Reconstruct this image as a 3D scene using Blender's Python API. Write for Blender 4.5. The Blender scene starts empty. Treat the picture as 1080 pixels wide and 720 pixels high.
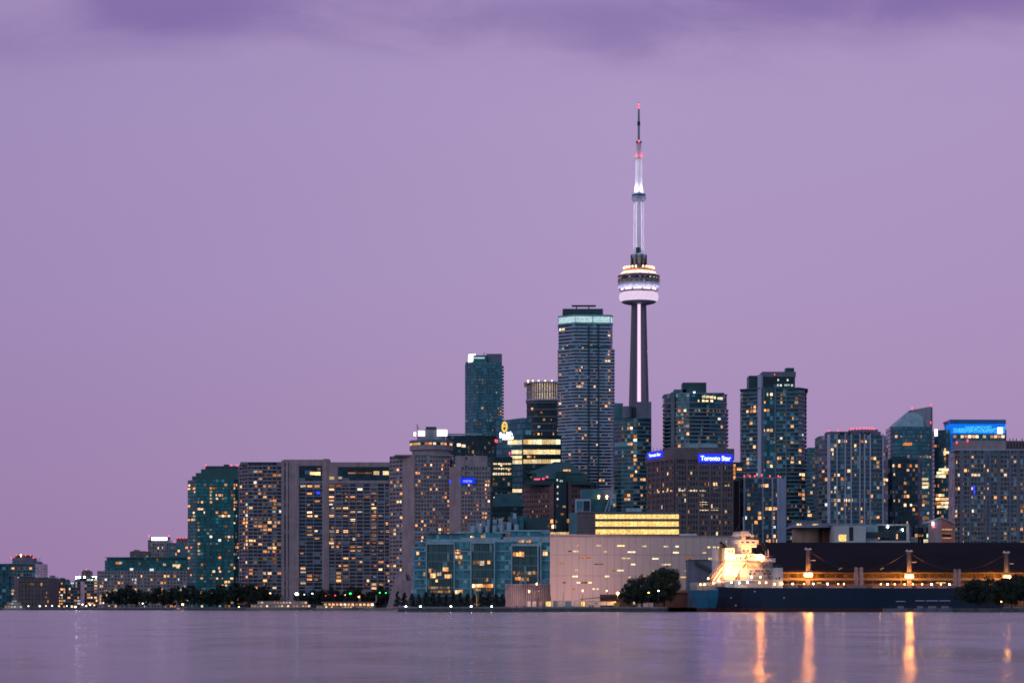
import bpy, math, random
from mathutils import Vector
PI = math.pi
R = math.radians
S = bpy.context.scene
COL = S.collection

# ---------------------------------------------------------------- camera
F, CX, HY, CZ = 2515.0, 540.0, 641.0, 1.5      # focal length and principal point of the photo (1080 px wide), eye height
cam_d = bpy.data.cameras.new('camera')
cam_d.sensor_width = 36.0
cam_d.lens = F / 1080 * 36.0
cam_d.shift_y = (HY - 360) / 1080
cam_d.clip_start, cam_d.clip_end = 0.5, 20000
cam = bpy.data.objects.new('camera', cam_d)
cam.location = (0, 0, CZ)
cam.rotation_euler = (PI / 2, 0, 0)
COL.objects.link(cam)
S.camera = cam

# ---------------------------------------------------------------- colour management / render
S.view_settings.view_transform = 'Standard'
S.view_settings.look = 'None'
S.view_settings.exposure = 0.0
S.view_settings.gamma = 1.0
S.view_settings.use_curve_mapping = False
S.render.engine = 'CYCLES'
S.cycles.use_denoising = True
S.cycles.use_adaptive_sampling = True
S.cycles.adaptive_threshold = 0.01
S.cycles.max_bounces = 5
S.cycles.diffuse_bounces = 2
S.cycles.glossy_bounces = 3
S.cycles.volume_bounces = 0
S.cycles.sample_clamp_indirect = 6.0
S.cycles.filter_width = 1.7

# ---------------------------------------------------------------- sky (dusk)
W = bpy.data.worlds.new('World')
S.world = W
W.use_nodes = True


class NT:
    """small helper for building node trees"""
    def __init__(s, tree):
        s.t = tree
        s.n = tree.nodes
        s.l = tree.links

    def new(s, kind, **kw):
        n = s.n.new(kind)
        for k, v in kw.items():
            setattr(n, k, v)
        return n

    def put(s, sock, v):
        if isinstance(v, bpy.types.NodeSocket):
            s.l.new(v, sock)
        elif v is not None:
            if sock.type == 'RGBA' and len(v) == 3:
                v = (*v, 1)
            sock.default_value = v

    def math(s, op, a, b=None, c=None, clamp=False):
        n = s.new('ShaderNodeMath', operation=op)
        n.use_clamp = clamp
        s.put(n.inputs[0], a)
        s.put(n.inputs[1], b)
        s.put(n.inputs[2], c)
        return n.outputs[0]

    def vec(s, op, a, b=None):
        n = s.new('ShaderNodeVectorMath', operation=op)
        s.put(n.inputs[0], a)
        s.put(n.inputs[1], b)
        return n.outputs[0]

    def mix(s, f, a, b, blend='MIX'):
        n = s.new('ShaderNodeMix', data_type='RGBA', blend_type=blend)
        s.put(n.inputs[0], f)
        s.put(n.inputs[6], a)
        s.put(n.inputs[7], b)
        return n.outputs[2]

    def ramp(s, f, stops, interp='LINEAR'):
        n = s.new('ShaderNodeValToRGB')
        cr = n.color_ramp
        cr.interpolation = interp
        while len(cr.elements) < len(stops):
            cr.elements.new(0.5)
        for e, (p, c) in zip(cr.elements, stops):
            e.position = p
            e.color = (*c, 1)
        s.put(n.inputs[0], f)
        return n.outputs[0]

    def smooth(s, v, a, b):
        n = s.new('ShaderNodeMapRange', interpolation_type='SMOOTHSTEP')
        s.put(n.inputs[0], v)
        n.inputs[1].default_value, n.inputs[2].default_value = a, b
        return n.outputs[0]

    def sep(s, v):
        n = s.new('ShaderNodeSeparateXYZ')
        s.put(n.inputs[0], v)
        return n.outputs

    def comb(s, x, y, z):
        n = s.new('ShaderNodeCombineXYZ')
        s.put(n.inputs[0], x)
        s.put(n.inputs[1], y)
        s.put(n.inputs[2], z)
        return n.outputs[0]

    def noise(s, v, scale, detail=3, rough=0.5, dist=0.0):
        n = s.new('ShaderNodeTexNoise')
        s.put(n.inputs['Vector'], v)
        n.inputs['Scale'].default_value = scale
        n.inputs['Detail'].default_value = detail
        n.inputs['Roughness'].default_value = rough
        n.inputs['Distortion'].default_value = dist
        return n.outputs[0]

    def white(s, v):
        n = s.new('ShaderNodeTexWhiteNoise', noise_dimensions='3D')
        s.put(n.inputs[0], v)
        return n.outputs


def srgb(r, g, b):
    f = lambda c: (c / 12.92 if c <= 0.04045 else ((c + 0.055) / 1.055) ** 2.4)
    return tuple(f(c / 255) for c in (r, g, b))


t = NT(W.node_tree)
t.n.clear()
tc = t.new('ShaderNodeTexCoord')
dx, dy, dz = t.sep(tc.outputs['Generated'])
base = t.ramp(dz, [(0.0, srgb(164, 134, 174)), (0.05, srgb(167, 140, 182)), (0.13, srgb(171, 148, 192)), (0.2, srgb(172, 151, 195)), (0.27, srgb(171, 150, 195)), (0.5, srgb(174, 155, 198)), (1.0, srgb(104, 98, 148))])
side = t.ramp(t.math('MULTIPLY_ADD', dx, 2.2, 0.5, clamp=True), [(0.0, (0.84, 0.83, 0.90)), (0.6, (1, 1, 1)), (1.0, (0.99, 0.96, 0.98))])
base = t.mix(1.0, base, side, 'MULTIPLY')
# cloud deck: soft dark bases low over the lake, torn by noise
dyc = t.math('MAXIMUM', dy, 0.05)
kx = t.math('DIVIDE', dx, dyc)
kz = t.math('DIVIDE', dz, dyc)
acc = None
for az, el, rx, ry, wgt in ((-0.152, 0.256, 0.036, 0.017, 0.95), (-0.09, 0.250, 0.070, 0.014, 0.60), (0.105, 0.256, 0.060, 0.016, 0.80), (0.19, 0.259, 0.062, 0.016, 0.85),
                            (0.018, 0.243, 0.060, 0.018, 0.40), (-0.21, 0.238, 0.028, 0.012, 0.32), (0.062, 0.230, 0.040, 0.010, 0.30)):
    ux = t.math('DIVIDE', t.math('SUBTRACT', kx, az), rx)
    uz = t.math('DIVIDE', t.math('SUBTRACT', kz, el), ry)
    gsn = t.math('MULTIPLY', t.math('EXPONENT', t.math('MULTIPLY', t.math('ADD', t.math('MULTIPLY', ux, ux), t.math('MULTIPLY', uz, uz)), -1.0)), wgt)
    acc = gsn if acc is None else t.math('ADD', acc, gsn)
cp = t.comb(t.math('MULTIPLY', kx, 1.0), t.math('MULTIPLY', kz, 2.6), 1.7)
cn = t.noise(cp, 16.0, 5, 0.55, 0.4)
cl = t.smooth(t.math('ADD', acc, t.math('MULTIPLY', t.math('SUBTRACT', cn, 0.5), t.math('MULTIPLY_ADD', acc, 1.3, 0.22))), 0.02, 1.05)
cl = t.math('MULTIPLY', cl, t.smooth(dy, 0.1, 0.5))
base = t.mix(cl, base, srgb(131, 108, 167))
band = t.math('MULTIPLY', t.math('MULTIPLY', t.smooth(kz, 0.205, 0.262), t.smooth(t.math('ADD', cn, t.math('MULTIPLY', acc, .2)), 0.30, 0.70)), t.smooth(dy, 0.1, 0.5))
base = t.mix(t.math('MULTIPLY', band, t.math('MULTIPLY_ADD', t.smooth(kz, .27, .34), -.4, .42)), base, srgb(136, 116, 172))
back = t.ramp(dz, [(0.0, (0.22, 0.33, 0.48)), (0.25, (0.18, 0.36, 0.52)), (1.0, (0.13, 0.19, 0.33))])
world_col = t.mix(t.smooth(dy, -0.35, 0.75), back, base)
below = t.mix(t.smooth(dz, -0.12, 0.0), (0.03, 0.03, 0.05), world_col)
bg = t.new('ShaderNodeBackground')
t.l.new(below, bg.inputs[0])
bg.inputs[1].default_value = 1.0
# the last daylight of the clear sky below the horizon glow
sky = t.new('ShaderNodeTexSky', sky_type='NISHITA')
sky.sun_disc = False
sky.sun_elevation = R(1.0)
sky.sun_rotation = R(-55)
bg2 = t.new('ShaderNodeBackground')
t.l.new(sky.outputs[0], bg2.inputs[0])
bg2.inputs[1].default_value = 0.004
add = t.new('ShaderNodeAddShader')
t.l.new(bg.outputs[0], add.inputs[0])
t.l.new(bg2.outputs[0], add.inputs[1])
wo = t.new('ShaderNodeOutputWorld')
t.l.new(add.outputs[0], wo.inputs[0])

# faint, soft pink fill added from behind the camera to shape the facades
sun_d = bpy.data.lights.new('sun', 'SUN')
sun_d.energy = 0.55
sun_d.angle = R(50)
sun_d.color = (1.0, 0.78, 0.86)
sun = bpy.data.objects.new('sun', sun_d)
sun.rotation_euler = (R(62), 0, R(-38))
COL.objects.link(sun)


# ================================================================ helpers
def wx(px, D):
    return (px - CX) * D / F


def wz(py, D):
    return CZ + (HY - py) * D / F


G0 = 1.8       # ground level behind the quays


class MB:
    """collects polygons (world coordinates) and links them as one mesh object"""
    def __init__(s):
        s.v, s.f, s.u, s.m = [], [], [], []

    def face(s, pts, uv=None, m=0):
        i = len(s.v)
        s.v += [tuple(p) for p in pts]
        s.f.append(tuple(range(i, i + len(pts))))
        s.u.append(uv or [(0.5, 0.5)] * len(pts))
        s.m.append(m)

    def box(s, x0, x1, y0, y1, z0, z1, m=0):
        s.prism([(x0, y0), (x1, y0), (x1, y1), (x0, y1)], z0, z1, m=m)

    def prism(s, poly, z0, z1, nb=None, nf=1, top=True, bottom=True, m=0, poly2=None):
        n = len(poly)
        p2 = poly2 or poly
        for i in range(n):
            a, b = poly[i], poly[(i + 1) % n]
            a2, b2 = p2[i], p2[(i + 1) % n]
            k = nb[i] if nb and i < len(nb) else max(1, round(math.hypot(b[0] - a[0], b[1] - a[1]) / 4))
            s.face([(*a, z0), (*b, z0), (*b2, z1), (*a2, z1)], [(0, 0), (k, 0), (k, nf), (0, nf)], m)
        if top:
            s.face([(*p, z1) for p in p2], m=m)
        if bottom:
            s.face([(*p, z0) for p in reversed(poly)], m=m)

    def lathe(s, prof, cx, cy, n=32, m=0, a0=0.0):
        for (r0, z0), (r1, z1) in zip(prof, prof[1:]):
            for k in range(n):
                a, b = a0 + 2 * PI * k / n, a0 + 2 * PI * (k + 1) / n
                P = lambda r, an, z: (cx + r * math.cos(an), cy + r * math.sin(an), z)
                q = [P(r0, a, z0), P(r0, b, z0), P(r1, b, z1), P(r1, a, z1)]
                if r1 < 1e-6:
                    q = q[:3]
                elif r0 < 1e-6:
                    q = [q[0], q[2], q[3]]
                s.face(q, [(k, 0), (k + 1, 0), (k + 1, 1), (k, 1)][:len(q)], m)

    def tube(s, pts, r, n=6, m=0, cap=True, r2=None):
        rings = []
        N = len(pts)
        for i, p in enumerate(pts):
            p = Vector(p)
            d = Vector(pts[min(i + 1, N - 1)]) - Vector(pts[max(i - 1, 0)])
            d.normalize()
            up = Vector((0, 0, 1)) if abs(d.z) < 0.9 else Vector((1, 0, 0))
            a = d.cross(up).normalized()
            b = d.cross(a)
            rr = r if r2 is None else r + (r2 - r) * i / (N - 1)
            rings.append([p + (a * math.cos(2 * PI * k / n) + b * math.sin(2 * PI * k / n)) * rr for k in range(n)])
        for A, B in zip(rings, rings[1:]):
            for k in range(n):
                s.face([A[k], B[k], B[(k + 1) % n], A[(k + 1) % n]], m=m)
        if cap:
            s.face(rings[0], m=m)
            s.face(list(reversed(rings[-1])), m=m)

    def ball(s, c, r, n=8, sz=1.0, m=0):
        prof = [(r * math.sin(PI * k / n), c[2] - r * sz * math.cos(PI * k / n)) for k in range(n + 1)]
        prof[0] = (0, prof[0][1])
        prof[-1] = (0, prof[-1][1])
        s.lathe(prof, c[0], c[1], n + 2, m)

    def mesh(s, name, mats, org=(0, 0, 0), smooth=False):
        me = bpy.data.meshes.new(name)
        me.from_pydata([(v[0] - org[0], v[1] - org[1], v[2] - org[2]) for v in s.v], [], s.f)
        uv = me.uv_layers.new(name='UVMap')
        flat = [c for f in s.u for q in f for c in q]
        uv.data.foreach_set('uv', flat)
        for m in (mats if isinstance(mats, (list, tuple)) else [mats]):
            me.materials.append(m)
        me.polygons.foreach_set('material_index', s.m)
        if smooth:
            me.polygons.foreach_set('use_smooth', [True] * len(s.f))
        me.update()
        return me

    def build(s, name, mats, parent=None, smooth=False, label=None, kind=None):
        """children get the coordinates of their thing (an Empty without rotation)"""
        org = Vector((0, 0, 0))
        p = parent
        while p is not None:
            org += p.location
            p = p.parent
        o = bpy.data.objects.new(name, s.mesh(name, mats, org, smooth))
        COL.objects.link(o)
        o.parent = parent
        if label:
            o['label'] = label
        if kind:
            o['kind'] = kind
        return o


def thing(name, label, cat, loc, group=None, rz=0.0):
    o = bpy.data.objects.new(name, None)
    COL.objects.link(o)
    o.location = loc
    o.rotation_euler = (0, 0, rz)
    o['label'], o['category'] = label, cat
    if group:
        o['group'] = group
    return o


def tag(o, label, cat, group=None):
    o['label'], o['category'] = label, cat
    if group:
        o['group'] = group
    return o


# ================================================================ materials
def material(name):
    m = bpy.data.materials.new(name)
    m.use_nodes = True
    k = NT(m.node_tree)
    k.n.clear()
    out = k.new('ShaderNodeOutputMaterial')
    return m, k, out


def plain(name, col, rough=0.75, var=0.25, scale=0.15, metal=0.0, streak=True, spec=0.5):
    """painted metal, concrete, stone: uneven tone and rain streaks"""
    m, k, out = material(name)
    p = k.new('ShaderNodeBsdfPrincipled')
    tc = k.new('ShaderNodeTexCoord')
    n = k.noise(tc.outputs['Object'], scale, 4, 0.6)
    if streak:
        n2 = k.noise(k.vec('MULTIPLY', tc.outputs['Object'], (0.8, 0.8, 0.05)), 0.7, 3, 0.6)
        n = k.math('ADD', k.math('MULTIPLY', n, 0.5), k.math('MULTIPLY', n2, 0.5))
    c = k.mix(k.smooth(n, 0.3, 0.7), tuple(v * (1 - var) for v in col), tuple(v * (1 + var) for v in col))
    k.l.new(c, p.inputs['Base Color'])
    p.inputs['Roughness'].default_value = rough
    p.inputs['Metallic'].default_value = metal
    p.inputs['Specular IOR Level'].default_value = spec
    k.l.new(p.outputs[0], out.inputs[0])
    return m


def glass(name, dark, light, span=0.28, span_col=(0.05, 0.06, 0.08), mull=0.06, mull_col=None, metal=0.35, rough=0.14, curtain=0.12, curtain_col=None):
    """curtain wall: every pane has its own tone and tilt; opaque spandrel at each floor, mullions at each bay (UV = bays, floors)"""
    m, k, out = material(name)
    p = k.new('ShaderNodeBsdfPrincipled')
    tc = k.new('ShaderNodeTexCoord')
    oi = k.new('ShaderNodeObjectInfo')
    u, v, _ = k.sep(tc.outputs['UV'])
    cell = k.comb(k.math('FLOOR', k.math('ADD', u, 0.001)), k.math('FLOOR', k.math('ADD', v, 0.001)), k.math('MULTIPLY', oi.outputs['Random'], 91.0))
    wn = k.white(cell)
    big = k.noise(tc.outputs['Object'], 0.035, 3, 0.5)
    tone = k.math('ADD', k.math('MULTIPLY', k.math('POWER', wn[0], 1.6), 0.75), k.math('MULTIPLY', k.smooth(big, 0.35, 0.7), 0.35))
    c = k.mix(tone, dark, light)
    cc = curtain_col or tuple(min(0.5, a * 2.2 + 0.06) for a in light)
    wn2 = k.white(k.vec('ADD', cell, (13.1, 7.7, 3.3)))
    c = k.mix(k.math('LESS_THAN', wn2[0], curtain), c, cc)
    fu = k.math('FRACT', k.math('ADD', u, 0.001))
    fv = k.math('FRACT', k.math('ADD', v, 0.001))
    if span > 0:
        c = k.mix(k.math('LESS_THAN', fv, span), c, span_col)
    if mull > 0:
        c = k.mix(k.math('LESS_THAN', fu, mull), c, mull_col or span_col)
    k.l.new(c, p.inputs['Base Color'])
    opaque = k.math('MULTIPLY', k.math('GREATER_THAN', fv, span), k.math('GREATER_THAN', fu, mull)) if (span > 0 or mull > 0) else None
    if opaque is not None:
        k.l.new(k.math('MULTIPLY', opaque, metal), p.inputs['Metallic'])
        k.l.new(k.math('SUBTRACT', 0.55, k.math('MULTIPLY', opaque, 0.55 - rough)), p.inputs['Roughness'])
    else:
        p.inputs['Metallic'].default_value = metal
        p.inputs['Roughness'].default_value = rough
    g = k.new('ShaderNodeNewGeometry')
    jit = k.vec('MULTIPLY', k.vec('SUBTRACT', wn[1], (0.5, 0.5, 0.5)), (0.06, 0.06, 0.06))
    k.l.new(k.vec('NORMALIZE', k.vec('ADD', g.outputs['Normal'], jit)), p.inputs['Normal'])
    k.l.new(p.outputs[0], out.inputs[0])
    return m


def lit(name, stops, s0, s1, detail=0.7, sample=False):
    """lit room behind a window: each its own colour and strength, uneven inside"""
    m, k, out = material(name)
    e = k.new('ShaderNodeEmission')
    tc = k.new('ShaderNodeTexCoord')
    oi = k.new('ShaderNodeObjectInfo')
    geo = k.new('ShaderNodeNewGeometry')
    r = k.math('FRACT', k.math('ADD', oi.outputs['Random'], geo.outputs['Random Per Island']))
    k.l.new(k.ramp(r, stops), e.inputs[0])
    r2 = k.math('FRACT', k.math('MULTIPLY', r, 37.77))
    pos = k.vec('ADD', k.vec('MULTIPLY', tc.outputs['Object'], (1.1, 1.1, 0.75)), k.comb(k.math('MULTIPLY', r, 133.0), 0.0, k.math('MULTIPLY', r2, 71.0)))
    n = k.smooth(k.noise(pos, 1.0, 3, 0.6), 0.32, 0.66)
    st = k.math('MULTIPLY_ADD', k.math('POWER', r2, 1.8), s1 - s0, s0)
    k.l.new(k.math('MULTIPLY', st, k.math('MULTIPLY_ADD', n, detail * 1.4, 1.05 - detail)), e.inputs[1])
    k.l.new(e.outputs[0], out.inputs[0])
    if not sample:
        m.cycles.emission_sampling = 'NONE'
    return m


def lamp_mat(name, col, strength, sample=True):
    m, k, out = material(name)
    e = k.new('ShaderNodeEmission')
    e.inputs[0].default_value = (*col, 1)
    e.inputs[1].default_value = strength
    k.l.new(e.outputs[0], out.inputs[0])
    if not sample:
        m.cycles.emission_sampling = 'NONE'
    return m


def foliage(name, a, b):
    m, k, out = material(name)
    p = k.new('ShaderNodeBsdfPrincipled')
    tc = k.new('ShaderNodeTexCoord')
    n = k.noise(tc.outputs['Object'], 9.0, 3, 0.6)
    k.l.new(k.mix(k.smooth(n, 0.3, 0.7), a, b), p.inputs['Base Color'])
    p.inputs['Roughness'].default_value = 0.7
    k.l.new(p.outputs[0], out.inputs[0])
    return m


M = {}
M['concrete'] = plain('pale concrete', (0.28, 0.22, 0.25))
M['pinkconc'] = plain('pink concrete', (0.30, 0.21, 0.235))
M['bluegrey'] = plain('blue grey paint', (0.13, 0.14, 0.20))
M['darkgrey'] = plain('dark grey metal', (0.035, 0.04, 0.055), 0.5)
M['tealdark'] = plain('dark teal metal', (0.012, 0.05, 0.062), 0.4)
M['teal'] = plain('teal metal', (0.03, 0.14, 0.17), 0.4)
M['paleblue'] = plain('pale blue metal', (0.25, 0.36, 0.44), 0.4)
M['lilac'] = plain('lilac white slab', (0.40, 0.38, 0.52), 0.6, 0.15)
M['slab'] = plain('blue grey slab', (0.19, 0.23, 0.30), 0.6, 0.2)
M['brown'] = plain('brown stone', (0.15, 0.105, 0.12))
M['granite'] = plain('pink granite', (0.20, 0.10, 0.11))
M['white'] = plain('white paint', (0.46, 0.44, 0.47), 0.5, 0.12, 0.5)
M['boatwhite'] = plain('dull white boat paint', (0.34, 0.32, 0.33), 0.5, 0.15, 0.5)
M['shipunlit'] = plain('ship white greyed unlit', (0.36, 0.34, 0.42), 0.5, 0.16, 0.5)  # ship white made greyer, the unlit look put into its colour
M['warmwhite'] = plain('ship white', (0.56, 0.53, 0.55), 0.5, 0.16, 0.5)
M['tower'] = plain('tower concrete', (0.15, 0.125, 0.165), 0.8, 0.12)
M['maststeel'] = plain('mast steel', (0.42, 0.40, 0.46), 0.5, 0.1)
M['radome'] = plain('radome', (0.75, 0.70, 0.78), 0.5, 0.06)
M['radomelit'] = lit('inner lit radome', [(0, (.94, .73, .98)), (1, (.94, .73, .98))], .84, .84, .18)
M['mastpaint'] = plain('worn dark mast paint', (0.07, 0.065, 0.08), 0.7, 0.4, 0.5)
M['dark'] = plain('near black', (0.012, 0.012, 0.017), 0.6)
M['shedroof'] = plain('dark shed roof', (0.011, 0.008, 0.014), 0.9, 0.35, 0.05, spec=0.15)
M['shedwall'] = plain('tan shed wall', (0.20, 0.13, 0.07), 0.7, 0.3, 0.1)
M['sugar'] = plain('pale pink cladding', (0.52, 0.39, 0.38), 0.7, 0.06, 0.04)
M['salmon'] = plain('salmon cladding', (0.62, 0.19, 0.17))
M['beige'] = plain('beige brick', (0.30, 0.19, 0.15))
M['redbrick'] = plain('reddish brick', (0.16, 0.065, 0.055))
M['bark'] = plain('bark', (0.035, 0.026, 0.02), 0.9)
M['yellow'] = plain('yellow paint', (0.55, 0.36, 0.03), 0.5)
M['cboxwhite'] = plain('off white container', (0.50, 0.46, 0.46), 0.5)
M['cboxblue'] = plain('blue container', (0.12, 0.22, 0.36), 0.5)
M['copper'] = plain('green copper roof', (0.012, 0.085, 0.09), 0.5, 0.2)
M['leaf'] = foliage('dark leaves', (0.008, 0.018, 0.014), (0.028, 0.046, 0.030))
M['leaf2'] = foliage('blue green needles', (0.010, 0.022, 0.022), (0.022, 0.042, 0.040))

M['g_teal'] = glass('teal glass', (0.003, 0.065, 0.08), (0.012, 0.25, 0.27), 0.30, (0.012, 0.07, 0.085), 0.08, curtain=0.03)
M['g_navy'] = glass('navy glass', (0.003, 0.010, 0.026), (0.018, 0.052, 0.095), 0.0, mull=0.0, curtain=0.13, curtain_col=(0.13, 0.17, 0.23))
M['g_blue'] = glass('steel blue glass', (0.025, 0.095, 0.13), (0.09, 0.25, 0.32), 0.25, (0.04, 0.08, 0.12), 0.10, curtain=0.03)
M['g_slate'] = glass('slate teal glass', (0.006, 0.04, 0.058), (0.03, 0.13, 0.165), 0.0, mull=0.07, mull_col=(0.06, 0.085, 0.11), curtain=0.10)
M['g_dark'] = glass('black glass', (0.004, 0.012, 0.02), (0.02, 0.05, 0.07), 0.3, (0.012, 0.022, 0.032), 0.06, curtain=0.02)
M['g_grey'] = glass('grey condo glass', (0.012, 0.035, 0.055), (0.07, 0.13, 0.165), 0.0, mull=0.08, mull_col=(0.13, 0.14, 0.17), curtain=0.12)
M['g_corus'] = glass('pale teal glass', (0.01, 0.11, 0.15), (0.08, 0.32, 0.38), 0.22, (0.08, 0.22, 0.27), 0.14, mull_col=(0.12, 0.26, 0.30), metal=0.3, curtain=0.10)
M['g_atrium'] = glass('clear atrium glass', (0.012, 0.05, 0.06), (0.05, 0.12, 0.13), 0.16, (0.10, 0.13, 0.13), 0.16, metal=0.3, curtain=0.08)
M['g_brown'] = glass('bronze glass', (0.012, 0.012, 0.022), (0.045, 0.045, 0.07), 0.0, mull=0.0, metal=0.2, curtain=0.06)

WARM = [(0.0, (1.0, 0.30, 0.08)), (0.3, (1.0, 0.41, 0.14)), (0.65, (1.0, 0.52, 0.23)), (0.88, (1.0, 0.66, 0.38)), (1.0, (1.0, 0.84, 0.64))]
OFFICE = [(0.0, (1.0, 0.62, 0.25)), (0.5, (1.0, 0.74, 0.38)), (1.0, (1.0, 0.88, 0.62))]
M['lit'] = lit('warm lit room', WARM, 0.55, 2.7)
M['litdim'] = lit('dim lit room', WARM, 0.14, 0.7)
M['faint'] = lit('faintly lit room', WARM, 0.05, 0.32)
M['faintcool'] = lit('faint bluish room', [(0, (.35, .55, .8)), (.5, (.7, .75, .7)), (1, (.5, .7, .9))], 0.06, 0.35)
M['office'] = lit('lit office floor', OFFICE, 0.7, 1.9, 0.55)
M['gold'] = lit('golden lit floor', [(0, (1.0, 0.60, 0.16)), (1, (1.0, 0.66, 0.22))], 1.25, 1.6, 0.5)
M['cool'] = lit('cool lit room', [(0, (0.6, 0.9, 1.0)), (0.5, (1, 0.95, 0.85)), (1, (0.7, 1.0, 0.8))], 0.5, 1.6)
M['bluelit'] = lamp_mat('blue lit room', (0.03, 0.06, 1.0), 1.4, False)
M['crown'] = lit('pale lit crown', [(0, (0.60, 0.90, 0.95)), (1, (0.60, 0.90, 0.95))], 0.78, 0.78, 0.4)
M['crownwarm'] = lit('warm lit crown', [(0, (1.0, 0.72, 0.45)), (1, (1.0, 0.72, 0.45))], 0.7, 0.7, 0.8)
M['whitelamp'] = lamp_mat('white lamp', (1.0, 0.93, 0.82), 14)
M['signwhite'] = lamp_mat('white sign face', (1.0, 0.97, 0.98), 3.0)
M['signblue'] = lamp_mat('blue sign glow', (0.0008, 0.003, 1.0), 20.0)
M['bluesoft'] = lamp_mat('soft blue sign', (0.01, 0.04, 1.0), 0.9, False)
M['letter'] = lamp_mat('white sign letters', (0.78, 0.88, 1.0), 1.7)
M['letterblue'] = lamp_mat('pale blue letters', (0.25, 0.35, 1.0), 1.5, False)
M['sunlogo'] = lamp_mat('yellow sign', (1.0, 0.62, 0.14), 1.1, False)
M['red'] = lamp_mat('red beacon', (1.0, 0.06, 0.10), 3.0, False)
M['redpink'] = lamp_mat('red mast lamp', (1.0, 0.10, 0.16), 3.0)
M['green'] = lamp_mat('green lamp', (0.05, 1.0, 0.18), 4.0, False)
M['sodium'] = lamp_mat('sodium lamp', (1.0, 0.29, 0.05), 300)
M['sodiumsmall'] = lamp_mat('small sodium lamp', (1.0, 0.45, 0.12), 18)
M['sodiumthird'] = lamp_mat('dimmed sodium lamp', (1.0, 0.34, 0.06), 70)  # weaker glow stands in for trees blocking its water streak
M['shorewhite'] = lamp_mat('white shore lamp', (1.0, 0.95, 0.88), 6)
M['shorewarm'] = lamp_mat('warm shore lamp', (1.0, 0.55, 0.22), 6)
M['deck'] = lamp_mat('deck lamp', (1.0, 0.50, 0.18), 13)
M['deckwhite'] = lamp_mat('white deck lamp', (0.85, 0.95, 0.9), 26)
M['towerstrip'] = lamp_mat('pink lit strip', (0.95, 0.66, 0.95), 1.1, False)
M['podlight'] = lamp_mat('pod light', (1.0, 0.74, 0.92), 1.5)
M['podwarm'] = lamp_mat('pod warm lamp', (1.0, 0.58, 0.28), 3.2)
M['blueglow'] = lit('blue lit screen', [(0, (0.006, 0.19, 0.95)), (1, (0.006, 0.19, 0.95))], 0.95, 0.95, 0.3)
M['bluebright'] = lit('bright blue letters', [(0, (0.05, 0.42, 1.0)), (1, (0.05, 0.42, 1.0))], 1.25, 1.25, 0.7)
M['bluestrip'] = lamp_mat('blue strip', (0.01, 0.14, 0.85), 0.55, False)

# ================================================================ ground and water
# water
m, k, out = material('lake water')
p = k.new('ShaderNodeBsdfPrincipled')
p.inputs['Base Color'].default_value = (0.28, 0.23, 0.25, 1)
p.inputs['IOR'].default_value = 1.33
tc = k.new('ShaderNodeTexCoord')
O = tc.outputs['Object']
n1 = k.noise(k.vec('MULTIPLY', O, (0.60, 0.42, 1)), 1.0, 7, 0.68)          # ripples
n2 = k.noise(k.vec('MULTIPLY', O, (0.03, 0.03, 1)), 1.0, 4, 0.55)           # slow swell
gust = k.noise(k.vec('MULTIPLY', O, (0.16, 0.045, 1)), 1.0, 4, 0.6)         # cat's paws of wind
gust2 = k.noise(k.vec('MULTIPLY', O, (0.012, 0.006, 1)), 1.0, 3, 0.6)
gg = k.math('ADD', k.math('MULTIPLY', k.smooth(gust, 0.3, 0.7), 0.10), k.math('MULTIPLY', k.smooth(gust2, 0.3, 0.7), 0.06))
k.l.new(k.math('ADD', gg, 0.07), p.inputs['Roughness'])
h = k.math('ADD', k.math('MULTIPLY', n1, 0.66), k.math('MULTIPLY', n2, 1.2))
b = k.new('ShaderNodeBump')
b.inputs['Strength'].default_value = 0.55
b.inputs['Distance'].default_value = 1.0
k.l.new(h, b.inputs['Height'])
k.l.new(b.outputs[0], p.inputs['Normal'])
k.l.new(p.outputs[0], out.inputs[0])
M['water'] = m
q = MB()
q.face([(-2900, -350, 0), (2900, -350, 0), (2900, 4900, 0), (-2900, 4900, 0)])
q.build('lake_water', M['water'], kind='structure')

m, k, out = material('city ground')
p = k.new('ShaderNodeBsdfPrincipled')
tc = k.new('ShaderNodeTexCoord')
k.l.new(k.ramp(k.noise(tc.outputs['Object'], 0.06, 4, 0.6), [(0.3, (0.03, 0.03, 0.033)), (0.7, (0.07, 0.065, 0.06))]), p.inputs['Base Color'])
p.inputs['Roughness'].default_value = 0.9
k.l.new(p.outputs[0], out.inputs[0])
M['ground'] = m
M['quay'] = plain('quay concrete', (0.075, 0.075, 0.085), 0.85, 0.4, 0.4)
M['quaycap'] = plain('quay cap', (0.20, 0.20, 0.22), 0.85, 0.3, 0.4)
shore = [(-2890, 1862), (-88, 1862), (-46, 962), (62, 962), (66, 1000), (560, 1000), (2890, 1400), (2890, 4890), (-2890, 4890)]
q = MB()
q.prism(shore, -0.95, G0, m=0, top=False)
q.face([(*p_, G0) for p_ in shore], m=1)
q.build('ground', [M['quay'], M['ground']], kind='structure')
q = MB()
for a, b in zip(shore[:6], shore[1:6]):
    d = Vector((b[0] - a[0], b[1] - a[1])).normalized()
    nn = Vector((d.y, -d.x)) * 0.25
    q.prism([(a[0] + nn.x, a[1] + nn.y), (b[0] + nn.x, b[1] + nn.y), (b[0] - nn.x * 4, b[1] - nn.y * 4), (a[0] - nn.x * 4, a[1] - nn.y * 4)], G0 - 0.35, G0 + 0.25)
q.build('quay_kerb', M['quaycap'], kind='structure')
q = MB()
q.prism([(wx(933, 903), 903), (420, 903), (420, 921), (wx(931, 921), 921)], -0.95, 1.55, m=0)
for i in range(28):
    q.box(143 + i * 8, 143.6 + i * 8, 902.4, 902.97, -0.9, 1.2, m=0)
q.build('jetty', [M['quay']], kind='structure')


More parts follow.
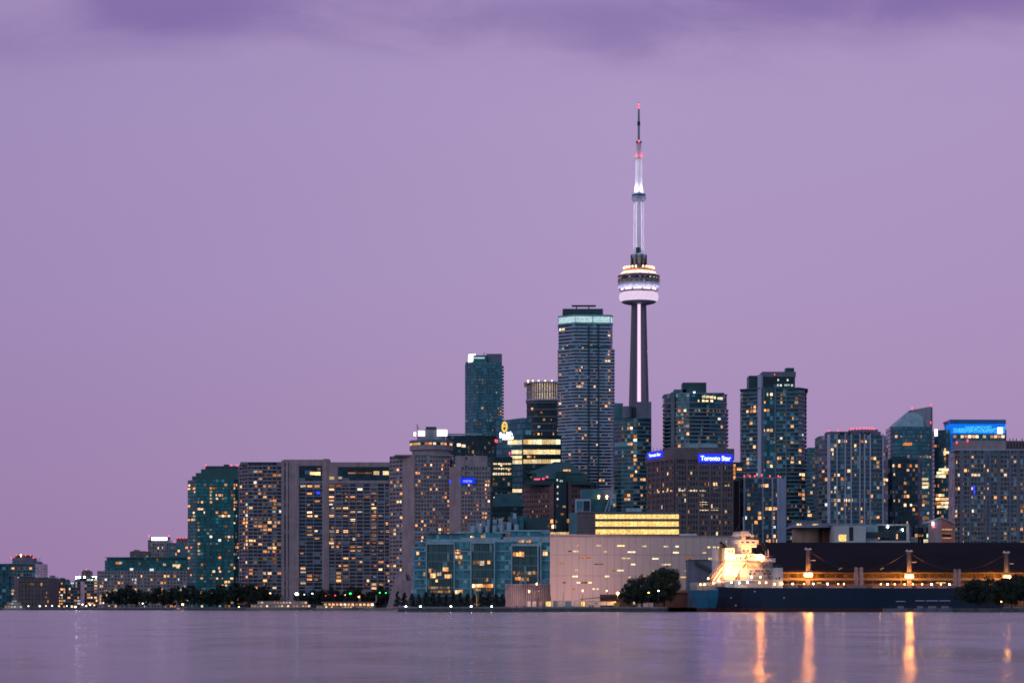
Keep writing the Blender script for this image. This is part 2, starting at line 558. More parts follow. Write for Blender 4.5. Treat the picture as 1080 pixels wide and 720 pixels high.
# ================================================================ building generator
def offset(poly, d):
    n = len(poly)
    out = []
    for i in range(n):
        p0, p1, p2 = Vector(poly[i - 1]), Vector(poly[i]), Vector(poly[(i + 1) % n])
        d1, d2 = (p1 - p0).normalized(), (p2 - p1).normalized()
        n1, n2 = Vector((d1.y, -d1.x)), Vector((d2.y, -d2.x))
        bis = (n1 + n2)
        if bis.length < 1e-6:
            bis = n1
        bis.normalize()
        out.append(tuple(p1 + bis * (d / max(0.35, bis.dot(n1)))))
    return out


WIN = {}


def win_mesh(w, h, mat, d=0.12):
    key = (round(w, 1), round(h, 1), mat)
    if key not in WIN:
        b = MB()
        b.box(-w / 2, w / 2, 0, d, -h / 2, h / 2)
        WIN[key] = b.mesh('window', M[mat])
    return WIN[key]


class Bld:
    """a building whose front corners are given left to right as (column in the photo, metres behind D)"""
    def __init__(s, name, label, cat, front, D, depth=30, base=G0, group=None, seed=0):
        s.D, s.base = D, base
        s.rng = random.Random(seed * 7919 + int(front[0][0] * 10))
        fr = [(wx(px, D + dy), D + dy) for px, dy in front]
        yb = max(p[1] for p in fr) + depth
        s.front = fr
        s.poly = fr + [(fr[-1][0] - 0.02 * depth, yb), (fr[0][0] + 0.02 * depth, yb)]
        cx = sum(p[0] for p in s.poly) / len(s.poly)
        s.root = thing(name, label, cat, (cx, D, base), group)
        s.nwin = 0
        s.gh = None
        s.grids = []

    def z(s, py):
        return wz(py, s.D)

    def edge(s, i):
        a, b = Vector(s.front[i]), Vector(s.front[i + 1])
        d = (b - a)
        L = d.length
        d /= L
        return a, d, Vector((d.y, -d.x)), L

    def body(s, ytop, mat, nb=None, fh=3.0, name='wall', ybase=None, poly=None, inset=0.0):
        z0 = s.base if ybase is None else s.z(ybase)
        z1 = s.z(ytop)
        nf = max(1, round((z1 - z0) / fh))
        if name == 'wall' and ybase is None:
            s.gh = (z1 - z0) / nf
        q = MB()
        q.prism(offset(poly or s.poly, -inset) if inset else (poly or s.poly), z0, z1, nb=nb, nf=nf)
        q.build(name, M[mat], s.root)
        return nf

    def ebox(s, q, i, s0, s1, z0, z1, o0, o1, m=0):
        a, d, n, L = s.edge(i)
        P = lambda t_, o: tuple(a + d * t_ + n * o)
        q.prism([P(s0, o1), P(s1, o1), P(s1, o0), P(s0, o0)], z0, z1, m=m)

    def frame(s, spec, ytop, mat, fh, pier=0.5, span=1.0, proud=0.45, ybase=None, name='frame', z0=None):
        """concrete lattice in front of the glazing: spec = {edge: bays}"""
        z0 = s.base if ybase is None else s.z(ybase)
        z1 = s.z(ytop)
        nf = max(1, round((z1 - z0) / fh))
        h = (z1 - z0) / nf
        if ybase is None and s.gh:
            h = s.gh
            nf = int((z1 - z0) / h + .01)
        q = MB()
        for i, nb in spec.items():
            L = s.edge(i)[3]
            w = L / nb
            for f in range(nf + 1):
                zz = z0 + f * h
                s.ebox(q, i, 0.01, L - 0.01, max(z0, zz - span / 2), min(z1 + 0.3, zz + span / 2), -0.1, proud)
            if pier > 0:
                for c in range(nb + 1):
                    s.ebox(q, i, max(0, c * w - pier / 2), min(L, c * w + pier / 2), z0, z1 + 0.35, -0.1, proud + 0.06)
        q.build(name, M[mat], s.root)
        return nf

    def wins(s, spec, ytop, fh, p, mats=(('lit', 0.64), ('litdim', 0.25), ('cool', 0.11)), ybase=None, fw=0.88, fz=0.66, off=0.06, zoff=0.0, run=0.4, cap=100, skip=None, faint=0.16):
        """lit windows, each an object: spec = {edge: bays}"""
        z0 = s.base if ybase is None else s.z(ybase)
        z1 = s.z(ytop)
        nf = max(1, round((z1 - z0) / fh))
        h = (z1 - z0) / nf
        if ybase is None and s.gh:
            h = s.gh
            nf = int((z1 - z0) / h + .01)
        cells = []
        for i, nb in spec.items():
            hotc = {s.rng.randrange(nb): s.rng.randrange(max(1, nf)) for k_ in range(1 + nb // 6)}
            hotf = {s.rng.randrange(max(1, nf)) for k_ in range(1 + nf // 12)}
            for f in range(nf):
                prev = None
                for c in range(nb):
                    if skip and skip(i, c, f, nb, nf):
                        continue
                    r = s.rng.random()
                    if prev and r < run:
                        pass
                    elif r < p * (1.15 + (3.2 if c in hotc and abs(f - hotc[c]) < nf * .22 else 0) + (1.2 if f in hotf else 0)):
                        x, acc = s.rng.random(), 0
                        prev = mats[-1][0]
                        for mm, pr in mats:
                            acc += pr
                            if x < acc:
                                prev = mm
                                break
                    else:
                        prev = None
                        continue
                    cells.append((i, nb, f, c, prev))
                    if r < run:
                        prev = None if s.rng.random() < 0.5 else prev
        room = cap - s.nwin
        if len(cells) > room:
            cells = s.rng.sample(cells, max(0, room))
        s.nwin += len(cells)
        taken = {(i, f, c) for i, nb, f, c, mm in cells}
        if faint > 0:
            q = MB()
            for i, nb in spec.items():
                a, d, n, L = s.edge(i)
                w = L / nb
                for f in range(nf):
                    for c in range(nb):
                        if s.rng.random() > faint or (i, f, c) in taken or skip and skip(i, c, f, nb, nf):
                            continue
                        k = s.rng.choice((.9, .6, .45, .3))
                        ww, hh = w * fw * k, h * fz * s.rng.choice((1, .8, .55))
                        u = (c + .5) * w + s.rng.uniform(-.5, .5) * w * fw * (1 - k)
                        zc = z0 + (f + .5) * h + zoff
                        s.ebox(q, i, u - ww / 2, u + ww / 2, zc - hh / 2, zc + hh / 2, off - .12, off - .004, m=s.rng.choice((0, 0, 0, 1, 1, 2)))
            if q.v:
                q.build('faint_window', [M['faint'], M['litdim'], M['faintcool']], s.root, kind='stuff')
        for i, nb, f, c, mm in cells:
            a, d, n, L = s.edge(i)
            w = L / nb
            k = s.rng.choice((1.0, 1.0, 1.0, 0.75, 0.5))
            ww, hh = w * fw * k, h * fz * s.rng.choice((1.0, 1.0, 0.8))
            u = (c + 0.5) * w + (s.rng.choice((-1, 1)) * w * fw * (1 - k) / 2)
            s.window(i, u, z0 + (f + 0.5) * h + zoff, ww, hh, mm, off)

    def window(s, i, u, z, w, h, mat, off=0.06, name='window'):
        a, d, n, L = s.edge(i)
        pos = a + d * u + n * off
        o = bpy.data.objects.new(name, win_mesh(w, h, mat))
        COL.objects.link(o)
        o.parent = s.root
        o.location = (pos.x - s.root.location.x, pos.y - s.root.location.y, z - s.root.location.z)
        o.rotation_euler = (0, 0, math.atan2(d.y, d.x))
        return o

    def winpx(s, i, px0, px1, y0, y1, mat, off=0.06, name='window'):
        """one window (or lit strip) between two columns and rows of the photo on edge i"""
        a, d, n, L = s.edge(i)
        us = []
        for px in (px0, px1):
            kx = (px - CX) / F
            us.append((kx * a.y - a.x) / (d.x - kx * d.y))
        D = a.y + d.y * sum(us) / 2
        return s.window(i, sum(us) / 2, (wz(y0, D) + wz(y1, D)) / 2, abs(us[1] - us[0]), abs(y1 - y0) * D / F, mat, off, name)

    def slabs(s, ytop, fh, mat, out=0.9, thick=0.9, ybase=None, name='balcony', poly=None, lift=0.0, keep=1.0):
        z0 = s.base + fh if ybase is None else s.z(ybase)
        z1 = s.z(ytop)
        nf = max(1, round((z1 - z0) / fh))
        h = (z1 - z0) / nf
        if ybase is None and s.gh and abs(fh - s.gh) < .3:
            h = s.gh
            z0 = s.base + h
            nf = int((z1 - z0) / h + .05)
        q = MB()
        q.prism(offset(poly or s.poly, out), -thick / 2, thick / 2)
        me = q.mesh(name, M[mat], (s.root.location.x, s.root.location.y, 0))
        for f in range(nf + 1):
            if s.rng.random() > keep:
                continue
            o = bpy.data.objects.new(name, me)
            COL.objects.link(o)
            o.parent = s.root
            o.location = (0, 0, z0 + f * h + lift - s.root.location.z)

    def box(s, name, px0, px1, y0, y1, mat, d0=2.0, d1=12.0, label=None, nb=None, fh=3.2):
        """a block on or before the building between two columns and rows"""
        D = s.D + d0
        q = MB()
        za, zb = wz(max(y0, y1), D), wz(min(y0, y1), D)
        q.prism([(wx(px0, D), D), (wx(px1, D), D), (wx(px1, D) - 0.1, D + d1 - d0), (wx(px0, D) + 0.1, D + d1 - d0)], za, zb, nb=nb, nf=max(1, round((zb - za) / fh)))
        return q.build(name, M[mat], s.root, label=label)

    def pole(s, name, px, y0, y1, mat, r=0.25, d=5.0):
        D = s.D + d
        q = MB()
        q.tube([(wx(px, D), D, wz(y0, D)), (wx(px, D), D, wz(y1, D))], r)
        return q.build(name, M[mat], s.root)

    def beacon(s, px, py, mat='red', r=0.7, d=3.0):
        r *= .72 if mat == 'red' else 1
        D = s.D + d
        q = MB()
        q.ball((wx(px, D), D, wz(py, D)), r, 6)
        q.lathe([(r * 0.5, wz(py, D) - r * 2.4), (r * 0.5, wz(py, D) - r * 0.9)], wx(px, D), D, 6)
        return q.build('beacon_light', M[mat], s.root)


def text_mesh(txt, size, mat, depth=0.06, fat=0.02):
    cu = bpy.data.curves.new('lettering', 'FONT')
    cu.body = txt
    cu.size = size
    cu.align_x, cu.align_y = 'CENTER', 'CENTER'
    cu.extrude = depth
    cu.offset = fat
    o = bpy.data.objects.new('lettering', cu)
    COL.objects.link(o)
    dg = bpy.context.evaluated_depsgraph_get()
    me = bpy.data.meshes.new_from_object(o.evaluated_get(dg))
    bpy.data.objects.remove(o)
    me.materials.clear()
    me.materials.append(M[mat])
    return me


def put_text(parent, txt, pos, width, height, ang, mat, fat=0.02):
    """lettering scaled to width x height, facing the normal of an edge whose direction has the angle ang"""
    me = text_mesh(txt, 1.0, mat, 0.04, fat)
    xs = [v.co.x for v in me.vertices]
    ys = [v.co.y for v in me.vertices]
    sx, sy = width / (max(xs) - min(xs)), height / (max(ys) - min(ys))
    cx, cy = (max(xs) + min(xs)) / 2, (max(ys) + min(ys)) / 2
    for v in me.vertices:
        v.co = Vector(((v.co.x - cx) * sx, -v.co.z, (v.co.y - cy) * sy))
    o = bpy.data.objects.new('lettering', me)
    COL.objects.link(o)
    o.parent = parent
    org = Vector((0, 0, 0))
    p = parent
    while p is not None:
        org += p.location
        p = p.parent
    o.location = Vector(pos) - org
    o.rotation_euler = (0, 0, ang)
    return o

# ================================================================ buildings, from the west end of the bay to the east
APT = 'apartment tower'
OFF = 'office tower'

# --- far low blocks at the end of the bay
b = Bld('apartment_block', 'dark waterside block with a lit crown beside the white yacht', 'building', [(-14, 14), (6, 4), (12, 0), (37, 3)], 2450, 40, seed=1)
b.body(594, 'g_slate', [5, 2, 8, 3], 3.2)
b.frame({2: 8}, 594, 'slab', 3.2, 0.3, 0.7, 0.4)
b.box('penthouse', 13, 35, 594, 588, 'bluegrey', 4, 24)
b.box('roof_tier', 16, 32, 588, 585, 'darkgrey', 6, 20)
b.wins({2: 8}, 596, 3.2, 0.20)
for px in (12, 17, 22, 27, 32, 35):
    b.beacon(px, 587.5 if px in (12, 35) else 585, 'red' if px != 22 else 'sodiumsmall', 0.7)
b = Bld('office_block', 'pale blue slab rising behind the far dark block', 'building', [(37, 6), (45, 0)], 2600, 25, seed=2)
b.body(594, 'g_blue', [6, 3])
b.box('roof_plant', 39, 43, 594, 592, 'bluegrey')
b.pole('mast', 42, 588, 594, 'bluegrey', 0.3)
b.pole('crane_arm', 40, 590, 592, 'bluegrey', 0.3)
b = Bld('warehouse', 'long windowless dark block behind the white yacht', 'building', [(15, 8), (20, 0), (52, 2)], 2300, 50, seed=3)
b.body(609, 'brown', None, 4)
b.frame({1: 9}, 609, 'darkgrey', 4.5, 0.5, 0.5, 0.2)
b.box('roof_plant', 24, 34, 609, 607.5, 'darkgrey')
b.wins({1: 14}, 612, 4.5, 0.03, cap=6)

far = [
    ('low pale block at the far shore next to the windowless block', [(52, 0), (58.5, 0)], 608, 2700, 'paleblue', 'g_blue', .10),
    ('narrow brick block with scattered lights at the far shore', [(58.5, 5), (61, 0), (69, 0)], 610.5, 2500, 'brown', 'g_slate', .22),
    ('stepped grey block with scattered lights on the far shore', [(69, 4), (71, 0), (85, 1)], 613, 2450, 'bluegrey', 'g_grey', .25),
    ('far block with a taller lit stair tower on its roof', [(80, 6), (84, 0), (103, 2)], 609.5, 2550, 'concrete', 'g_slate', .28),
]
for i, (lab, fr, yt, D, fm, gm, p) in enumerate(far):
    b = Bld('apartment_block', lab, 'building', fr, D, 22, group='low blocks on the far shore', seed=10 + i)
    e = len(fr) - 2
    nb = max(3, round(b.edge(e)[3] / 3.6))
    b.body(yt, gm, [2] * e + [nb], 3.1)
    b.frame({e: nb}, yt, fm, 3.1, 0.5, 1.0, 0.35)
    b.wins({e: nb}, yt, 3.1, p, cap=34)
    b.box('roof_plant', fr[-1][0] - 6, fr[-1][0] - 2, yt, yt - 1.5, 'bluegrey')
    if i == 3:
        b.box('stair_tower', 86, 96, yt, 602, 'brown', 3, 14)
        b.box('stair_tower_roof', 87.5, 94, 602, 600.8, 'bluegrey', 4, 12)
        for px in (80.5, 84, 89, 98, 101):
            b.beacon(px, 608.2, 'deckwhite', 0.8)
        b.beacon(91, 600, 'red', 0.6)

# --- terraced residence by the trees
b = Bld('terraced_residence', 'low terraced residence of pale stone with green glass upper floors', 'building', [(103, 5), (110, 0), (200, 0)], 2200, 45, seed=20)
b.body(602, 'g_grey', [3, 26], 3.2)
b.frame({0: 3, 1: 26}, 602, 'concrete', 3.2, 1.3, 1.5, 0.5)
b.wins({1: 26, 0: 3}, 603, 3.2, 0.20, fw=0.62, cap=62, off=.56)
up = [(wx(110, 2203), 2206), (wx(113, 2203), 2203), (wx(199, 2203), 2203), (wx(199, 2203), 2235), (wx(110, 2203), 2235)]
b.body(590.5, 'g_teal', [2, 30], 3.2, 'upper_storeys', ybase=601.9, poly=up)
up2 = [(wx(112, 2206), 2209), (wx(116, 2206), 2206), (wx(199, 2206), 2206), (wx(199, 2206), 2230), (wx(112, 2206), 2230)]
b.body(587, 'g_teal', [2, 28], 3.2, 'attic_storey', ybase=590.4, poly=up2)
b.slabs(587.5, 3.2, 'teal', 0.5, 0.4, ybase=601.5, poly=up)
for px, py, w, mt in ((122, 593.5, 4, 'lit'), (125.5, 593.3, 3, 'lit'), (137, 600, 3.5, 'cool'), (158, 600.5, 4, 'cool'), (182, 596, 8, 'lit'), (186, 597.5, 3, 'lit'), (146, 594, 2.4, 'litdim'), (172, 595, 3, 'litdim'), (165, 590, 2, 'litdim')):
    b.winpx(1, px, px + w, py - 1.2, py + 1.2, mt, 4.0 if False else 0.15)
for px, w in ((110, 6), (119, 5), (166, 6)):
    b.winpx(1, px, px + w, 622, 628.5, 'office', 0.7)
b = Bld('apartment_block', 'plain dark gable block peeping over the terraced residence', 'building', [(137, 0), (156.5, 0)], 2320, 20, seed=21)
b.body(581.5, 'brown', [6])
b.box('parapet', 138, 156, 581.5, 580.8, 'bluegrey', 1, 18)
b.box('roof_plant', 141, 146, 581, 579.5, 'bluegrey')
b.wins({0: 8}, 583, 3.2, 0.05, cap=5)
b = Bld('hotel_block', 'broad block with a white glowing crown above the terraced residence', 'building', [(156, 3), (158, 0), (178, 0)], 2380, 25, seed=22)
b.body(569, 'g_slate', [2, 8], 3.2)
b.frame({1: 8}, 569, 'concrete', 3.2, 1.0, 1.2, 0.4)
b.box('crown', 158.5, 177, 569, 565.6, 'bluegrey', 2, 20)
b.winpx(1, 160, 176.5, 566.2, 569.6, 'signwhite', 1.2, 'lit_crown')
b.wins({1: 8}, 571, 3.2, 0.05, cap=10)
for px in (157, 178):
    b.beacon(px, 564.5, 'red', 0.8)
b.beacon(155, 581, 'red', 0.8)
b = Bld('apartment_block', 'blue grey block with a pink railed roof beside the white glowing crown', 'building', [(178, 0), (199, 1)], 2360, 25, seed=23)
b.body(572, 'g_blue', [8], 3.2)
b.slabs(573, 3.2, 'slab', 0.5, 0.6)
b.box('roof_house', 186, 196, 572, 567, 'granite', 4, 18)
for px in (184, 187, 190, 193, 196):
    b.beacon(px, 567 if px > 186 else 571, 'red', 0.5)
b.wins({0: 9}, 574, 3.2, 0.10, cap=16)

# --- green glass tower
b = Bld('apartment_tower', 'green glass tower with a stepped shoulder roof', APT, [(198, 14), (206, 2), (208, 0), (246, 0), (252, 5)], 2050, 34, seed=30)
nb = [3, 1, 12, 3]
b.body(505.5, 'g_teal', nb, 2.95)
for x0, yb, yt in ((202.5, 505.5, 502), (206.5, 502, 498.5), (212, 498.5, 494.5), (216.5, 494.5, 491.2)):
    b.box('roof_step', x0, 251, yb, yt, 'tealdark' if yt < 492 else 'copper', 1.5 + (505 - yt) * .1, 30)
b.box('roof_hatch', 236, 241, 491.2, 489.5, 'darkgrey', 6, 14)
q = MB()
for c in range(0, 13, 2):
    b.ebox(q, 2, c * b.edge(2)[3] / 12.0 - 0.25 + 0.25, c * b.edge(2)[3] / 12.0 + 0.5, b.base, b.z(506), -0.05, 0.55)
q.build('fin', M['teal'], b.root)
b.wins({2: 12, 0: 3, 3: 3}, 506, 2.95, 0.095, (('lit', .75), ('litdim', .15), ('cool', .1)), fz=.62)
for px in (217, 244, 250):
    b.beacon(px, 490, 'redpink' if False else 'red', 0.8)

# --- grid slab apartment towers
b = Bld('apartment_tower', 'grey grid faced tower next to the green glass tower', APT, [(253, 12), (262, 0), (297, 0)], 1890, 24, seed=31)
b.body(487.5, 'g_navy', [3, 7], 2.9)
b.frame({0: 3, 1: 7}, 490, 'concrete', 2.9, 0.4, 0.8, 0.6)
b.box('parapet', 253.5, 297, 490, 487, 'bluegrey', 0.4, 20)
b.wins({0: 3, 1: 7}, 491, 2.9, 0.16, (('lit', .65), ('litdim', .33), ('cool', .02)), fw=.75, fz=.62)

b = Bld('apartment_tower', 'broad grid slab with plain end piers behind the ferry dock', APT, [(297, 1), (346, 0), (413, 0)], 1880, 26, seed=32)
b.body(488, 'g_navy', [6, 9], 2.95)
q = MB()
e0 = b.edge(0)[3]
e1 = b.edge(1)[3]
pxm = 1880 / F
zt = b.z(487.3)
for s0, s1 in ((0, 3), (4.5, 7), (8, 18.5), (43, 49)):
    b.ebox(q, 0, s0 * pxm, s1 * pxm, b.base, b.z(485.2), -.2, .95)
b.ebox(q, 1, 0, 1.2 * pxm, b.base, b.z(485), -.2, .9)
b.ebox(q, 1, 64.5 * pxm, e1, b.base, zt, -.2, .9)
q.build('end_pier', M['pinkconc'], b.root)
for i_, s0, s1, ya, yb, o_ in ((1, 0.5, e1, 492.2, 487.3, .8), (1, 0.5, e1, 509.5, 506.5, .8), (1, 0.5, 10.6 * pxm, 506.6, 492, .78), (0, 18 * pxm, e0, 491, 485.6, .7), (0, 18 * pxm, e0, 509, 507, .7), (1, 0.5, e1, 640.4, 622, .8)):
    q = MB()
    b.ebox(q, i_, s0, s1, b.z(ya), b.z(yb), -.2, o_)
    q.build('spandrel', M['pinkconc'], b.root)
b.box('roof_parapet', 299, 347, 488, 484.4, 'pinkconc', 0.3, 22)
b.box('roof_plant', 341, 347, 485, 483.6, 'pinkconc', 1, 14)
b.box('roof_slab', 347, 412, 488.2, 487.2, 'pinkconc', 0.3, 22)
# window bays
b.frame({1: 9}, 509.5, 'pinkconc', 2.95, 0.6, 0.75, 0.4, ybase=622, name='window_frame')
b.wins({1: 9}, 510, 2.95, 0.20, (('lit', .72), ('litdim', .26), ('cool', .02)), ybase=622, fw=.66, fz=.62, cap=74, skip=lambda i, c, f, nb, nf: c == 99)
q = MB()
a0 = 18.5 * pxm
for f in range(39):
    zz = b.z(622) + f * 2.95
    if zz < b.z(509):
        b.ebox(q, 0, a0, 43 * pxm, zz, zz + .55, -.1, .4)
for c in (25.5, 33.5):
    b.ebox(q, 0, c * pxm, c * pxm + .4, b.base, b.z(509), -.1, .46)
q.build('window_frame', M['concrete'], b.root)
for k in range(26):
    c = b.rng.choice((20, 27, 35))
    row = b.rng.randint(0, 26)
    y = 511 + row * 3.93
    b.winpx(0, 297 + c, 297 + c + b.rng.choice((3, 5, 5.5)), y, y + 2.4, b.rng.choice(('lit', 'lit', 'litdim')), .12)
for px0, px1, y0, y1, mt, e in ((327, 332, 497.5, 500.5, 'lit', 0), (332, 338, 497.5, 501, 'lit', 0), (335, 338, 493.3, 495.5, 'litdim', 0), (394, 400, 496.6, 500.6, 'office', 1), (404, 410, 496.6, 500.6, 'office', 1),
                                (347.5, 352.5, 502.5, 505.3, 'office', 1), (357, 361, 502.5, 505, 'litdim', 1), (367, 375, 498, 499.3, 'litdim', 1), (376, 383.5, 498, 499.3, 'litdim', 1), (384.5, 392, 498, 499.3, 'litdim', 1)):
    b.winpx(e, px0, px1, y0, y1, mt, .9)
for x0, x1 in ((366.5, 374), (375.5, 383), (384.5, 392)):
    b.winpx(1, x0, x1, 493, 497.8, 'dark', .86, 'dark_opening')
b.winpx(0, 334, 337.4, 518, 521, 'bluelit', .5)

# --- twin hotel towers with the round rooftop restaurant
b = Bld('hotel_tower', 'hotel tower carrying a round rooftop restaurant with glowing white roof signs', 'hotel tower', [(411.5, 17), (425, 6), (437.6, 0), (474.5, 3), (478.5, 12)], 1650, 26, seed=33)
b.body(479.5, 'g_grey', [4, 5, 12, 2], 2.75)
q = MB()
L = b.edge(1)[3]
b.ebox(q, 1, 0.0, L, b.base, b.z(479.2), -.2, .5)
q.build('blank_wall', M['pinkconc'], b.root)
b.frame({0: 4, 2: 12}, 480, 'pinkconc', 2.75, 0.62, 1.25, 0.4)
b.box('parapet', 416, 478, 480.5, 479.2, 'pinkconc', 1, 24)
b.wins({2: 12, 0: 4}, 481, 2.75, 0.13, (('lit', .85), ('litdim', .12), ('cool', .03)), fw=.78, fz=.62, run=.25, cap=84)
D = 1655
cxw, cyw = wx(454, D), D + 16
rr = lambda px: px * D / F
zz = lambda py: wz(py, D)
q = MB()
q.lathe([(0.1, zz(480)), (rr(20.5), zz(480)), (rr(20.5), zz(474.3)), (rr(23), zz(473.6)), (rr(23), zz(468.8)), (0.1, zz(468.8))], cxw, cyw, 40)
q.build('restaurant_drum', M['concrete'], b.root)
q = MB()
q.lathe([(rr(22.6), zz(468.8)), (rr(22.6), zz(466))], cxw, cyw, 40)
q.build('restaurant_glazing', M['g_dark'], b.root)
q = MB()
q.lathe([(rr(22.6), zz(466)), (rr(23.2), zz(465.9)), (rr(23.2), zz(463.2)), (rr(15), zz(462.6)), (rr(14.8), zz(452)), (0.1, zz(452))], cxw, cyw, 40)
q.build('restaurant_roof', M['bluegrey'], b.root)
for k in range(15):
    an = -PI / 2 + (k - 7) * 0.19
    if k in (5, 9, 12):
        continue
    r_ = rr(22.7)
    o = bpy.data.objects.new('window', win_mesh(2.0 if k % 3 else 2.8, 1.5, 'lit', .15))
    COL.objects.link(o)
    o.parent = b.root
    o.location = (cxw + r_ * math.cos(an) - b.root.location.x, cyw + r_ * math.sin(an) - b.root.location.y, zz(467.3) - b.root.location.z)
    o.rotation_euler = (0, 0, an + PI / 2)
for x0, x1, y0, y1, dd in ((436.5, 438.6, 455.5, 459.5, 9), (441, 448, 454, 459.6, 2.6), (461, 471.5, 453, 459.6, 2.6)):
    Ds = D + dd - 0.5
    q = MB()
    q.box(wx(x0, Ds), wx(x1, Ds), Ds, Ds + .6, wz(y1, Ds), wz(y0, Ds))
    q.build('roof_sign', M['signwhite'], b.root)
b.box('roof_plant', 449, 460, 453, 449.8, 'darkgrey', 14, 24)
b.pole('aerial', 440, 447, 453, 'darkgrey', .3, 15)
b.pole('aerial', 441.5, 450, 453, 'darkgrey', .2, 15)
q = MB()
for x0, x1, xm0, xm1, dd in ((408, 432.5, 417, 426, -10),):
    D2 = 1640
    q.prism([(wx(x0, D2), D2), (wx(x1, D2), D2), (wx(x1, D2), D2 + 18), (wx(x0, D2), D2 + 18)], G0, wz(604, D2), poly2=[(wx(417, D2), D2 + 9), (wx(427, D2), D2 + 9), (wx(427, D2), D2 + 18), (wx(417, D2), D2 + 18)])
q.build('entrance_buttress', M['pinkconc'], b.root)
b.box('podium', 424, 480, 640, 612, 'pinkconc', -9, 2)

b = Bld('hotel_tower', 'flat roofed hotel tower with blue lit lettering near its top', 'hotel tower', [(474, 6), (487, 0), (517, 2), (519.5, 6)], 1640, 26, seed=34)
b.body(492.2, 'g_grey', [3, 10, 2], 2.75)
q = MB()
b.ebox(q, 0, 0, b.edge(0)[3], b.base, b.z(492), -.2, .5)
q.build('blank_wall', M['pinkconc'], b.root)
b.frame({1: 10}, 492.5, 'pinkconc', 2.75, 0.7, 1.3, 0.4)
b.box('plant_room', 480, 514, 492.2, 480.5, 'concrete', 5, 22)
b.wins({1: 10}, 503, 2.75, 0.20, (('lit', .88), ('litdim', .1), ('cool', .02)), fw=.7, fz=.6, run=.25, cap=70)
for px in (492, 492.1):
    b.winpx(1, 491.5, 493, 481.5 if px == 492 else 490.3, 483.5 if px == 492 else 492, 'dark', -4.2, 'vent')
q = MB()
D2 = 1639.2
q.box(wx(485.5, D2), wx(501, D2), D2 - .4, D2, wz(510, D2), wz(503.8, D2))
sg = q.build('hotel_sign', M['bluesoft'], b.root)
put_text(sg, 'WESTIN', (wx(493, D2), D2 - .5, wz(507.3, D2)), 9.5 * D2 / F, 2.6 * D2 / F, 0, 'letterblue')
b.beacon(474.6, 507, 'bluelit', .8, -2)
for px, h in ((500, 6), (503, 4), (509, 5)):
    b.pole('aerial', px, 480.5 - h, 480.5, 'bluegrey', .18, 9)

# --- dark slab behind the hotel, with the crane boom
b = Bld('office_block', 'dark teal glass slab behind the round restaurant', OFF, [(470, 5), (476, 0), (523.5, 4)], 1900, 30, seed=35)
b.body(459.5, 'g_dark', [3, 20], 3.6)
b.box('parapet', 471, 523, 460, 459, 'tealdark', .6, 25)
b.wins({1: 22}, 462, 3.6, 0.05, (('litdim', 1),), cap=16)
b.winpx(1, 482, 486, 467.5, 470.5, 'lit')
b.winpx(1, 487, 491, 468.5, 471.5, 'lit')
q = MB()
D2 = 1908
q.box(wx(472, D2), wx(508, D2), D2, D2 + 1.5, wz(458.4, D2), wz(457, D2))
for px in (474, 488, 506):
    q.box(wx(px, D2), wx(px + .8, D2), D2 + .1, D2 + 1.4, wz(460, D2), wz(458.3, D2))
q.build('roof_rail', M['paleblue'], b.root)
b.beacon(522.6, 464, 'red', .9, -1)

# --- slim tall tower
b = Bld('apartment_tower', 'slim tall blue glass tower standing alone with a slanting lit corner', APT, [(490.5, 12), (499, 1), (513, 0), (516, 1.5), (529.5, 5)], 2350, 28, seed=36)
b.body(382, 'g_blue', [4, 5, 2, 6], 3.1)
b.box('crown', 499, 513.2, 382.2, 374.5, 'teal', 1.2, 18)
b.box('crown', 513, 529.4, 382.2, 373, 'bluegrey', 5.5, 22)
b.box('parapet', 500, 511, 378, 376.6, 'crown', .6, 1.1)
D2 = 2352
q = MB()
q.prism([(wx(491, D2), D2 + 9), (wx(499, D2), D2), (wx(499, D2), D2 + 12), (wx(491.5, D2), D2 + 14)], wz(382, D2), wz(380.6, D2))
q.build('roof_ledge', M['teal'], b.root)
q = MB()
q.face([(wx(493.6, D2), D2 + 6, wz(381.5, D2)), (wx(498.4, D2), D2 + .5, wz(381.5, D2)), (wx(501.5, D2), D2 - .2, wz(373, D2)), (wx(494, D2), D2 + 6, wz(373, D2))])
q.face([(wx(494, D2), D2 + 6, wz(373, D2)), (wx(501.5, D2), D2 - .2, wz(373, D2)), (wx(501.5, D2), D2 + 8, wz(374, D2)), (wx(494, D2), D2 + 8, wz(374, D2))])
q.face([(wx(501.5, D2), D2 - .2, wz(373, D2)), (wx(498.4, D2), D2 + .5, wz(381.5, D2)), (wx(499, D2), D2 + 8, wz(381.5, D2)), (wx(501.5, D2), D2 + 8, wz(374, D2))])
q.build('lit_corner', M['signwhite'], b.root)
q = MB()
D2 = 2351.5
pol = [(wx(515, D2), D2 + 4), (wx(531.3, D2), D2 + 8), (wx(531.3, D2), D2 + 22), (wx(515, D2), D2 + 22)]
b.slabs(384, 3.1, 'bluegrey', 0.0, 0.9, poly=pol)
pol = [(wx(503, D2), D2 - 2), (wx(508.5, D2), D2 - 2), (wx(508.5, D2), D2 + 6), (wx(503, D2), D2 + 6)]
b.slabs(386, 3.1, 'teal', 0.0, 0.7, poly=pol, name='bay_slab')
b.wins({1: 5, 3: 6}, 390, 3.1, 0.02, (('litdim', 1),), cap=14)
b.pole('aerial', 510.5, 371.5, 375, 'bluegrey', .4, 6)

# --- office with the bright bands and the sun sign
b = Bld('office_tower', 'office tower with bright lit bands and a white and yellow sign', OFF, [(524, 24), (551.5, 0), (592, 5)], 1950, 34, seed=37)
b.body(459.5, 'g_dark', [10, 16], 3.9)
D2 = 1950
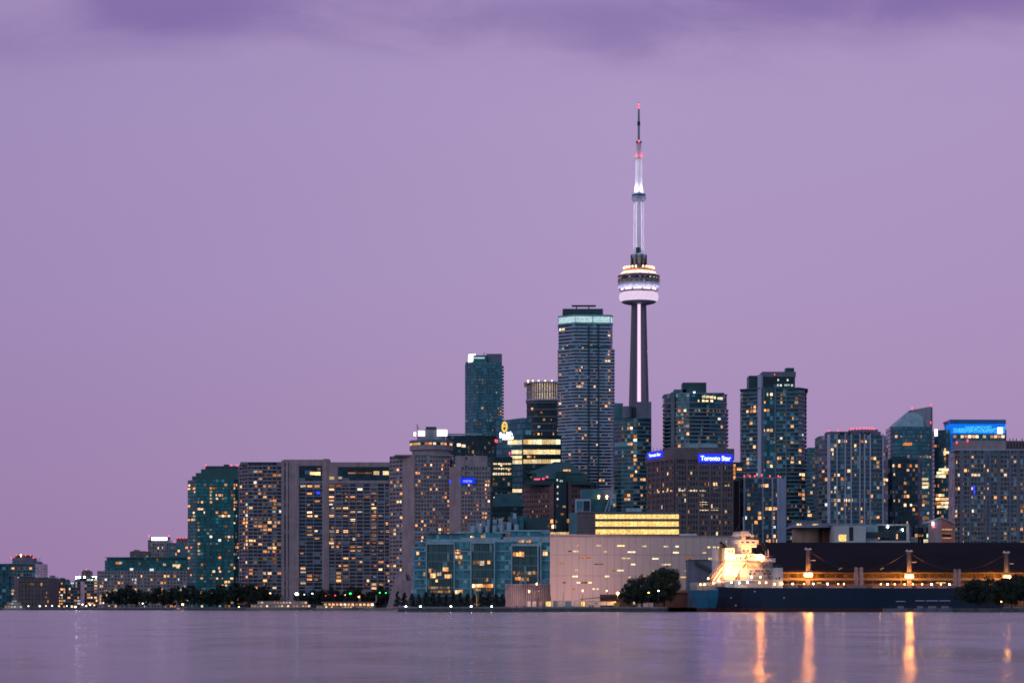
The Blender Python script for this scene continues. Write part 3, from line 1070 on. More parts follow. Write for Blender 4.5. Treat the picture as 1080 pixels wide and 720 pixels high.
# blue side wall
q = MB()
a, d, n, L = b.edge(0)
P = lambda t_, o: tuple(a + d * t_ + n * o)
q.face([(*P(0, .5), b.base), (*P(L, .5), b.base), (*P(L, .5), b.z(440.5)), (*P(0, .5), wz(444, 1974))], [(0, 0), (10, 0), (10, 32), (0, 32)])
q.face([(*P(L, .5), b.base), (*P(L, -9), b.base), (*P(L, -9), b.z(440.5)), (*P(L, .5), b.z(440.5))], [(0, 0), (3, 0), (3, 32), (0, 32)])
q.face([(*P(0, .5), wz(444, 1974)), (*P(L, .5), b.z(440.5)), (*P(L, -9), b.z(440.5)), (*P(0, -9), wz(444, 1974))])
q.face([(*P(L, -9), b.base), (*P(0, -9), b.base), (*P(0, -9), wz(444, 1974)), (*P(L, -9), b.z(440.5))])
q.face([(*P(0, -9), b.base), (*P(0, .5), b.base), (*P(0, .5), wz(444, 1974)), (*P(0, -9), wz(444, 1974))])
q.build('side_wall', M['g_blue'], b.root)
for y0, y1, x0 in ((464, 468.5, 536), (474.5, 478.5, 540), (480.5, 483.5, 539), (485, 489, 540), (515.5, 519, 541)):
    w_ = (551 - x0) / 3
    for kk in range(3):
        b.winpx(0, x0 + kk * w_ + .15, x0 + (kk + 1) * w_ - .15, y0, y1, 'office', .65)
for y0, y1, x1 in ((463.3, 468.3, 591), (474, 478.8, 591), (484.3, 488.5, 591)):
    w_ = (x1 - 551.8) / 8
    for kk in range(8):
        b.winpx(1, 551.8 + kk * w_ + .08, 551.8 + (kk + 1) * w_ - .08, y0, y1, 'office', .1)
for x0, x1 in ((556, 558.5), (559, 560.5), (563, 564.5)):
    b.winpx(1, x0, x1, 480.4, 482.4, 'lit')
b.wins({1: 16}, 492, 3.9, 0.03, (('litdim', 1),), cap=60)
# sign: sun disc above two lines of letters
ang = math.atan2(d.y, d.x)


def on_edge(b, i, px, py, off):
    a, d, n, L = b.edge(i)
    kx = (px - CX) / F
    u = (kx * a.y - a.x) / (d.x - kx * d.y)
    p_ = a + d * u + n * off
    return (p_.x, p_.y, wz(py, p_.y))


pc = on_edge(b, 0, 532.8, 450, .9)
q = MB()
N = 24
for r0, r1 in ((2.5, 3.6),):
    ring = [[(pc[0] + d.x * r_ * math.cos(2 * PI * k / N) + n.x * o_, pc[1] + d.y * r_ * math.cos(2 * PI * k / N) + n.y * o_, pc[2] + r_ * 1.3 * math.sin(2 * PI * k / N)) for k in range(N)] for r_, o_ in ((2.1, 0), (3.5, 0), (3.5, -.4), (2.1, -.4))]
    for A, B in zip(ring, ring[1:] + ring[:1]):
        for k in range(N):
            q.face([A[k], A[(k + 1) % N], B[(k + 1) % N], B[k]])
    for k in range(7):      # rays inside the ring
        an = -0.2 + k * 0.56
        c_, s_ = math.cos(an), math.sin(an)
        q.face([(pc[0] + d.x * r_ * c_ - w_ * d.x * s_, pc[1] + d.y * r_ * c_ - w_ * d.y * s_, pc[2] + r_ * s_ + w_ * c_) for r_, w_ in ((.5, .25), (1.8, .35), (1.8, -.35), (.5, -.25))])
sg = q.build('sun_sign', M['sunlogo'], b.root)
p1 = on_edge(b, 0, 534.5, 458.2, .9)
put_text(sg, 'Sun Life', p1, 21 / 1.32, 4.6, ang, 'signwhite', .035)
p1 = on_edge(b, 0, 536.5, 461.8, .9)
put_text(sg, 'Financial', p1, 17 / 1.32, 2.4, ang, 'signwhite', .03)
b.beacon(524.2, 464.5, 'red', .9, 16)
b.beacon(537.5, 477.4, 'red', .9, 4)
b.beacon(539, 499, 'red', .7, 4)

b = Bld('office_block', 'dark office block with rows of white lit windows beside the green hipped hall', OFF, [(510, 3), (519.5, 0), (540.5, 2)], 1860, 22, seed=38)
b.body(482, 'g_dark', [4, 8], 3.8)
b.frame({1: 8}, 482, 'tealdark', 3.8, .4, 1.3, .35)
for y in (488.4, 493.4, 499.2):
    for kk in range(7):
        if b.rng.random() < .85:
            b.winpx(1, 513.5 + kk * 3.7 if kk > 1 else 520 + kk * 3, 516.8 + kk * 3.7 if kk > 1 else 522.5 + kk * 3, y - 1.4, y + 1.4, 'office', .15)
b.wins({1: 8}, 484, 3.8, .08, (('lit', .5), ('litdim', .5)), cap=40)
b.box('parapet', 511, 540, 482.2, 481.3, 'tealdark', .5, 18)

# --- round crowned tower behind it
D = 2200
b = Bld('office_tower', 'round fronted dark tower with a warm glowing colonnade crown', OFF, [(555.5, 9), (560, 3), (567, 0), (583, 0), (592, 4)], D, 30, seed=39)
b.body(421.5, 'g_dark', [2, 3, 6, 4], 3.3)
b.slabs(424, 6.6, 'bluegrey', .25, 1.0, name='floor_band')
pol = offset(b.poly, -.8)
q = MB()
q.prism(pol, b.z(421.4), b.z(403.8), nb=[2, 3, 6, 4], nf=6)
q.build('crown', M['crownwarm'], b.root)
for k in range(16):
    e = 0 if k < 3 else 1 if k < 6 else 2 if k < 12 else 3
    k0, kn = ((0, 3), (3, 3), (6, 6), (12, 4))[e]
    q = MB()
    Lk = b.edge(e)[3]
    b.ebox(q, e, (k - k0) * Lk / kn + .1, (k - k0) * Lk / kn + 1.5, b.z(421.3), b.z(403.7), -.6, .2)
    q.build('crown_column', M['concrete'], b.root)
q = MB()
q.prism(offset(b.poly, 2.6), b.z(403.7), b.z(402.2))
q.prism(offset(b.poly, .9), b.z(421.9), b.z(420.4))
q.prism(offset(b.poly, .5), b.z(413.5), b.z(412.6))
q.build('cornice', M['lilac'], b.root)
for px in (557, 562, 568, 575, 582, 589):
    b.beacon(px, 401.4, 'podwarm', .8, 2)
b.wins({1: 3, 2: 6, 3: 4}, 424, 3.3, .07, cap=34)
b.slabs(405, 99, 'lilac', -2, .5, ybase=405, name='roof')

# --- tall banded tower
b = Bld('apartment_tower', 'tallest apartment tower, banded with pale balconies under a glowing pale crown', APT, [(589, 12), (606.5, 0), (644, 4), (646, 9)], 2050, 30, seed=40)
b.body(341, 'g_slate', [5, 12, 2], 2.78)
polw = [(wx(588, 2062), 2062), (wx(606.3, 2049.2), 2049.2), (wx(647, 2053), 2053.5), (wx(648.5, 2060), 2060), (wx(646, 2090), 2091), (wx(589.5, 2090), 2091)]
poln = [(wx(589, 2062), 2062), (wx(606.3, 2049.4), 2049.4), (wx(644.8, 2053), 2053.4), (wx(645.5, 2060), 2060), (wx(644, 2090), 2091), (wx(590, 2090), 2091)]
b.slabs(366, 2.78, 'lilac', 0, 1.15, poly=polw)
b.slabs(344.5, 2.78, 'lilac', 0, 1.15, poly=poln, ybase=362.6)
q = MB()
q.prism(offset(b.poly, -.2), b.z(339.6), b.z(333.4), nb=[5, 12, 2], nf=2)
q.build('crown', M['crown'], b.root)
q = MB()
for i, c in ((1, 0), (1, 0.5), (1, .995)):
    L = b.edge(i)[3]
    b.ebox(q, i, max(0, c * L - .35), min(L, c * L + .35), b.z(340.9), b.z(332), -.5, .4)
q.prism(offset(b.poly, .5), b.z(341.4), b.z(339.7))
q.prism(offset(b.poly, .4), b.z(333.2), b.z(331.4))
q.build('crown_frame', M['paleblue'], b.root)
b.box('roof_house', 593.5, 636, 331.4, 325.5, 'tealdark', 6, 24)
b.box('window_washing_rig', 603, 628.5, 323.2, 321.6, 'darkgrey', 12, 15)
for px in (608, 621):
    b.pole('rig_post', px, 323, 326, 'darkgrey', .5, 13)
b.wins({0: 5, 1: 12}, 344, 2.78, .085, (('lit', .8), ('litdim', .18), ('cool', .02)), fw=.72, fz=.62, off=.2, cap=95)
q = MB()
for c in (.36, .63):
    L = b.edge(1)[3]
    b.ebox(q, 1, c * L, c * L + 1.0, b.base, b.z(342), -.2, 1.7)
q.build('privacy_screen', M['tealdark'], b.root)

# --- granite office with green copper roof
b = Bld('office_block', 'pink granite office block with a green glass corner and hipped copper roof', OFF, [(551.5, 20), (584.5, 4), (586.5, 0), (597, 0), (599, 4), (629, 16)], 1760, 28, seed=41)
b.body(509.5, 'g_brown', [14, 1, 4, 1, 9], 3.6)
b.frame({0: 14, 4: 9}, 510, 'granite', 3.6, .9, 1.7, .4)
q = MB()
for i in (0, 4):
    L = b.edge(i)[3]
    b.ebox(q, i, 0 if i else L - 3.5, L if not i else 2.5, b.base, b.z(509), -.3, .62)
q.build('corner_pier', M['granite'], b.root)
q = MB()
L = b.edge(2)[3]
b.ebox(q, 2, 0, L, b.base, b.z(497), -.3, .25)
q.build('glass_corner', M['g_dark'], b.root)
b.box('upper_storeys', 561, 619, 509.5, 499, 'copper', 9, 34)
b.box('terrace_glazing', 566, 590, 505, 498.5, 'teal', 7.6, 9.5)
D2 = 1768
q = MB()
q.prism([(wx(556, D2), D2), (wx(616, D2), D2), (wx(616, D2), D2 + 40), (wx(556, D2), D2 + 40)], wz(499, D2), wz(485.6, D2), poly2=[(wx(585, D2), D2 + 14), (wx(601, D2), D2 + 14), (wx(601, D2), D2 + 26), (wx(585, D2), D2 + 26)])
q.build('roof', M['copper'], b.root)
b.box('terrace', 553, 626, 511, 507.5, 'tealdark', 4, 12)
for x0, x1, y0, y1, mt in ((594, 602, 494.8, 496.5, 'lit'), (563.5, 569.5, 504.5, 505.6, 'red'), (572, 574, 504, 505.4, 'red'), (576, 578, 502, 503.5, 'red')):
    D3 = 1764
    q = MB()
    q.box(wx(x0, D3), wx(x1, D3), D3 - .2, D3 + .3, wz(y1, D3), wz(y0, D3))
    q.build('roof_light', M[mt], b.root)
for x, y in ((587.5, 506), (588, 513), (588, 520), (588, 526), (587.5, 533), (595, 534), (592, 507), (593, 542), (587, 550)):
    b.winpx(2, x - .5 if x < 590 else x - 1.5, x + .8 if x < 590 else x + 1.5, y - 1, y + 1, 'cool' if y < 530 else 'litdim', .4)
b.wins({0: 14, 4: 9}, 512, 3.6, .012, (('litdim', 1),), fw=.5, fz=.45, off=.1, cap=10)
for x, y in ((582.5, 549.5), (598.5, 549), (583.5, 555)):
    b.winpx(0 if x < 590 else 4, x - 1.3, x + 1.3, y - 2, y + 2, 'lit', .8)

b = Bld('market_hall', 'low hall with a green hipped roof beside the granite office block', 'building', [(519, 0), (551, 3)], 1720, 30, seed=42)
b.body(534, 'g_dark', [10], 3.4)
b.slabs(535, 3.4, 'tealdark', .4, .9, name='floor_band')
D2 = 1718
q = MB()
q.prism([(wx(517, D2), D2), (wx(553, D2), D2), (wx(553, D2), D2 + 34), (wx(517, D2), D2 + 34)], wz(534, D2), wz(519.5, D2), poly2=[(wx(523, D2), D2 + 12), (wx(545, D2), D2 + 12), (wx(545, D2), D2 + 22), (wx(523, D2), D2 + 22)])
q.build('roof', M['copper'], b.root)
b.box('skylight', 530, 537, 527, 524.5, 'teal', 4, 9)
b.wins({0: 10}, 536, 3.4, .10, (('litdim', 1),), cap=14)

# --- dark condominium at the foot of the big tower
b = Bld('apartment_tower', 'dark blue apartment tower at the foot of the tall concrete needle tower', APT, [(648, 10), (655, 2), (668, 0), (672, -1.5), (687, 3)], 1800, 28, seed=50)
b.body(441, 'g_slate', [2, 4, 1, 5], 2.95)
b.box('roof_house', 648, 657, 441, 425, 'teal', 11, 24)
q = MB()
q.lathe([(3.9, wz(441, 1808)), (3.9, wz(428.5, 1808)), (.05, wz(428.5, 1808))], wx(661.3, 1808), 1808, 24)
q.build('roof_drum', M['bluegrey'], b.root)
b.box('roof_house', 671.5, 687, 441, 423.5, 'bluegrey', 2, 20)
b.box('roof_house', 666, 672, 441, 429, 'darkgrey', 9, 20)
b.slabs(443, 2.95, 'slab', .15, .5, name='floor_band')
b.wins({1: 4, 2: 1, 3: 5}, 443, 2.95, .10, (('lit', .8), ('litdim', .2)), cap=60, skip=lambda i, c, f, nb, nf: f < 4)

# --- the needle tower
D = 2560
tcx, tcy = wx(673.7, D), D
u = D / F
Z = lambda py: wz(py, D)
T = thing('observation_tower', 'very tall concrete needle tower with a round lit pod and long mast', 'observation tower', (tcx, tcy, G0))
q = MB()


def ysec(z, r):
    """three legged section: two legs towards the viewer's sides, one behind, recesses between"""
    pts = []
    for k, an in enumerate((-PI / 2 - PI / 3 + 0.0, -PI / 2 + PI / 3, PI / 2)):
        w = 2.7 + 0.10 * r
        dx_, dy_ = math.cos(an), math.sin(an)
        nx_, ny_ = -dy_, dx_
        core = 3.6 + .16 * r
        pts += [(tcx + dx_ * core - nx_ * w, tcy + dy_ * core - ny_ * w), (tcx + dx_ * r - nx_ * w * .8, tcy + dy_ * r - ny_ * w * .8),
                (tcx + dx_ * r + nx_ * w * .8, tcy + dy_ * r + ny_ * w * .8), (tcx + dx_ * core + nx_ * w, tcy + dy_ * core + ny_ * w)]
    return pts


lev = [(G0, 22), (Z(560), 16.5), (Z(500), 13.6), (Z(425), 10.6), (Z(370), 9.0), (Z(321), 7.6)]
for (z0, r0), (z1, r1) in zip(lev, lev[1:]):
    hx = lambda r: [(tcx + (3.4 + .22 * r) * math.cos(k * PI / 3), tcy + (3.4 + .22 * r) * math.sin(k * PI / 3)) for k in range(6)]
    q.prism(hx(r0), z0, z1, poly2=hx(r1), top=False, bottom=False)
    q.prism(ysec(z0, r0), z0, z1, poly2=ysec(z1, r1), top=False, bottom=False)
q.build('shaft', M['tower'], T)
q = MB()
q.prism([(tcx - 2.6, tcy - 8.2), (tcx + 2.6, tcy - 8.2), (tcx + 2.6, tcy - 3), (tcx - 2.6, tcy - 3)], G0, Z(425), poly2=[(tcx - 1.9, tcy - 6.6), (tcx + 1.9, tcy - 6.6), (tcx + 1.9, tcy - 3), (tcx - 1.9, tcy - 3)])
q.prism([(tcx - 1.9, tcy - 6.6), (tcx + 1.9, tcy - 6.6), (tcx + 1.9, tcy - 3), (tcx - 1.9, tcy - 3)], Z(425), Z(321.5), poly2=[(tcx - 1.6, tcy - 5.6), (tcx + 1.6, tcy - 5.6), (tcx + 1.6, tcy - 3), (tcx - 1.6, tcy - 3)])
q.build('lit_elevator_shaft', M['towerstrip'], T)
for px, mt in ((665.9, 'deckwhite'), (682, 'red')):
    q = MB()
    q.ball((wx(px, D), tcy - 2, Z(371)), .9, 6)
    q.build('beacon_light', M[mt], T)
L = lambda prof, name, mt, n=48, smooth=False: (lambda q: (q.lathe([(px * u if px else .02, Z(y)) for px, y in prof], tcx, tcy, n), q.build(name, M[mt], T, smooth))[1])(MB())
L([(6, 321), (13, 320.7), (17, 319.6), (18.7, 318.2)], 'pod_base', 'lilac')
L([(18.6, 318.2), (20, 316.6), (20.8, 314), (20.6, 311), (19.6, 309.2), (18.5, 308.8)], 'radome', 'radomelit', 48, True)
L([(18.4, 308.8), (18.2, 308), (19.0, 306.8)], 'ring_gutter', 'darkgrey')
L([(19.0, 306.8), (19.2, 304.3)], 'light_ring', 'podlight')
for k in range(12):
    an = 2 * PI * k / 12 + .13
    q = MB()
    q.ball((tcx + 20.0 * u * math.cos(an), tcy + 20.0 * u * math.sin(an), Z(306)), 1.0, 6)
    q.build('pod_bracket', M['darkgrey'], T)
L([(19.2, 304.4), (21.3, 304), (21.8, 301), (22, 299)], 'lower_deck', 'slab')
L([(21.6, 299), (21.6, 297.8)], 'deck_glazing', 'g_dark')
L([(22, 297.8), (22.2, 297), (22.2, 295.4)], 'deck_band', 'bluegrey')
L([(21.8, 295.4), (21.8, 293)], 'deck_glazing', 'g_dark')
L([(22, 293), (22.2, 292.6), (22.1, 291), (21.4, 290.6)], 'deck_band', 'bluegrey')
for k in range(60):
    an = PI + PI * (k + .5) / 60 + .02 * math.sin(k * 5)
    y, r_ = (298.4, 21.7) if k % 2 else (294.2, 21.9)
    if k % 7 in (0, 3):
        continue
    if k % 5 in (1, 2):
        continue
    o = bpy.data.objects.new('window', win_mesh(1.9, .8, 'litdim' if k % 4 else 'lit', .2))
    COL.objects.link(o)
    o.parent = T
    o.location = (r_ * u * math.cos(an), r_ * u * math.sin(an), Z(y) - G0)
    o.rotation_euler = (0, 0, an + PI / 2)
L([(21.4, 290.6), (17.4, 287.6), (15.5, 286.6)], 'pod_roof', 'radome')
L([(15.5, 288.4), (16, 288.2), (16, 284.6), (15.6, 284.4), (8, 284.4)], 'upper_deck', 'brown')
for k in range(13):
    an = PI + PI * (k + .5) / 13
    if k == 6:
        continue
    q = MB()
    q.ball((tcx + 15.8 * u * math.cos(an), tcy + 15.8 * u * math.sin(an), Z(282.8)), 1.1, 6, 1.2)
    q.build('deck_lamp', M['podwarm'], T)
    q = MB()
    q.ball((tcx + 17.2 * u * math.cos(an), tcy + 17.2 * u * math.sin(an), Z(288.8)), .55, 5)
    q.build('floodlight', M['deck'], T)
L([(8, 284.4), (6.4, 280), (6.4, 276), (8.2, 272.5), (8.6, 269.5), (7.4, 267.6), (4, 267.2)], 'pod_crown', 'slab', 8)
q = MB()
for k in range(8):
    an = 2 * PI * (k + .5) / 8
    q.prism([(tcx + (r_ * math.cos(an) + w_ * math.sin(an)) * u, tcy + (r_ * math.sin(an) - w_ * math.cos(an)) * u) for r_, w_ in ((5, .5), (9, .5), (9, -.5), (5, -.5))], Z(283), Z(269))
q.build('crown_fin', M['darkgrey'], T)
q = MB()
q.box(tcx - 3.2 * u, tcx + .8 * u, tcy - 7.2 * u, tcy - 4, Z(268), Z(262))
q.build('plant_box', M['tealdark'], T)
L([(5.3, 268), (5.1, 240), (4.7, 213)], 'upper_shaft', 'maststeel', 6)
q = MB()
for k in range(6):
    an = 2 * PI * k / 6
    q.prism([(tcx + (r_ * math.cos(an) - w_ * math.sin(an)) * u, tcy + (r_ * math.sin(an) + w_ * math.cos(an)) * u) for r_, w_ in ((4.4, .55), (5.8, .55), (5.8, -.55), (4.4, -.55))], Z(268), Z(213.5), poly2=[(tcx + (r_ * math.cos(an) - w_ * math.sin(an)) * u, tcy + (r_ * math.sin(an) + w_ * math.cos(an)) * u) for r_, w_ in ((4.0, .5), (5.2, .5), (5.2, -.5), (4.0, -.5))])
q.build('shaft_rib', M['radome'], T)
L([(4.8, 213.4), (7.4, 211), (7.6, 208.8), (7.2, 207.2)], 'sky_pod', 'slab', 32)
L([(7.2, 207.2), (7.2, 205.8)], 'sky_pod_glazing', 'g_dark', 32)
L([(7.4, 205.8), (7.2, 204.2), (4.6, 203)], 'sky_pod_roof', 'paleblue', 32)
L([(4.2, 203.2), (3.9, 185), (3.6, 168.2), (.5, 168)], 'lower_mast', 'radome', 12)
L([(4.2, 168.2), (4.2, 165.4), (3, 165)], 'mast_collar', 'maststeel', 12)
L([(2.8, 165.4), (2.5, 151)], 'middle_mast', 'maststeel', 10)
L([(3, 151.2), (3, 149), (1.4, 148.6)], 'mast_collar', 'darkgrey', 10)
L([(1.25, 149), (1.15, 132.5)], 'upper_mast', 'slab', 8)
L([(1.6, 132.5), (1.6, 128.5)], 'mast_joint', 'dark', 8)
L([(1.15, 128.5), (1.0, 116)], 'upper_mast', 'slab', 8)
L([(1.2, 116), (1.1, 108.5), (0, 107)], 'mast_tip', 'radome', 8)


def flood(loc, col, watts, r=.5):
    ld = bpy.data.lights.new('lamp_light', 'POINT')
    ld.energy = watts
    ld.color = col
    ld.shadow_soft_size = r
    o = bpy.data.objects.new('lamp_light', ld)
    COL.objects.link(o)
    o.location = loc
    return o


def spot(loc, aim, col, watts, angle=130, r=.4):
    ld = bpy.data.lights.new('flood_light', 'SPOT')
    ld.energy = watts
    ld.color = col
    ld.spot_size = R(angle)
    ld.spot_blend = 1.0
    ld.shadow_soft_size = r
    o = bpy.data.objects.new('flood_light', ld)
    COL.objects.link(o)
    o.location = loc
    o.rotation_euler = (Vector(aim) - Vector(loc)).to_track_quat('-Z', 'Y').to_euler()
    return o


for an in (-PI / 2 - .9, -PI / 2 + .9, PI / 2):
    ca, sa = math.cos(an), math.sin(an)
    flood((tcx + 7.0 * u * ca, tcy + 7.0 * u * sa, Z(200)), (.95, .80, 1), 4200)          # up-lights on the mast
    for yy_, w_ in ((196, 700), (186, 900), (176, 1000), (168, 900), (158, 600)):  # extra lights added in mid-air to brighten the mast
        flood((tcx + 12 * u * ca, tcy + 12 * u * sa, Z(yy_)), (1, .84, 1), w_)
    for yy_ in (262, 246, 230, 216):
        flood((tcx + 15 * u * ca, tcy + 15 * u * sa, Z(yy_)), (.88, .72, 1), 3300)      # and added ones in mid-air around the upper shaft
    flood((tcx + 4.6 * u * ca, tcy + 4.6 * u * sa, Z(164.2)), (1, .10, .16), 1600)
for k in range(10):
    an = PI + PI * (k + .5) / 10
    flood((tcx + 23.5 * u * math.cos(an), tcy + 23.5 * u * math.sin(an), Z(305.6)), (1, .78, .95), 1900)      # ring light above the radome
    flood((tcx + 18.4 * u * math.cos(an), tcy + 18.4 * u * math.sin(an), Z(286.4)), (1, .50, .20), 1300)
for y, r_, px in ((149.6, 1.1, 0), (110.5, 1.1, 0), (113.6, 1.0, 0), (165.2, 1.3, -2.6), (165.2, 1.3, 2.6)):
    q = MB()
    q.ball((tcx + px * u, tcy - 3.2 * (y > 120) * u - (y < 120) * 1.0, Z(y)), r_, 8)
    q.build('mast_light', M['redpink'], T)

# --- newspaper tower with the blue signs
D = 1450
b = Bld('office_tower', 'brown stone office tower with blue backlit signs on both faces', OFF, [(684, 34), (712, 0), (773, 4)], D, 34, seed=52)
b.body(484, 'g_brown', [18, 20], 3.35)
b.frame({0: 18, 1: 20}, 486.5, 'brown', 3.35, .5, 1.15, .5)
q = MB()
for i, n_ in ((0, 6), (1, 5)):
    L_ = b.edge(i)[3]
    for c in range(n_ + 1):
        b.ebox(q, i, max(0, c * L_ / n_ - .7), min(L_, c * L_ / n_ + .7), b.base, b.z(485), -.2, .9)
q.build('pier', M['brown'], b.root)
b.body(472.6, 'brown', name='parapet', ybase=484.4, poly=offset(b.poly, .75))
for i, n_ in ((0, 18), (1, 20)):
    pass
b.wins({0: 18, 1: 20}, 488, 3.35, .10, (('lit', .6), ('litdim', .35), ('office', .05)), fw=.82, fz=.62, run=.5, cap=72, off=.3)
for x0, x1, y in ((715, 722, 517.8), (726.5, 735, 517.8), (738, 744, 518), (738, 746.5, 530.5), (738, 747, 536.8), (750, 757.5, 536.6), (717.5, 723, 482), (726, 733, 482), (764, 769, 512.8), (753, 757, 513)):
    b.winpx(1, x0, x1, y - 1.4, y + 1.4, 'office', .35)
for x0, y in ((687.5, 520), (692, 519.5), (696, 519.2), (700, 518.8), (704, 518.5), (708, 518)):
    b.winpx(0, x0 - 1.1, x0 + 1.1, y - 1.5, y + 1.5, 'office', .35)
for i, x0, x1, y0, y1, wt, ht in ((0, 685.2, 699.4, 476.8, 482.2, .86, .6), (1, 737.2, 771.8, 479.4, 486.6, .92, .72)):
    pa, pb = on_edge(b, i, x0, y1, 1.1), on_edge(b, i, x1, y1, 1.1)
    a, d, n, L_ = b.edge(i)
    z0, z1 = wz(y1, (pa[1] + pb[1]) / 2), wz(y0, (pa[1] + pb[1]) / 2)
    q = MB()
    q.prism([(pa[0], pa[1]), (pb[0], pb[1]), (pb[0] - n.x * .3, pb[1] - n.y * .3), (pa[0] - n.x * .3, pa[1] - n.y * .3)], z0, z1)
    sg = q.build('sign', M['signblue'], b.root, label='blue backlit sign with white letters')
    W_ = math.hypot(pb[0] - pa[0], pb[1] - pa[1])
    put_text(sg, 'Toronto Star', ((pa[0] + pb[0]) / 2 + n.x * .1, (pa[1] + pb[1]) / 2 + n.y * .1, (z0 + z1) / 2), W_ * wt, (z1 - z0) * ht, math.atan2(d.y, d.x), 'letter', .03)
for x in (689, 693, 697):
    b.pole('aerial', x, 472, 476, 'darkgrey', .15, 26)

# --- tower with curved balconies behind it
b = Bld('apartment_tower', 'broad teal apartment tower with curved balconies behind the brown office tower', APT, [(700.5, 16), (709, 5), (727, 0), (748, 2), (760, 8), (766.5, 16)], 1800, 26, seed=53)
b.body(414, 'g_slate', [3, 6, 7, 4, 3], 2.95)
pol = [(wx(699, 1812), 1814), (wx(708.6, 1804), 1804), (wx(727, 1798.6), 1798.6), (wx(748.4, 1800.6), 1800.6), (wx(761, 1807), 1807), (wx(768.4, 1816), 1816), (wx(767, 1840), 1838), (wx(700, 1840), 1838)]
b.slabs(430, 2.95, 'slab', 0, .85, poly=pol)
b.slabs(414.4, 5.2, 'slab', .5, .8, ybase=424, name='roof_slab')
q = MB()
L_ = b.edge(1)[3]
b.ebox(q, 1, -.5, 2.4, b.base, b.z(413), -.3, 1.9)
q.build('pier', M['bluegrey'], b.root)
b.box('roof_house', 720, 745, 414, 403.2, 'tealdark', 5, 22)
b.box('roof_house', 711, 724, 414, 410.5, 'teal', 5, 22)
b.box('roof_house', 744, 764, 414, 414.8, 'bluegrey', 6, 22)
b.box('glass_canopy', 722, 757, 472, 468, 'paleblue', -6, 2)
for x0, x1, y in ((740.5, 744, 418.2), (744.5, 748, 418.4), (748.5, 752, 418.8), (753, 754.6, 419.4), (756.5, 762, 420), (740.5, 743, 422.6), (744, 747, 423), (749, 751.6, 423), (736, 737.4, 422.8)):
    b.winpx(3 if x1 > 750 else 2, x0, x1, y - 1.3, y + 1.3, 'office', .4)
b.wins({1: 6, 2: 7, 3: 4, 4: 3}, 430, 2.95, .10, (('lit', .75), ('litdim', .2), ('cool', .05)), off=.2, cap=60)
b.beacon(732, 414, 'deckwhite', .6, 1)

# --- big tower right of the brown office
b = Bld('apartment_tower', 'tall dark teal apartment tower with a pale full height pier and stepped roof', APT, [(783.5, 14), (801, 2), (805, -.5), (829, 0), (842, .6), (849, 10)], 1700, 26, seed=54)
b.body(409.5, 'g_slate', [5, 1, 7, 3, 2], 2.85)
pol = [(wx(781.5, 1712), 1712), (wx(801, 1700), 1700.2), (wx(842.4, 1699), 1699), (wx(851, 1709), 1709), (wx(850, 1738), 1736), (wx(783, 1738), 1736)]
b.slabs(411, 2.85, 'slab', 0, .5, poly=pol)
q = MB()
b.ebox(q, 1, -.2, b.edge(1)[3] - .6, b.base, b.z(395), -.3, 1.9)
q.build('pier', M['lilac'], b.root)
q = MB()
for c in (.0, .5, .98):
    L_ = b.edge(2)[3]
    b.ebox(q, 2, c * L_, c * L_ + .5, b.base, b.z(409), -.3, .9)
q.build('fin', M['slab'], b.root)
b.box('roof_house', 789.8, 801.5, 409.5, 396, 'tealdark', 6, 22, nb=[3])
b.box('roof_house', 801.4, 804.4, 409.5, 395.4, 'bluegrey', 3, 22)
b.box('roof_house', 804.4, 838.5, 409.5, 397.2, 'g_dark', 3, 22, nb=[9], fh=2.9)
b.box('roof_parapet', 804, 839.4, 397.2, 391.8, 'bluegrey', 2.4, 22.5)
b.box('lift_house', 828.8, 837.6, 391.8, 387.8, 'tealdark', 8, 18)
b.slabs(409.2, 50, 'slab', .9, .8, ybase=409.2, name='roof_slab', poly=pol)
b.beacon(817, 394.5, 'red', .45, 1.5)
for x0, x1, y in ((820, 822, 405.8), (823, 825, 405.8), (828, 833.6, 405.6), (835, 837, 405.9), (820.5, 822, 400.2), (830.5, 832, 400.4)):
    b.winpx(3 if x1 > 829 else 2, x0, x1, y - 1.0, y + 1.0, 'cool', -2.2)
b.wins({0: 5, 2: 7, 3: 3, 4: 2}, 412, 2.85, .09, (('lit', .82), ('litdim', .13), ('cool', .05)), off=.12, cap=88, fw=.75)

b = Bld('apartment_block', 'white framed apartment block with red roof lights in front of the tall teal tower', APT, [(780, 6), (784, 0), (822, 1), (828, 6)], 1500, 20, seed=55)
b.body(504.5, 'g_grey', [1, 10, 1], 2.85)
b.frame({1: 10}, 506, 'bluegrey', 2.85, .3, .7, .35)
q = MB()
L_ = b.edge(1)[3]
for s0, s1 in ((0, 1.1), (L_ * .52, L_ * .52 + .8), (L_ * .78, L_ * .78 + 1), (L_ - 1.6, L_)):
    b.ebox(q, 1, s0, s1, b.base, b.z(504), -.2, .8)
b.ebox(q, 2, 0.1, b.edge(2)[3], b.base, b.z(504), -.2, .5)
q.build('pier', M['lilac'], b.root)
b.box('roof_house', 784, 825, 504.5, 503, 'pinkconc', 2, 16)
for x in (785, 791, 796, 803.5, 812, 821):
    b.beacon(x, 501.6 if x != 803.5 else 500.4, 'red', .6)
b.wins({1: 10}, 507, 2.85, .17, (('lit', .8), ('litdim', .15), ('cool', .05)), off=.12, cap=46)

b = Bld('office_block', 'narrow low block with a lit corner wedged beside the brown office tower', 'building', [(772.5, 0), (784, 2)], 1620, 20, seed=56)
b.body(487, 'g_dark', [4], 3.4)
b.slabs(490, 3.4, 'slab', .3, .7, name='floor_band')
for y in (491, 495, 499, 503.5):
    b.winpx(0, 773.4, 775.4, y - 1.7, y + 1.7, 'lit', .5)
b.winpx(0, 777, 782, 493.5, 495.8, 'lit', .5)
b.wins({0: 4}, 492, 3.4, .07, cap=6, off=.4)

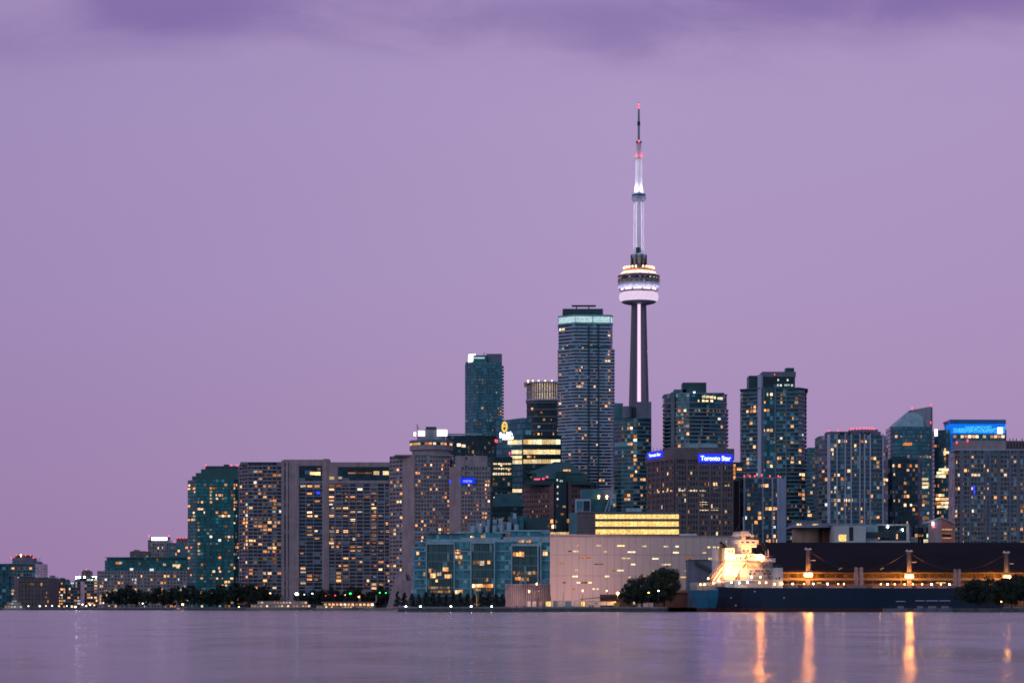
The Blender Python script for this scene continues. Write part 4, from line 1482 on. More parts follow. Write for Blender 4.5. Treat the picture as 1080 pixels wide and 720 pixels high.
b = Bld('apartment_block', 'far grey blue block seen in the gap next to the tall teal tower', APT, [(849, 0), (868, 2)], 1900, 20, seed=57)
b.body(473.5, 'g_blue', [7], 3.0)
b.slabs(475, 3.0, 'slab', .2, .7, name='floor_band')
b.box('roof_plant', 852, 862, 473.5, 471.8, 'bluegrey')
b.wins({0: 7}, 478, 3.0, .08, cap=22, off=.3)

b = Bld('apartment_tower', 'grey teal apartment tower with a row of red lights along its roof', APT, [(863.5, 12), (873, 1), (876, 0), (911, 1), (931, 2), (936.5, 10)], 1600, 24, seed=58)
b.body(458.5, 'g_grey', [3, 1, 10, 6, 2], 2.85)
b.slabs(460, 2.85, 'slab', .12, .45, name='floor_band')
q = MB()
b.ebox(q, 1, 0, b.edge(1)[3], b.base, b.z(458), -.2, .9)
for i, c in ((2, .17), (2, .42), (2, .60), (2, .86), (3, .0), (3, .3), (3, .97)):
    L_ = b.edge(i)[3]
    b.ebox(q, i, c * L_, c * L_ + .85, b.base, b.z(457.2), -.2, .8)
q.build('pier', M['lilac'], b.root)
b.body(454.6, 'bluegrey', name='parapet', ybase=458.6, poly=[(wx(873, 1602), 1604), (wx(877, 1601), 1601.5), (wx(929, 1603), 1603), (wx(929, 1603), 1620), (wx(873, 1603), 1620)])
b.box('roof_house', 897, 926, 455, 452.6, 'bluegrey', 6, 18)
for x0, x1 in ((886, 889.6), (894.5, 898), (907, 909.4), (911, 913.4), (915, 917.6)):
    D2 = 1601.2
    q = MB()
    q.box(wx(x0, D2), wx(x1, D2), D2 - .6, D2, wz(458.2, D2), wz(455.6, D2))
    q.build('dark_opening', M['dark'], b.root)
for x, y in ((874, 454), (884, 453.6), (897.5, 452), (900, 451.6), (904, 451.4), (907, 451.2), (911, 451), (914, 451), (917, 451.2), (919.5, 451.2), (922, 451.6)):
    b.beacon(x, y, 'red', .6, 6)
b.wins({0: 3, 2: 10, 3: 6, 4: 2}, 461, 2.85, .11, (('lit', .8), ('litdim', .12), ('cool', .08)), off=.1, cap=88, fw=.74)

b = Bld('office_block', 'dark glass office block below the wedge topped tower', OFF, [(936, 6), (941, 0), (968, 1), (972.5, 6)], 1750, 24, seed=59)
b.body(484, 'g_navy', [2, 9, 2], 3.2)
b.frame({1: 9}, 485, 'darkgrey', 3.2, .3, .8, .3)
b.box('roof_house', 940, 957, 484, 481, 'tealdark', 4, 16)
b.wins({1: 9}, 487, 3.2, .11, (('lit', .7), ('litdim', .3)), off=.1, cap=44)

b = Bld('office_tower', 'wedge topped glass tower with a taller slanted fin wall', OFF, [(939, 8), (944, 0), (962, 0), (983, 4)], 2000, 28, seed=60)
b.body(449.5, 'g_blue', [2, 7, 8], 3.4)
D2 = 2000
q = MB()
zb, zt_ = wz(449.5, D2), wz(433.8, D2)
q.prism([(wx(939.2, D2), D2 + 8), (wx(944, D2), D2 + .1), (wx(975, D2), D2 + 2.6), (wx(975, D2), D2 + 26)], zb, zt_, poly2=[(wx(958, D2), D2 + 12), (wx(959, D2), D2 + 9), (wx(975, D2), D2 + 9), (wx(975, D2), D2 + 24)], nb=[3, 8, 4], nf=4)
q.build('wedge_roof', M['paleblue'], b.root)
q = MB()
D2 = 2004
q.prism([(wx(961, D2 + 6), D2 + 6), (wx(983.4, D2), D2), (wx(983.4, D2), D2 + 14), (wx(961, D2), D2 + 18)], wz(450, D2), wz(433, D2), nb=[5, 3, 5, 3], nf=5, top=False)
xa, xb = wx(961, D2), wx(983.4, D2)
za, zb2, z0 = wz(431.8, D2), wz(428.2, D2), wz(433, D2)
q.face([(xa, D2 + 6, z0), (xb, D2, z0), (xb, D2, zb2), (xa, D2 + 6, za)])
q.face([(xb, D2, z0), (xb, D2 + 14, z0), (xb, D2 + 14, zb2), (xb, D2, zb2)])
q.face([(xa, D2 + 18, z0), (xa, D2 + 6, z0), (xa, D2 + 6, za), (xa, D2 + 18, za)])
q.face([(xb, D2 + 14, z0), (xa, D2 + 18, z0), (xa, D2 + 18, za), (xb, D2 + 14, zb2)])
q.face([(xa, D2 + 6, za), (xb, D2, zb2), (xb, D2 + 14, zb2), (xa, D2 + 18, za)])
q.build('fin_wall', M['slab'], b.root)
for x, y in ((962, 430), (982, 426.8), (981.6, 445)):
    b.beacon(x, y, 'red', .8, 1)
b.winpx(1, 953, 963 - 1.2, 466.5, 469.5, 'lit', .1)
for x0, x1, y in ((971, 979, 505), (970.5, 979.5, 509.5), (971, 979, 513.5), (972, 978, 523), (966, 971, 487), (972, 980, 530), (973, 980, 546)):
    b.winpx(2, x0, x1, y - 1.3, y + 1.3, 'litdim' if y > 520 else 'office', .1)
b.wins({1: 7, 2: 8}, 452, 3.4, .05, (('lit', .5), ('litdim', .5)), cap=40)
q = MB()
L_ = b.edge(2)[3]
b.ebox(q, 2, L_ - 1, L_ + .2, b.base, b.z(430), -.4, .7)
q.build('corner_pier', M['bluegrey'], b.root)

# --- tower with the blue glowing top
D = 2000
b = Bld('office_tower', 'office tower with a glowing blue box top and a blue light strip down its corner', OFF, [(985.5, 14), (1002.5, 1), (1005, 0), (1061.5, 3)], D, 32, seed=61)
b.body(452.5, 'g_blue', [7, 1, 20], 3.7)
b.body(447, 'tealdark', name='roof_house', ybase=452.6, poly=[(wx(1003, D), D + 1.4), (wx(1061, D), D + 3.4), (wx(1061, D), D + 30), (wx(1003, D), D + 30)])
pol = [(wx(1002.4, D), D - .2), (wx(1060.5, D), D + 1.8), (wx(1062, D), D + 6), (wx(1062, D), D + 28), (wx(1002.4, D), D + 28)]
q = MB()
q.prism(pol, wz(457.3, D), wz(446.8, D))
q.build('glowing_screen', M['blueglow'], b.root)
q = MB()
q.prism(offset(pol, .5), wz(446.6, D), wz(442.2, D))
q.build('screen_cornice', plain('metal with blue glow painted in', (.02, .14, .38), .35), b.root)  # blue glow of the screen put into the metal's colour
sgz = wz(453.6, D)
for x0, x1, y0, y1 in ((1005.5, 1050.5, 451.2, 456), (1018, 1046, 449, 451), (1058, 1060, 450, 456)):
    D2 = D - 1.6
    q = MB()
    q.box(wx(x0, D2), wx(x1, D2), D2, D2 + .5, wz(y1, D2), wz(y0, D2))
    q.build('bright_panel', M['bluebright'], b.root)
q = MB()
D2 = D - 1.8
q.box(wx(1052, D2), wx(1057.5, D2), D2, D2 + .6, wz(457, D2), wz(450.6, D2))
q.build('logo_panel', M['signwhite'], b.root)
q = MB()
b.ebox(q, 1, 0.2, b.edge(1)[3] - .2, b.z(545), b.z(457.4), .2, .6)
q.build('corner_strip', M['bluestrip'], b.root)
for kk in range(14):
    x0 = 1005.5 + kk * 3.9
    if kk not in (1, 7, 9):
        b.winpx(2, x0, x0 + 3.1, 458.8, 461.6, 'lit' if kk != 8 else 'office', .15)
D2 = D + 12
q = MB()
q.box(wx(985.8, D2), wx(988.6, D2), D2 - .5, D2 + .4, wz(459.6, D2), wz(452.5, D2))
q.build('white_sign', M['signwhite'], b.root)
b.pole('aerial', 997, 445, 453, 'darkgrey', .3, 16)
q = MB()
q.box(wx(995, D2), wx(1000, D2), D2 + 3, D2 + 4, wz(446, D2), wz(445.2, D2))
q.build('aerial_arm', M['darkgrey'], b.root)
b.wins({0: 7, 2: 20}, 464, 3.7, .10, (('lit', .75), ('office', .25)), cap=40, run=.6, skip=lambda i, c, f, nb, nf: i == 2)
for x0, x1, y in ((987, 1000, 526), (988, 1001, 530), (988, 1000, 534), (987, 996, 522), (987, 997, 502), (988, 1000, 498.5), (990, 1001, 495), (995, 1001, 477)):
    w_ = (x1 - x0) / 3
    for kk in range(3):
        b.winpx(0, x0 + kk * w_ + .1, x0 + (kk + 1) * w_ - .1, y - 1.3, y + 1.3, 'office' if b.rng.random() < .6 else 'lit', .12)

b = Bld('office_block', 'brown block with tall slot openings under its roof at the edge of the view', 'building', [(1060, 0), (1092, 2)], 1700, 26, seed=62)
b.body(464.5, 'brown', [10])
for kk in range(9):
    x0 = 1062.5 + kk * 3.2
    b.winpx(0, x0, x0 + 1.3, 466.5, 473, 'dark', .06, 'dark_opening')
for x in (1065, 1068.5, 1072, 1078):
    b.pole('vent_pipe', x, 462, 465, 'darkgrey', .3, 3)
b.wins({0: 9}, 478, 3.2, .05, cap=12, off=.1)
b.winpx(0, 1072, 1077, 484.5, 486, 'red', .1)

b = Bld('apartment_tower', 'wide grey grid apartment tower in front of the blue topped tower', APT, [(1007.5, 8), (1013, 0), (1062, 1), (1096, 2)], 1500, 26, seed=63)
b.body(474.5, 'g_grey', [2, 14, 10], 2.85)
b.frame({0: 2, 1: 14, 2: 10}, 476, 'concrete', 2.85, .25, .55, .4)
q = MB()
for i, c in ((1, 0), (1, .18), (1, .52), (1, .60), (1, .80), (2, .05), (2, .3), (2, .6)):
    L_ = b.edge(i)[3]
    b.ebox(q, i, c * L_, c * L_ + 1.6, b.base, b.z(475), -.2, .75)
q.build('pier', M['bluegrey'], b.root)
b.box('roof_house', 1009.6, 1061, 474.5, 464.5, 'concrete', 2.5, 20)
b.box('roof_slab', 1008, 1096, 474.6, 473.6, 'lilac', .2, 24)
for x, y in ((1009, 466), (1020.5, 464)):
    b.beacon(x, y, 'red', .7, 1)
b.wins({0: 2, 1: 14, 2: 10}, 477, 2.85, .105, (('lit', .82), ('litdim', .13), ('cool', .05)), off=.1, cap=98, fw=.8, fz=.6)
b.winpx(1, 1025.5, 1028, 512, 516.5, 'bluelit', .5)
b.winpx(1, 1026.5, 1028.5, 517.5, 520.5, 'bluelit', .5)

# --- pale glass waterfront building with three framed bays
D = 1000
b = Bld('waterfront_office', 'pale teal glass waterfront office with three white framed bays', 'office building', [(434, 4), (437, 0), (580, 0)], D, 46, seed=70)
b.body(571, 'g_corus', [30, 1, 1, 1], 1.95, poly=[(wx(449.3, D), D), (wx(580, D), D), (wx(579, D), D + 46), (wx(450, D), D + 46)])
b.body(577.8, 'g_corus', [2, 6, 1, 1], 1.95, name='side_wing', poly=[(wx(434, D + 4), D + 4), (wx(437, D), D + .3), (wx(449.2, D), D + .3), (wx(449.2, D), D + 40), (wx(435, D), D + 40)])
b.box('side_wing_roof', 434.6, 449.2, 577.8, 576.6, 'paleblue', -.2, 40)
b.box('side_wing_house', 440, 449.2, 576.6, 571.4, 'g_corus', 5, 36, nb=[4], fh=2)
RB = b.root
b.box('roof_parapet', 449.4, 540, 571.2, 568.6, 'paleblue', -.4, 30)
b.box('roof_parapet', 449.6, 498, 578.6, 571.4, 'g_corus', -1.0, -.4, nb=[14], fh=3)
for x0, x1, y0 in ((449, 479.6, 571.4), (496, 522, 570.4), (539, 571, 573.2)):
    b.box('atrium_glazing', x0 + 1.2, x1 - 1.2, 629, y0 + 2.6, 'g_atrium', -1.9, -.3, nb=[max(6, round((x1 - x0) / 2.6))], fh=3.9)
    D2 = D - 2.6
    for xa, xb_, ya, yb in ((x0, x0 + 1.2, y0, 631), (x1 - 1.2, x1, y0, 631)):
        q = MB()
        q.box(wx(xa, D2), wx(xb_, D2), D2, D2 + 2.2, wz(yb, D2), wz(ya, D2))
        q.build('frame_column', M['paleblue'], RB)
    q = MB()
    q.box(wx(x0 + 1.25, D2), wx(x1 - 1.25, D2), D2 + .1, D2 + 2.1, wz(y0 + 2.4, D2), wz(y0, D2))
    q.build('frame_beam', M['paleblue'], RB)
b.box('frame_column', 566.6, 568, 631, 573.2, 'paleblue', -2.6, -.4)
b.box('upper_storey', 452, 490, 569, 563.2, 'g_corus', 6, 30, nb=[14], fh=3)
b.box('upper_roof', 450, 497, 563.2, 562.4, 'darkgrey', 5, 31)
b.box('upper_storey', 486, 528, 571, 566.8, 'paleblue', -.2, 30)
b.box('upper_storey', 489, 530, 566.8, 561.8, 'g_corus', 4, 30, nb=[16], fh=3)
b.box('upper_storey', 531, 578.5, 571, 565.9, 'paleblue', -.2, 30)
b.box('upper_storey', 533, 579, 565.9, 560, 'g_corus', 3, 30, nb=[18], fh=2.5)
b.box('upper_roof', 532, 580, 560, 558.6, 'paleblue', 2, 31)
rr_ = random.Random(5)
for k in range(20):
    x0 = 496.5 + (k % 10) * 5.6 + rr_.uniform(-1, 1)
    top = 552 - (k % 10) * .75 + rr_.uniform(-2, 3) - (4 if k % 10 in (3, 8) else 0) + (0 if k < 10 else 4)
    b.box('roof_plant', x0, x0 + rr_.uniform(3.2, 5.2), 561.5 if k < 10 else 563, top, rr_.choice(('paleblue', 'paleblue', 'teal', 'bluegrey')), 14 - (k // 10) * 6 + rr_.uniform(0, 2), 22 - (k // 10) * 6)
for k in range(7):
    x0 = 499 + k * 7.6
    q = MB()
    D2 = D + 7
    q.lathe([(1.0, wz(561.5, D2)), (1.0, wz(555.5 - k * .4, D2)), (.05, wz(555 - k * .4, D2))], wx(x0, D2), D2, 12)
    q.build('vent_stack', M['paleblue'], RB)
b.box('plant_screen', 554, 578, 558, 545.5, 'tealdark', 20, 30)
b.box('plant_screen', 536, 556, 559, 543.8, 'teal', 24, 34)
b.box('plinth', 434, 581, 641, 628.8, 'darkgrey', -.8, 4)
wl = [(439, 442, 580.5, 585, 'lit'), (441, 443, 592, 595.5, 'litdim'), (446.5, 448.5, 603, 607, 'lit'), (479, 486, 579, 584, 'lit'), (480, 487.5, 585, 589, 'lit'), (481, 488, 590, 594.5, 'litdim'),
      (452, 458, 599, 604, 'litdim'), (454, 460, 604, 609.5, 'lit'), (464, 473, 598, 602.5, 'lit'), (461, 468, 603, 607, 'lit'), (469, 476.5, 605, 609.5, 'lit'), (459.5, 462, 610.5, 614, 'lit'), (452, 477, 618, 621, 'litdim'), (454, 475, 622, 625, 'litdim'),
      (480, 488, 621.5, 626, 'lit'), (499, 506, 591, 595, 'litdim'), (506, 511, 591, 596, 'lit'), (514, 517, 591, 595, 'lit'), (498, 520, 615.5, 619.5, 'lit'), (499, 518, 620, 623, 'litdim'), (511, 515, 609, 613, 'litdim'),
      (541, 547, 582, 586.5, 'lit'), (547.5, 555.5, 581.5, 587, 'lit'), (547, 553, 569.3, 572.3, 'lit'), (555, 560, 569.3, 572.3, 'lit'), (543, 549, 608, 612, 'lit'), (550, 558, 608.5, 613, 'lit'), (545, 547, 604, 607, 'litdim'),
      (572.5, 577.5, 580, 586, 'lit'), (566, 568.4, 614, 616.6, 'lit'), (569.4, 571, 591.5, 593.5, 'lit'), (569.4, 571, 603, 605, 'lit'), (496, 500, 564.5, 567, 'lit'), (507, 512, 564, 567.2, 'litdim'), (533.5, 538, 562, 565.4, 'litdim'),
      (582 - 20, 566, 601.5, 605, 'litdim'), (541, 565, 602, 606, 'litdim')]
for x0, x1, y0, y1, mt in wl:
    off = 2.05 if (451 <= x0 and x1 <= 478.5) or (497.5 <= x0 and x1 <= 521) or (540.5 <= x0 and x1 <= 566.4) else .12
    if y1 < 574:
        off = .55
    n_ = max(1, round((x1 - x0) / 2.6))
    w_ = (x1 - x0) / n_
    for kk in range(n_):
        if n_ > 2 and b.rng.random() < .15:
            continue
        b.winpx(1, x0 + kk * w_ + .12, x0 + (kk + 1) * w_ - .12, y0 + b.rng.uniform(0, .6), y1 - b.rng.uniform(0, .6), mt, off)
q = MB()
for k in range(8):
    z_ = G0 + 3.9 * (k + .98)
    q.box(wx(437.4, D), wx(449, D), D - .28, D - .05, z_, z_ + .5)
    q.box(wx(480, D), wx(496, D), D - .28, D - .05, z_, z_ + .5)
    q.box(wx(522.2, D), wx(539, D), D - .28, D - .05, z_, z_ + .5)
    q.box(wx(571.2, D), wx(580, D), D - .28, D - .05, z_, z_ + .5)
q.build('floor_band', M['paleblue'], RB)

# --- slatted pavilion at its foot
D = 978
b = Bld('slatted_pavilion', 'low pavilion clad in pink vertical slats beside the pale long wall', 'pavilion', [(533, 0), (580.5, 0)], D, 14, seed=71)
b.body(616.4, 'brown', [12])
for k in range(24):
    x0 = 533.2 + k * 1.98
    q = MB()
    q.box(wx(x0, D - .6), wx(x0 + 1.05, D - .6), D - .6, D - .05, G0 + .2, wz(616, D) + (.3 if k % 4 else .0))
    q.build('slat', M['pinkconc'] if k % 3 else M['concrete'], b.root)
b.box('roof_edge', 532.6, 581, 616.6, 615.6, 'pinkconc', -.8, 13)
for x, y in ((558, 623), (566, 615)):
    b.beacon(x, y, 'deck', .25, -1)

# --- long pale wall with slit windows
D = 1060
b = Bld('long_warehouse', 'long pale pink windowless looking warehouse with scattered slit lights', 'warehouse', [(578.5, 3), (580, 0), (776, 0)], D, 60, seed=72)
q = MB()
a, d, n, L_ = b.edge(1)
zl, zr = wz(562.8, D), wz(565.8, D)
x0, x1 = a.x, a.x + L_
q.face([(x0, D, G0), (x1, D, G0), (x1, D, zr), (x0, D, zl)], [(0, 0), (40, 0), (40, 1), (0, 1)])
q.face([(x1, D, G0), (x1, D + 60, G0), (x1, D + 60, zr), (x1, D, zr)])
q.face([(x1, D + 60, G0), (x0 - 1, D + 60, G0), (x0 - 1, D + 60, zl), (x1, D + 60, zr)])
q.face([(x0 - 1, D + 60, G0), (x0, D, G0), (x0, D, zl), (x0 - 1, D + 60, zl)])
q.face([(x0, D, zl), (x1, D, zr), (x1, D + 60, zr), (x0 - 1, D + 60, zl)])
q.build('wall', M['sugar'], b.root)
q = MB()
for k in range(1, 26):
    xx = x0 + L_ * k / 26
    q.box(xx, xx + .12, D - .06, D + .1, G0, zr - .4)
for yy in (585, 607):
    q.box(x0 + .2, x1 - .2, D - .05, D + .1, wz(yy, D), wz(yy, D) + .15)
q.build('panel_joint', plain('joint', (.25, .18, .19)), b.root)
q = MB()
q.prism([(x0, D - .3), (x1, D - .3), (x1, D + .6), (x0, D + .6)], zr - .05, zr + .5)
q.build('roof_edge', M['pinkconc'], b.root)
slits = [(151, 283, 6), (265, 283, 12), (385, 284, 20), (512, 286, 11), (630, 288, 12), (690, 288, 9), (140, 314, 16), (302, 316, 9), (443, 318, 20), (684, 321, 16), (838, 322, 10), (195, 350, 30), (400, 352, 9), (425, 352, 12),
         (573, 354, 18), (265, 384, 25), (60, 380, 14), (452, 385, 12), (618, 386, 12), (643, 386, 14), (145, 416, 10), (383, 418, 19), (350, 418, 12), (136, 450, 16), (310, 450, 12), (155, 484, 10), (185, 484, 20), (217, 484, 10), (127, 518, 9), (238, 518, 6), (258, 518, 8),
         (738, 420, 7), (728, 454, 19), (752, 355, 26), (880, 354, 20), (432, 454, 5), (863, 292, 8), (892, 292, 8), (915, 292, 6), (655, 484, 14), (520, 450, 9), (560, 420, 7)]
for i, (x, y, w) in enumerate(slits):
    px, py = 580 + x / 5.145, 520 + y / 5.145
    dim = i in (16, 22, 26, 28, 31) or w > 24 and i % 2
    b.winpx(1, px - w / 5.145, px + w / 5.145, py - .75, py + .75, 'litdim' if dim else 'office', .08)
for x, y, w in ((78, 484, 9), (108, 314, 9), (165, 350, 4)):
    px, py = 580 + x / 5.145, 520 + y / 5.145
    b.winpx(1, px - w / 5.145, px + w / 5.145, py - .6, py + .6, 'dark', .06, 'dark_slit')
b.box('roof_plant', 718, 735, 566, 562.4, 'white', 3, 14)
b.box('roof_duct', 718, 726, 565.9, 563.8, 'warmwhite', 1, 3)
b.box('roof_duct', 580.5, 600, 562.9, 560.8, 'office', 3, 6)  # duct made to glow, its brightness put into an emissive material

# --- building with three golden floors over it
D = 1180
b = Bld('office_block', 'low office block with three golden lit floors over the long pale wall', OFF, [(600.5, 6), (609, 0), (716, 0), (718, 5)], D, 34, seed=73)
b.body(540, 'brown', [4, 20, 1], 3.2)
q = MB()
b.ebox(q, 0, .05, b.edge(0)[3], b.base, b.z(540.3), -.2, .3)
q.build('end_wall', M['teal'], b.root)
q = MB()
L_ = b.edge(1)[3]
s0 = 20 * D / F
for y in (540.6, 547.4, 555.7, 564.5):
    b.ebox(q, 1, s0, L_, b.z(y + 1.6), b.z(y), -.1, .5)
for k in range(13):
    pass
q.build('spandrel', M['bluegrey'], b.root)
for y0, y1 in ((541.8, 546.8), (549.6, 554.8), (557.9, 563)):
    n_ = 22
    for kk in range(n_):
        w_ = (716 - 628) / n_
        b.winpx(1, 628 + kk * w_ + .1, 628 + (kk + 1) * w_ - .1, y0, y1, 'gold', .12)
q = MB()
for k in range(6):
    z_ = b.z(563) + k * 1.7
    b.ebox(q, 1, .5, s0 - .4, z_, z_ + .25, -.1, .2)
q.build('wall_joint', M['bluegrey'], b.root)
b.box('roof_slab', 609, 718, 540.2, 539.2, 'bluegrey', -.6, 30)
b.box('roof_plant', 660.5, 677, 539.2, 535.6, 'paleblue', 4, 12)
b = Bld('glass_annexe', 'teal glazed annexe with a white window frame above the golden lit floors', 'building', [(607, 0), (650, 2)], 1260, 30, seed=74)
b.body(526, 'g_slate', [14], 3)
b.box('upper_storey', 613, 634, 528, 515.5, 'teal', 2, 22)
b.box('upper_storey', 633, 648, 528, 516, 'slab', 6, 22)
b.box('white_frame', 606.6, 623, 540.4, 526, 'lilac', -.7, 1)
for x0, x1 in ((608, 614.2), (615.3, 622)):
    b.box('window', x0, x1, 538.6, 528, 'g_dark' if x0 > 614 else 'g_corus', -.95, -.6, nb=[2], fh=4)
for x, y in ((631.5, 523), (640, 523.2)):
    b.beacon(x, y, 'deck', .55, -1)
q = MB()
for s_ in (0, 1):
    D2 = 1256
    q.tube([(wx(638, D2), D2 + s_, wz(540, D2)), (wx(647, D2), D2 + s_, wz(512, D2))], .25)
    q.tube([(wx(642, D2), D2 + s_, wz(540, D2)), (wx(647, D2), D2 + s_, wz(512, D2))], .2)
q.build('roof_mast', M['lilac'], b.root)
b.box('roof_plant', 645, 650, 526, 520, 'paleblue', 0, 8)
b.winpx(0, 655 - 8, 649.5, 531, 534, 'lit', .1)
b.wins({0: 14}, 541, 3, .15, cap=8)

D = 1150
t_ = thing('silo_tower', 'slender dark silo tower rising behind the ship between office and white framed block', 'silo tower', (wx(777, D), D + 3, G0))
q = MB()
q.prism([(wx(774.6, D), D), (wx(779.6, D), D), (wx(779.6, D), D + 6), (wx(774.6, D), D + 6)], G0, wz(507, D))
q.build('shaft', M['shedroof'], t_)
q = MB()
q.box(wx(774.2, D), wx(780, D), D - .3, D + 6.3, wz(507, D), wz(505.8, D))
q.box(wx(775.6, D), wx(778, D), D + 1, D + 4, wz(505.8, D), wz(503.6, D))
q.build('head_house', M['darkgrey'], t_)
q = MB()
q.tube([(wx(777.4, D), D + 2.5, wz(503.7, D)), (wx(777.4, D), D + 2.5, wz(496, D))], .15, 5)
q.build('aerial', M['darkgrey'], t_)

# ================================================================ low buildings behind the dark shed
D = 1290
b = Bld('arena_block', 'low building with a round beige drum and a blue grey flat roof', 'building', [(836, 3), (842, 0), (872, 0), (889, 8)], D, 34, seed=80)
q = MB()
q.lathe([(31 / 2 * D / F, G0), (31 / 2 * D / F, wz(556.4, D)), (.05, wz(556.4, D))], wx(853, D), D + 10, 40)
q.build('drum', M['beige'], b.root)
b.body(557, 'redbrick', name='side_wing', poly=[(wx(868, D), D + 4), (wx(890, D), D + 8), (wx(889, D), D + 30), (wx(868, D), D + 30)])
q = MB()
pr = [(wx(835, D), D - 3), (wx(872, D), D - 6), (wx(889, D), D + 3), (wx(889, D), D + 34), (wx(835, D), D + 34)]
q.prism(pr, wz(556.3, D), wz(551.8, D), poly2=offset(pr, -2.0))
q.build('roof', M['bluegrey'], b.root)
b.box('roof_house', 838, 866, 551.8, 549, 'bluegrey', 6, 24)
D2 = D - 3.4
for x0, x1, y in ((840.5, 845, 552.8), (857, 863, 553), (842.5, 844, 552.8)):
    q = MB()
    q.box(wx(x0, D2), wx(x1, D2), D2 - .4, D2 + 1.2, wz(y + .9, D2), wz(y - .9, D2))
    q.build('roof_light', M['office'], b.root)
b = Bld('loading_block', 'white flat roofed block with a glowing yellow opening and dark doorway', 'building', [(880, 0), (893, 0), (913, 0)], 1270, 24, seed=81)
b.body(553, 'white', None, 4)
b.box('roof_edge', 879.5, 913.4, 553.2, 552.3, 'paleblue', -.4, 24)
b.winpx(0, 884.5, 892.5, 563.5, 570.5, 'gold', .1)
b.winpx(1, 895.6, 900, 555.5, 570, 'dark', .08, 'doorway')
b.box('porch', 880, 912, 574, 570.6, 'white', -3, -.1)
b = Bld('ferry_terminal', 'low building with a dark glass front in a white frame', 'building', [(912, 0), (926, 0), (960, 1)], 1280, 24, seed=82)
b.body(553.5, 'g_dark', [5, 9], 4)
b.box('frame_beam', 925, 959, 554, 552.4, 'white', -1.6, -.1)
b.box('frame_column', 956.2, 959, 573.5, 554.05, 'white', -1.6, -.1)
b.box('wall_panel', 910.5, 926, 571, 553, 'paleblue', -1.2, -.1)
b.box('sill_wall', 912, 960, 575, 569.8, 'white', -3, -1.7)
b.box('roof_step', 914, 938, 560.8, 566.5, 'darkgrey', -2.5, -1.7)
for x, y in ((936.5, 555), (952, 558)):
    b.beacon(x, y, 'deckwhite', .35, -2)
b.wins({1: 9}, 556, 4, .15, cap=6, off=.1)
b = Bld('terrace_block', 'low stepped terrace full of small lights next to the salmon gabled hall', 'building', [(958, 4), (962, 0), (986, 2)], 1300, 24, seed=83)
b.body(556, 'g_grey', [1, 8, 1], 3)
b.box('stair_roof', 958, 968, 573, 566, 'white', -4, -.1)
b.wins({1: 8}, 557, 3, .35, (('lit', .8), ('cool', .2)), cap=26, off=.12)
b.winpx(1, 974.5, 984.5, 569.5, 573, 'office', .2)
b = Bld('gabled_hall', 'salmon hall with a sloping white roof and a small red and white lit sign', 'hall', [(980.5, 5), (992.5, 0), (1008, 4)], 1280, 22, seed=84)
D = 1280
q = MB()
F0 = [(wx(980.5, D), D + 5), (wx(992.5, D), D), (wx(1008, D), D + 4)]
hz = [wz(551, D), wz(546, D), wz(552, D)]
q.face([(*F0[0], G0), (*F0[1], G0), (*F0[1], hz[1]), (*F0[0], hz[0])])
q.build('end_wall', M['concrete'], b.root)
q = MB()
q.face([(*F0[1], G0), (*F0[2], G0), (*F0[2], hz[2]), (*F0[1], hz[1])])
q.face([(*F0[2], G0), (F0[2][0], D + 24, G0), (F0[2][0], D + 24, hz[2]), (*F0[2], hz[2])])
q.build('wall', M['salmon'], b.root)
q = MB()
q.prism([(F0[0][0] - .5, D + 4.5), (F0[1][0], D - .8), (F0[2][0] + .6, D + 3.4), (F0[2][0], D + 24), (F0[0][0], D + 24)], hz[0], hz[0] + .5)
for i, v in enumerate(q.v):
    tpx = (v[0] - F0[0][0]) / (F0[2][0] - F0[0][0])
    hh = hz[0] + (hz[1] - hz[0]) * min(1, tpx / .44) if tpx < .44 else hz[1] + (hz[2] - hz[1]) * (tpx - .44) / .56
    q.v[i] = (v[0], v[1], hh + (.7 if v[2] > hz[0] + .2 else .1))
q.build('roof', M['white'], b.root)
q = MB()
D2 = D + 2
q.box(wx(982.6, D2), wx(984.8, D2), D2 - 1, D2 - .6, wz(554, D2), wz(550, D2))
q.build('lit_sign', M['signwhite'], b.root)
q = MB()
q.box(wx(983, D2), wx(985.6, D2), D2 - 1.0, D2 - .55, wz(556.2, D2), wz(554.3, D2))
q.build('lit_sign', M['redpink'], b.root)
for y in (557.5, 562, 566.5):
    b.winpx(1, 993.5, 1004, y, y + 1, 'litdim' if y != 557.5 else 'lit', .08)
b.winpx(1, 993.5, 1003, 562.8, 565.8, 'dark', .06, 'dark_opening')

# ================================================================ the dark dock shed
D = 1012
b = Bld('dock_shed', 'long dark roofed dock shed lit orange beneath its eaves behind the blue ship', 'shed', [(800, 0), (1130, 6)], D, 62, seed=85)
SH = b.root
xa, xb = wx(799, D), wx(1135, D)
zr_, ze = wz(571.8, D + 30), wz(601.5, D)
q = MB()
q.face([(xa, D - 2, ze), (xb, D + 4, ze), (xb, D + 30, zr_), (xa, D + 30, zr_)])
q.face([(xb, D + 62, ze), (xa, D + 62, ze), (xa, D + 30, zr_), (xb, D + 30, zr_)])
q.face([(xa, D - 2, ze - .5), (xb, D + 4, ze - .5), (xb, D + 4, ze), (xa, D - 2, ze)])
q.face([(xa, D - 2, ze - .5), (xa, D + 62, ze - .5), (xb, D + 62, ze - .5), (xb, D + 4, ze - .5)])
q.build('roof', M['shedroof'], SH)
q = MB()
q.face([(xa + .3, D + 62, G0), (xa + .3, D, G0), (xa + .3, D, ze - .5), (xa + .3, D + 30, zr_ - .3), (xa + .3, D + 62, ze - .5)])
q.build('gable_wall', M['darkgrey'], SH)
q = MB()
q.prism([(xa + .4, D + 7), (xb, D + 12), (xb, D + 13), (xa + .4, D + 8)], G0, ze - .55)
q.build('back_wall', M['shedwall'], SH)
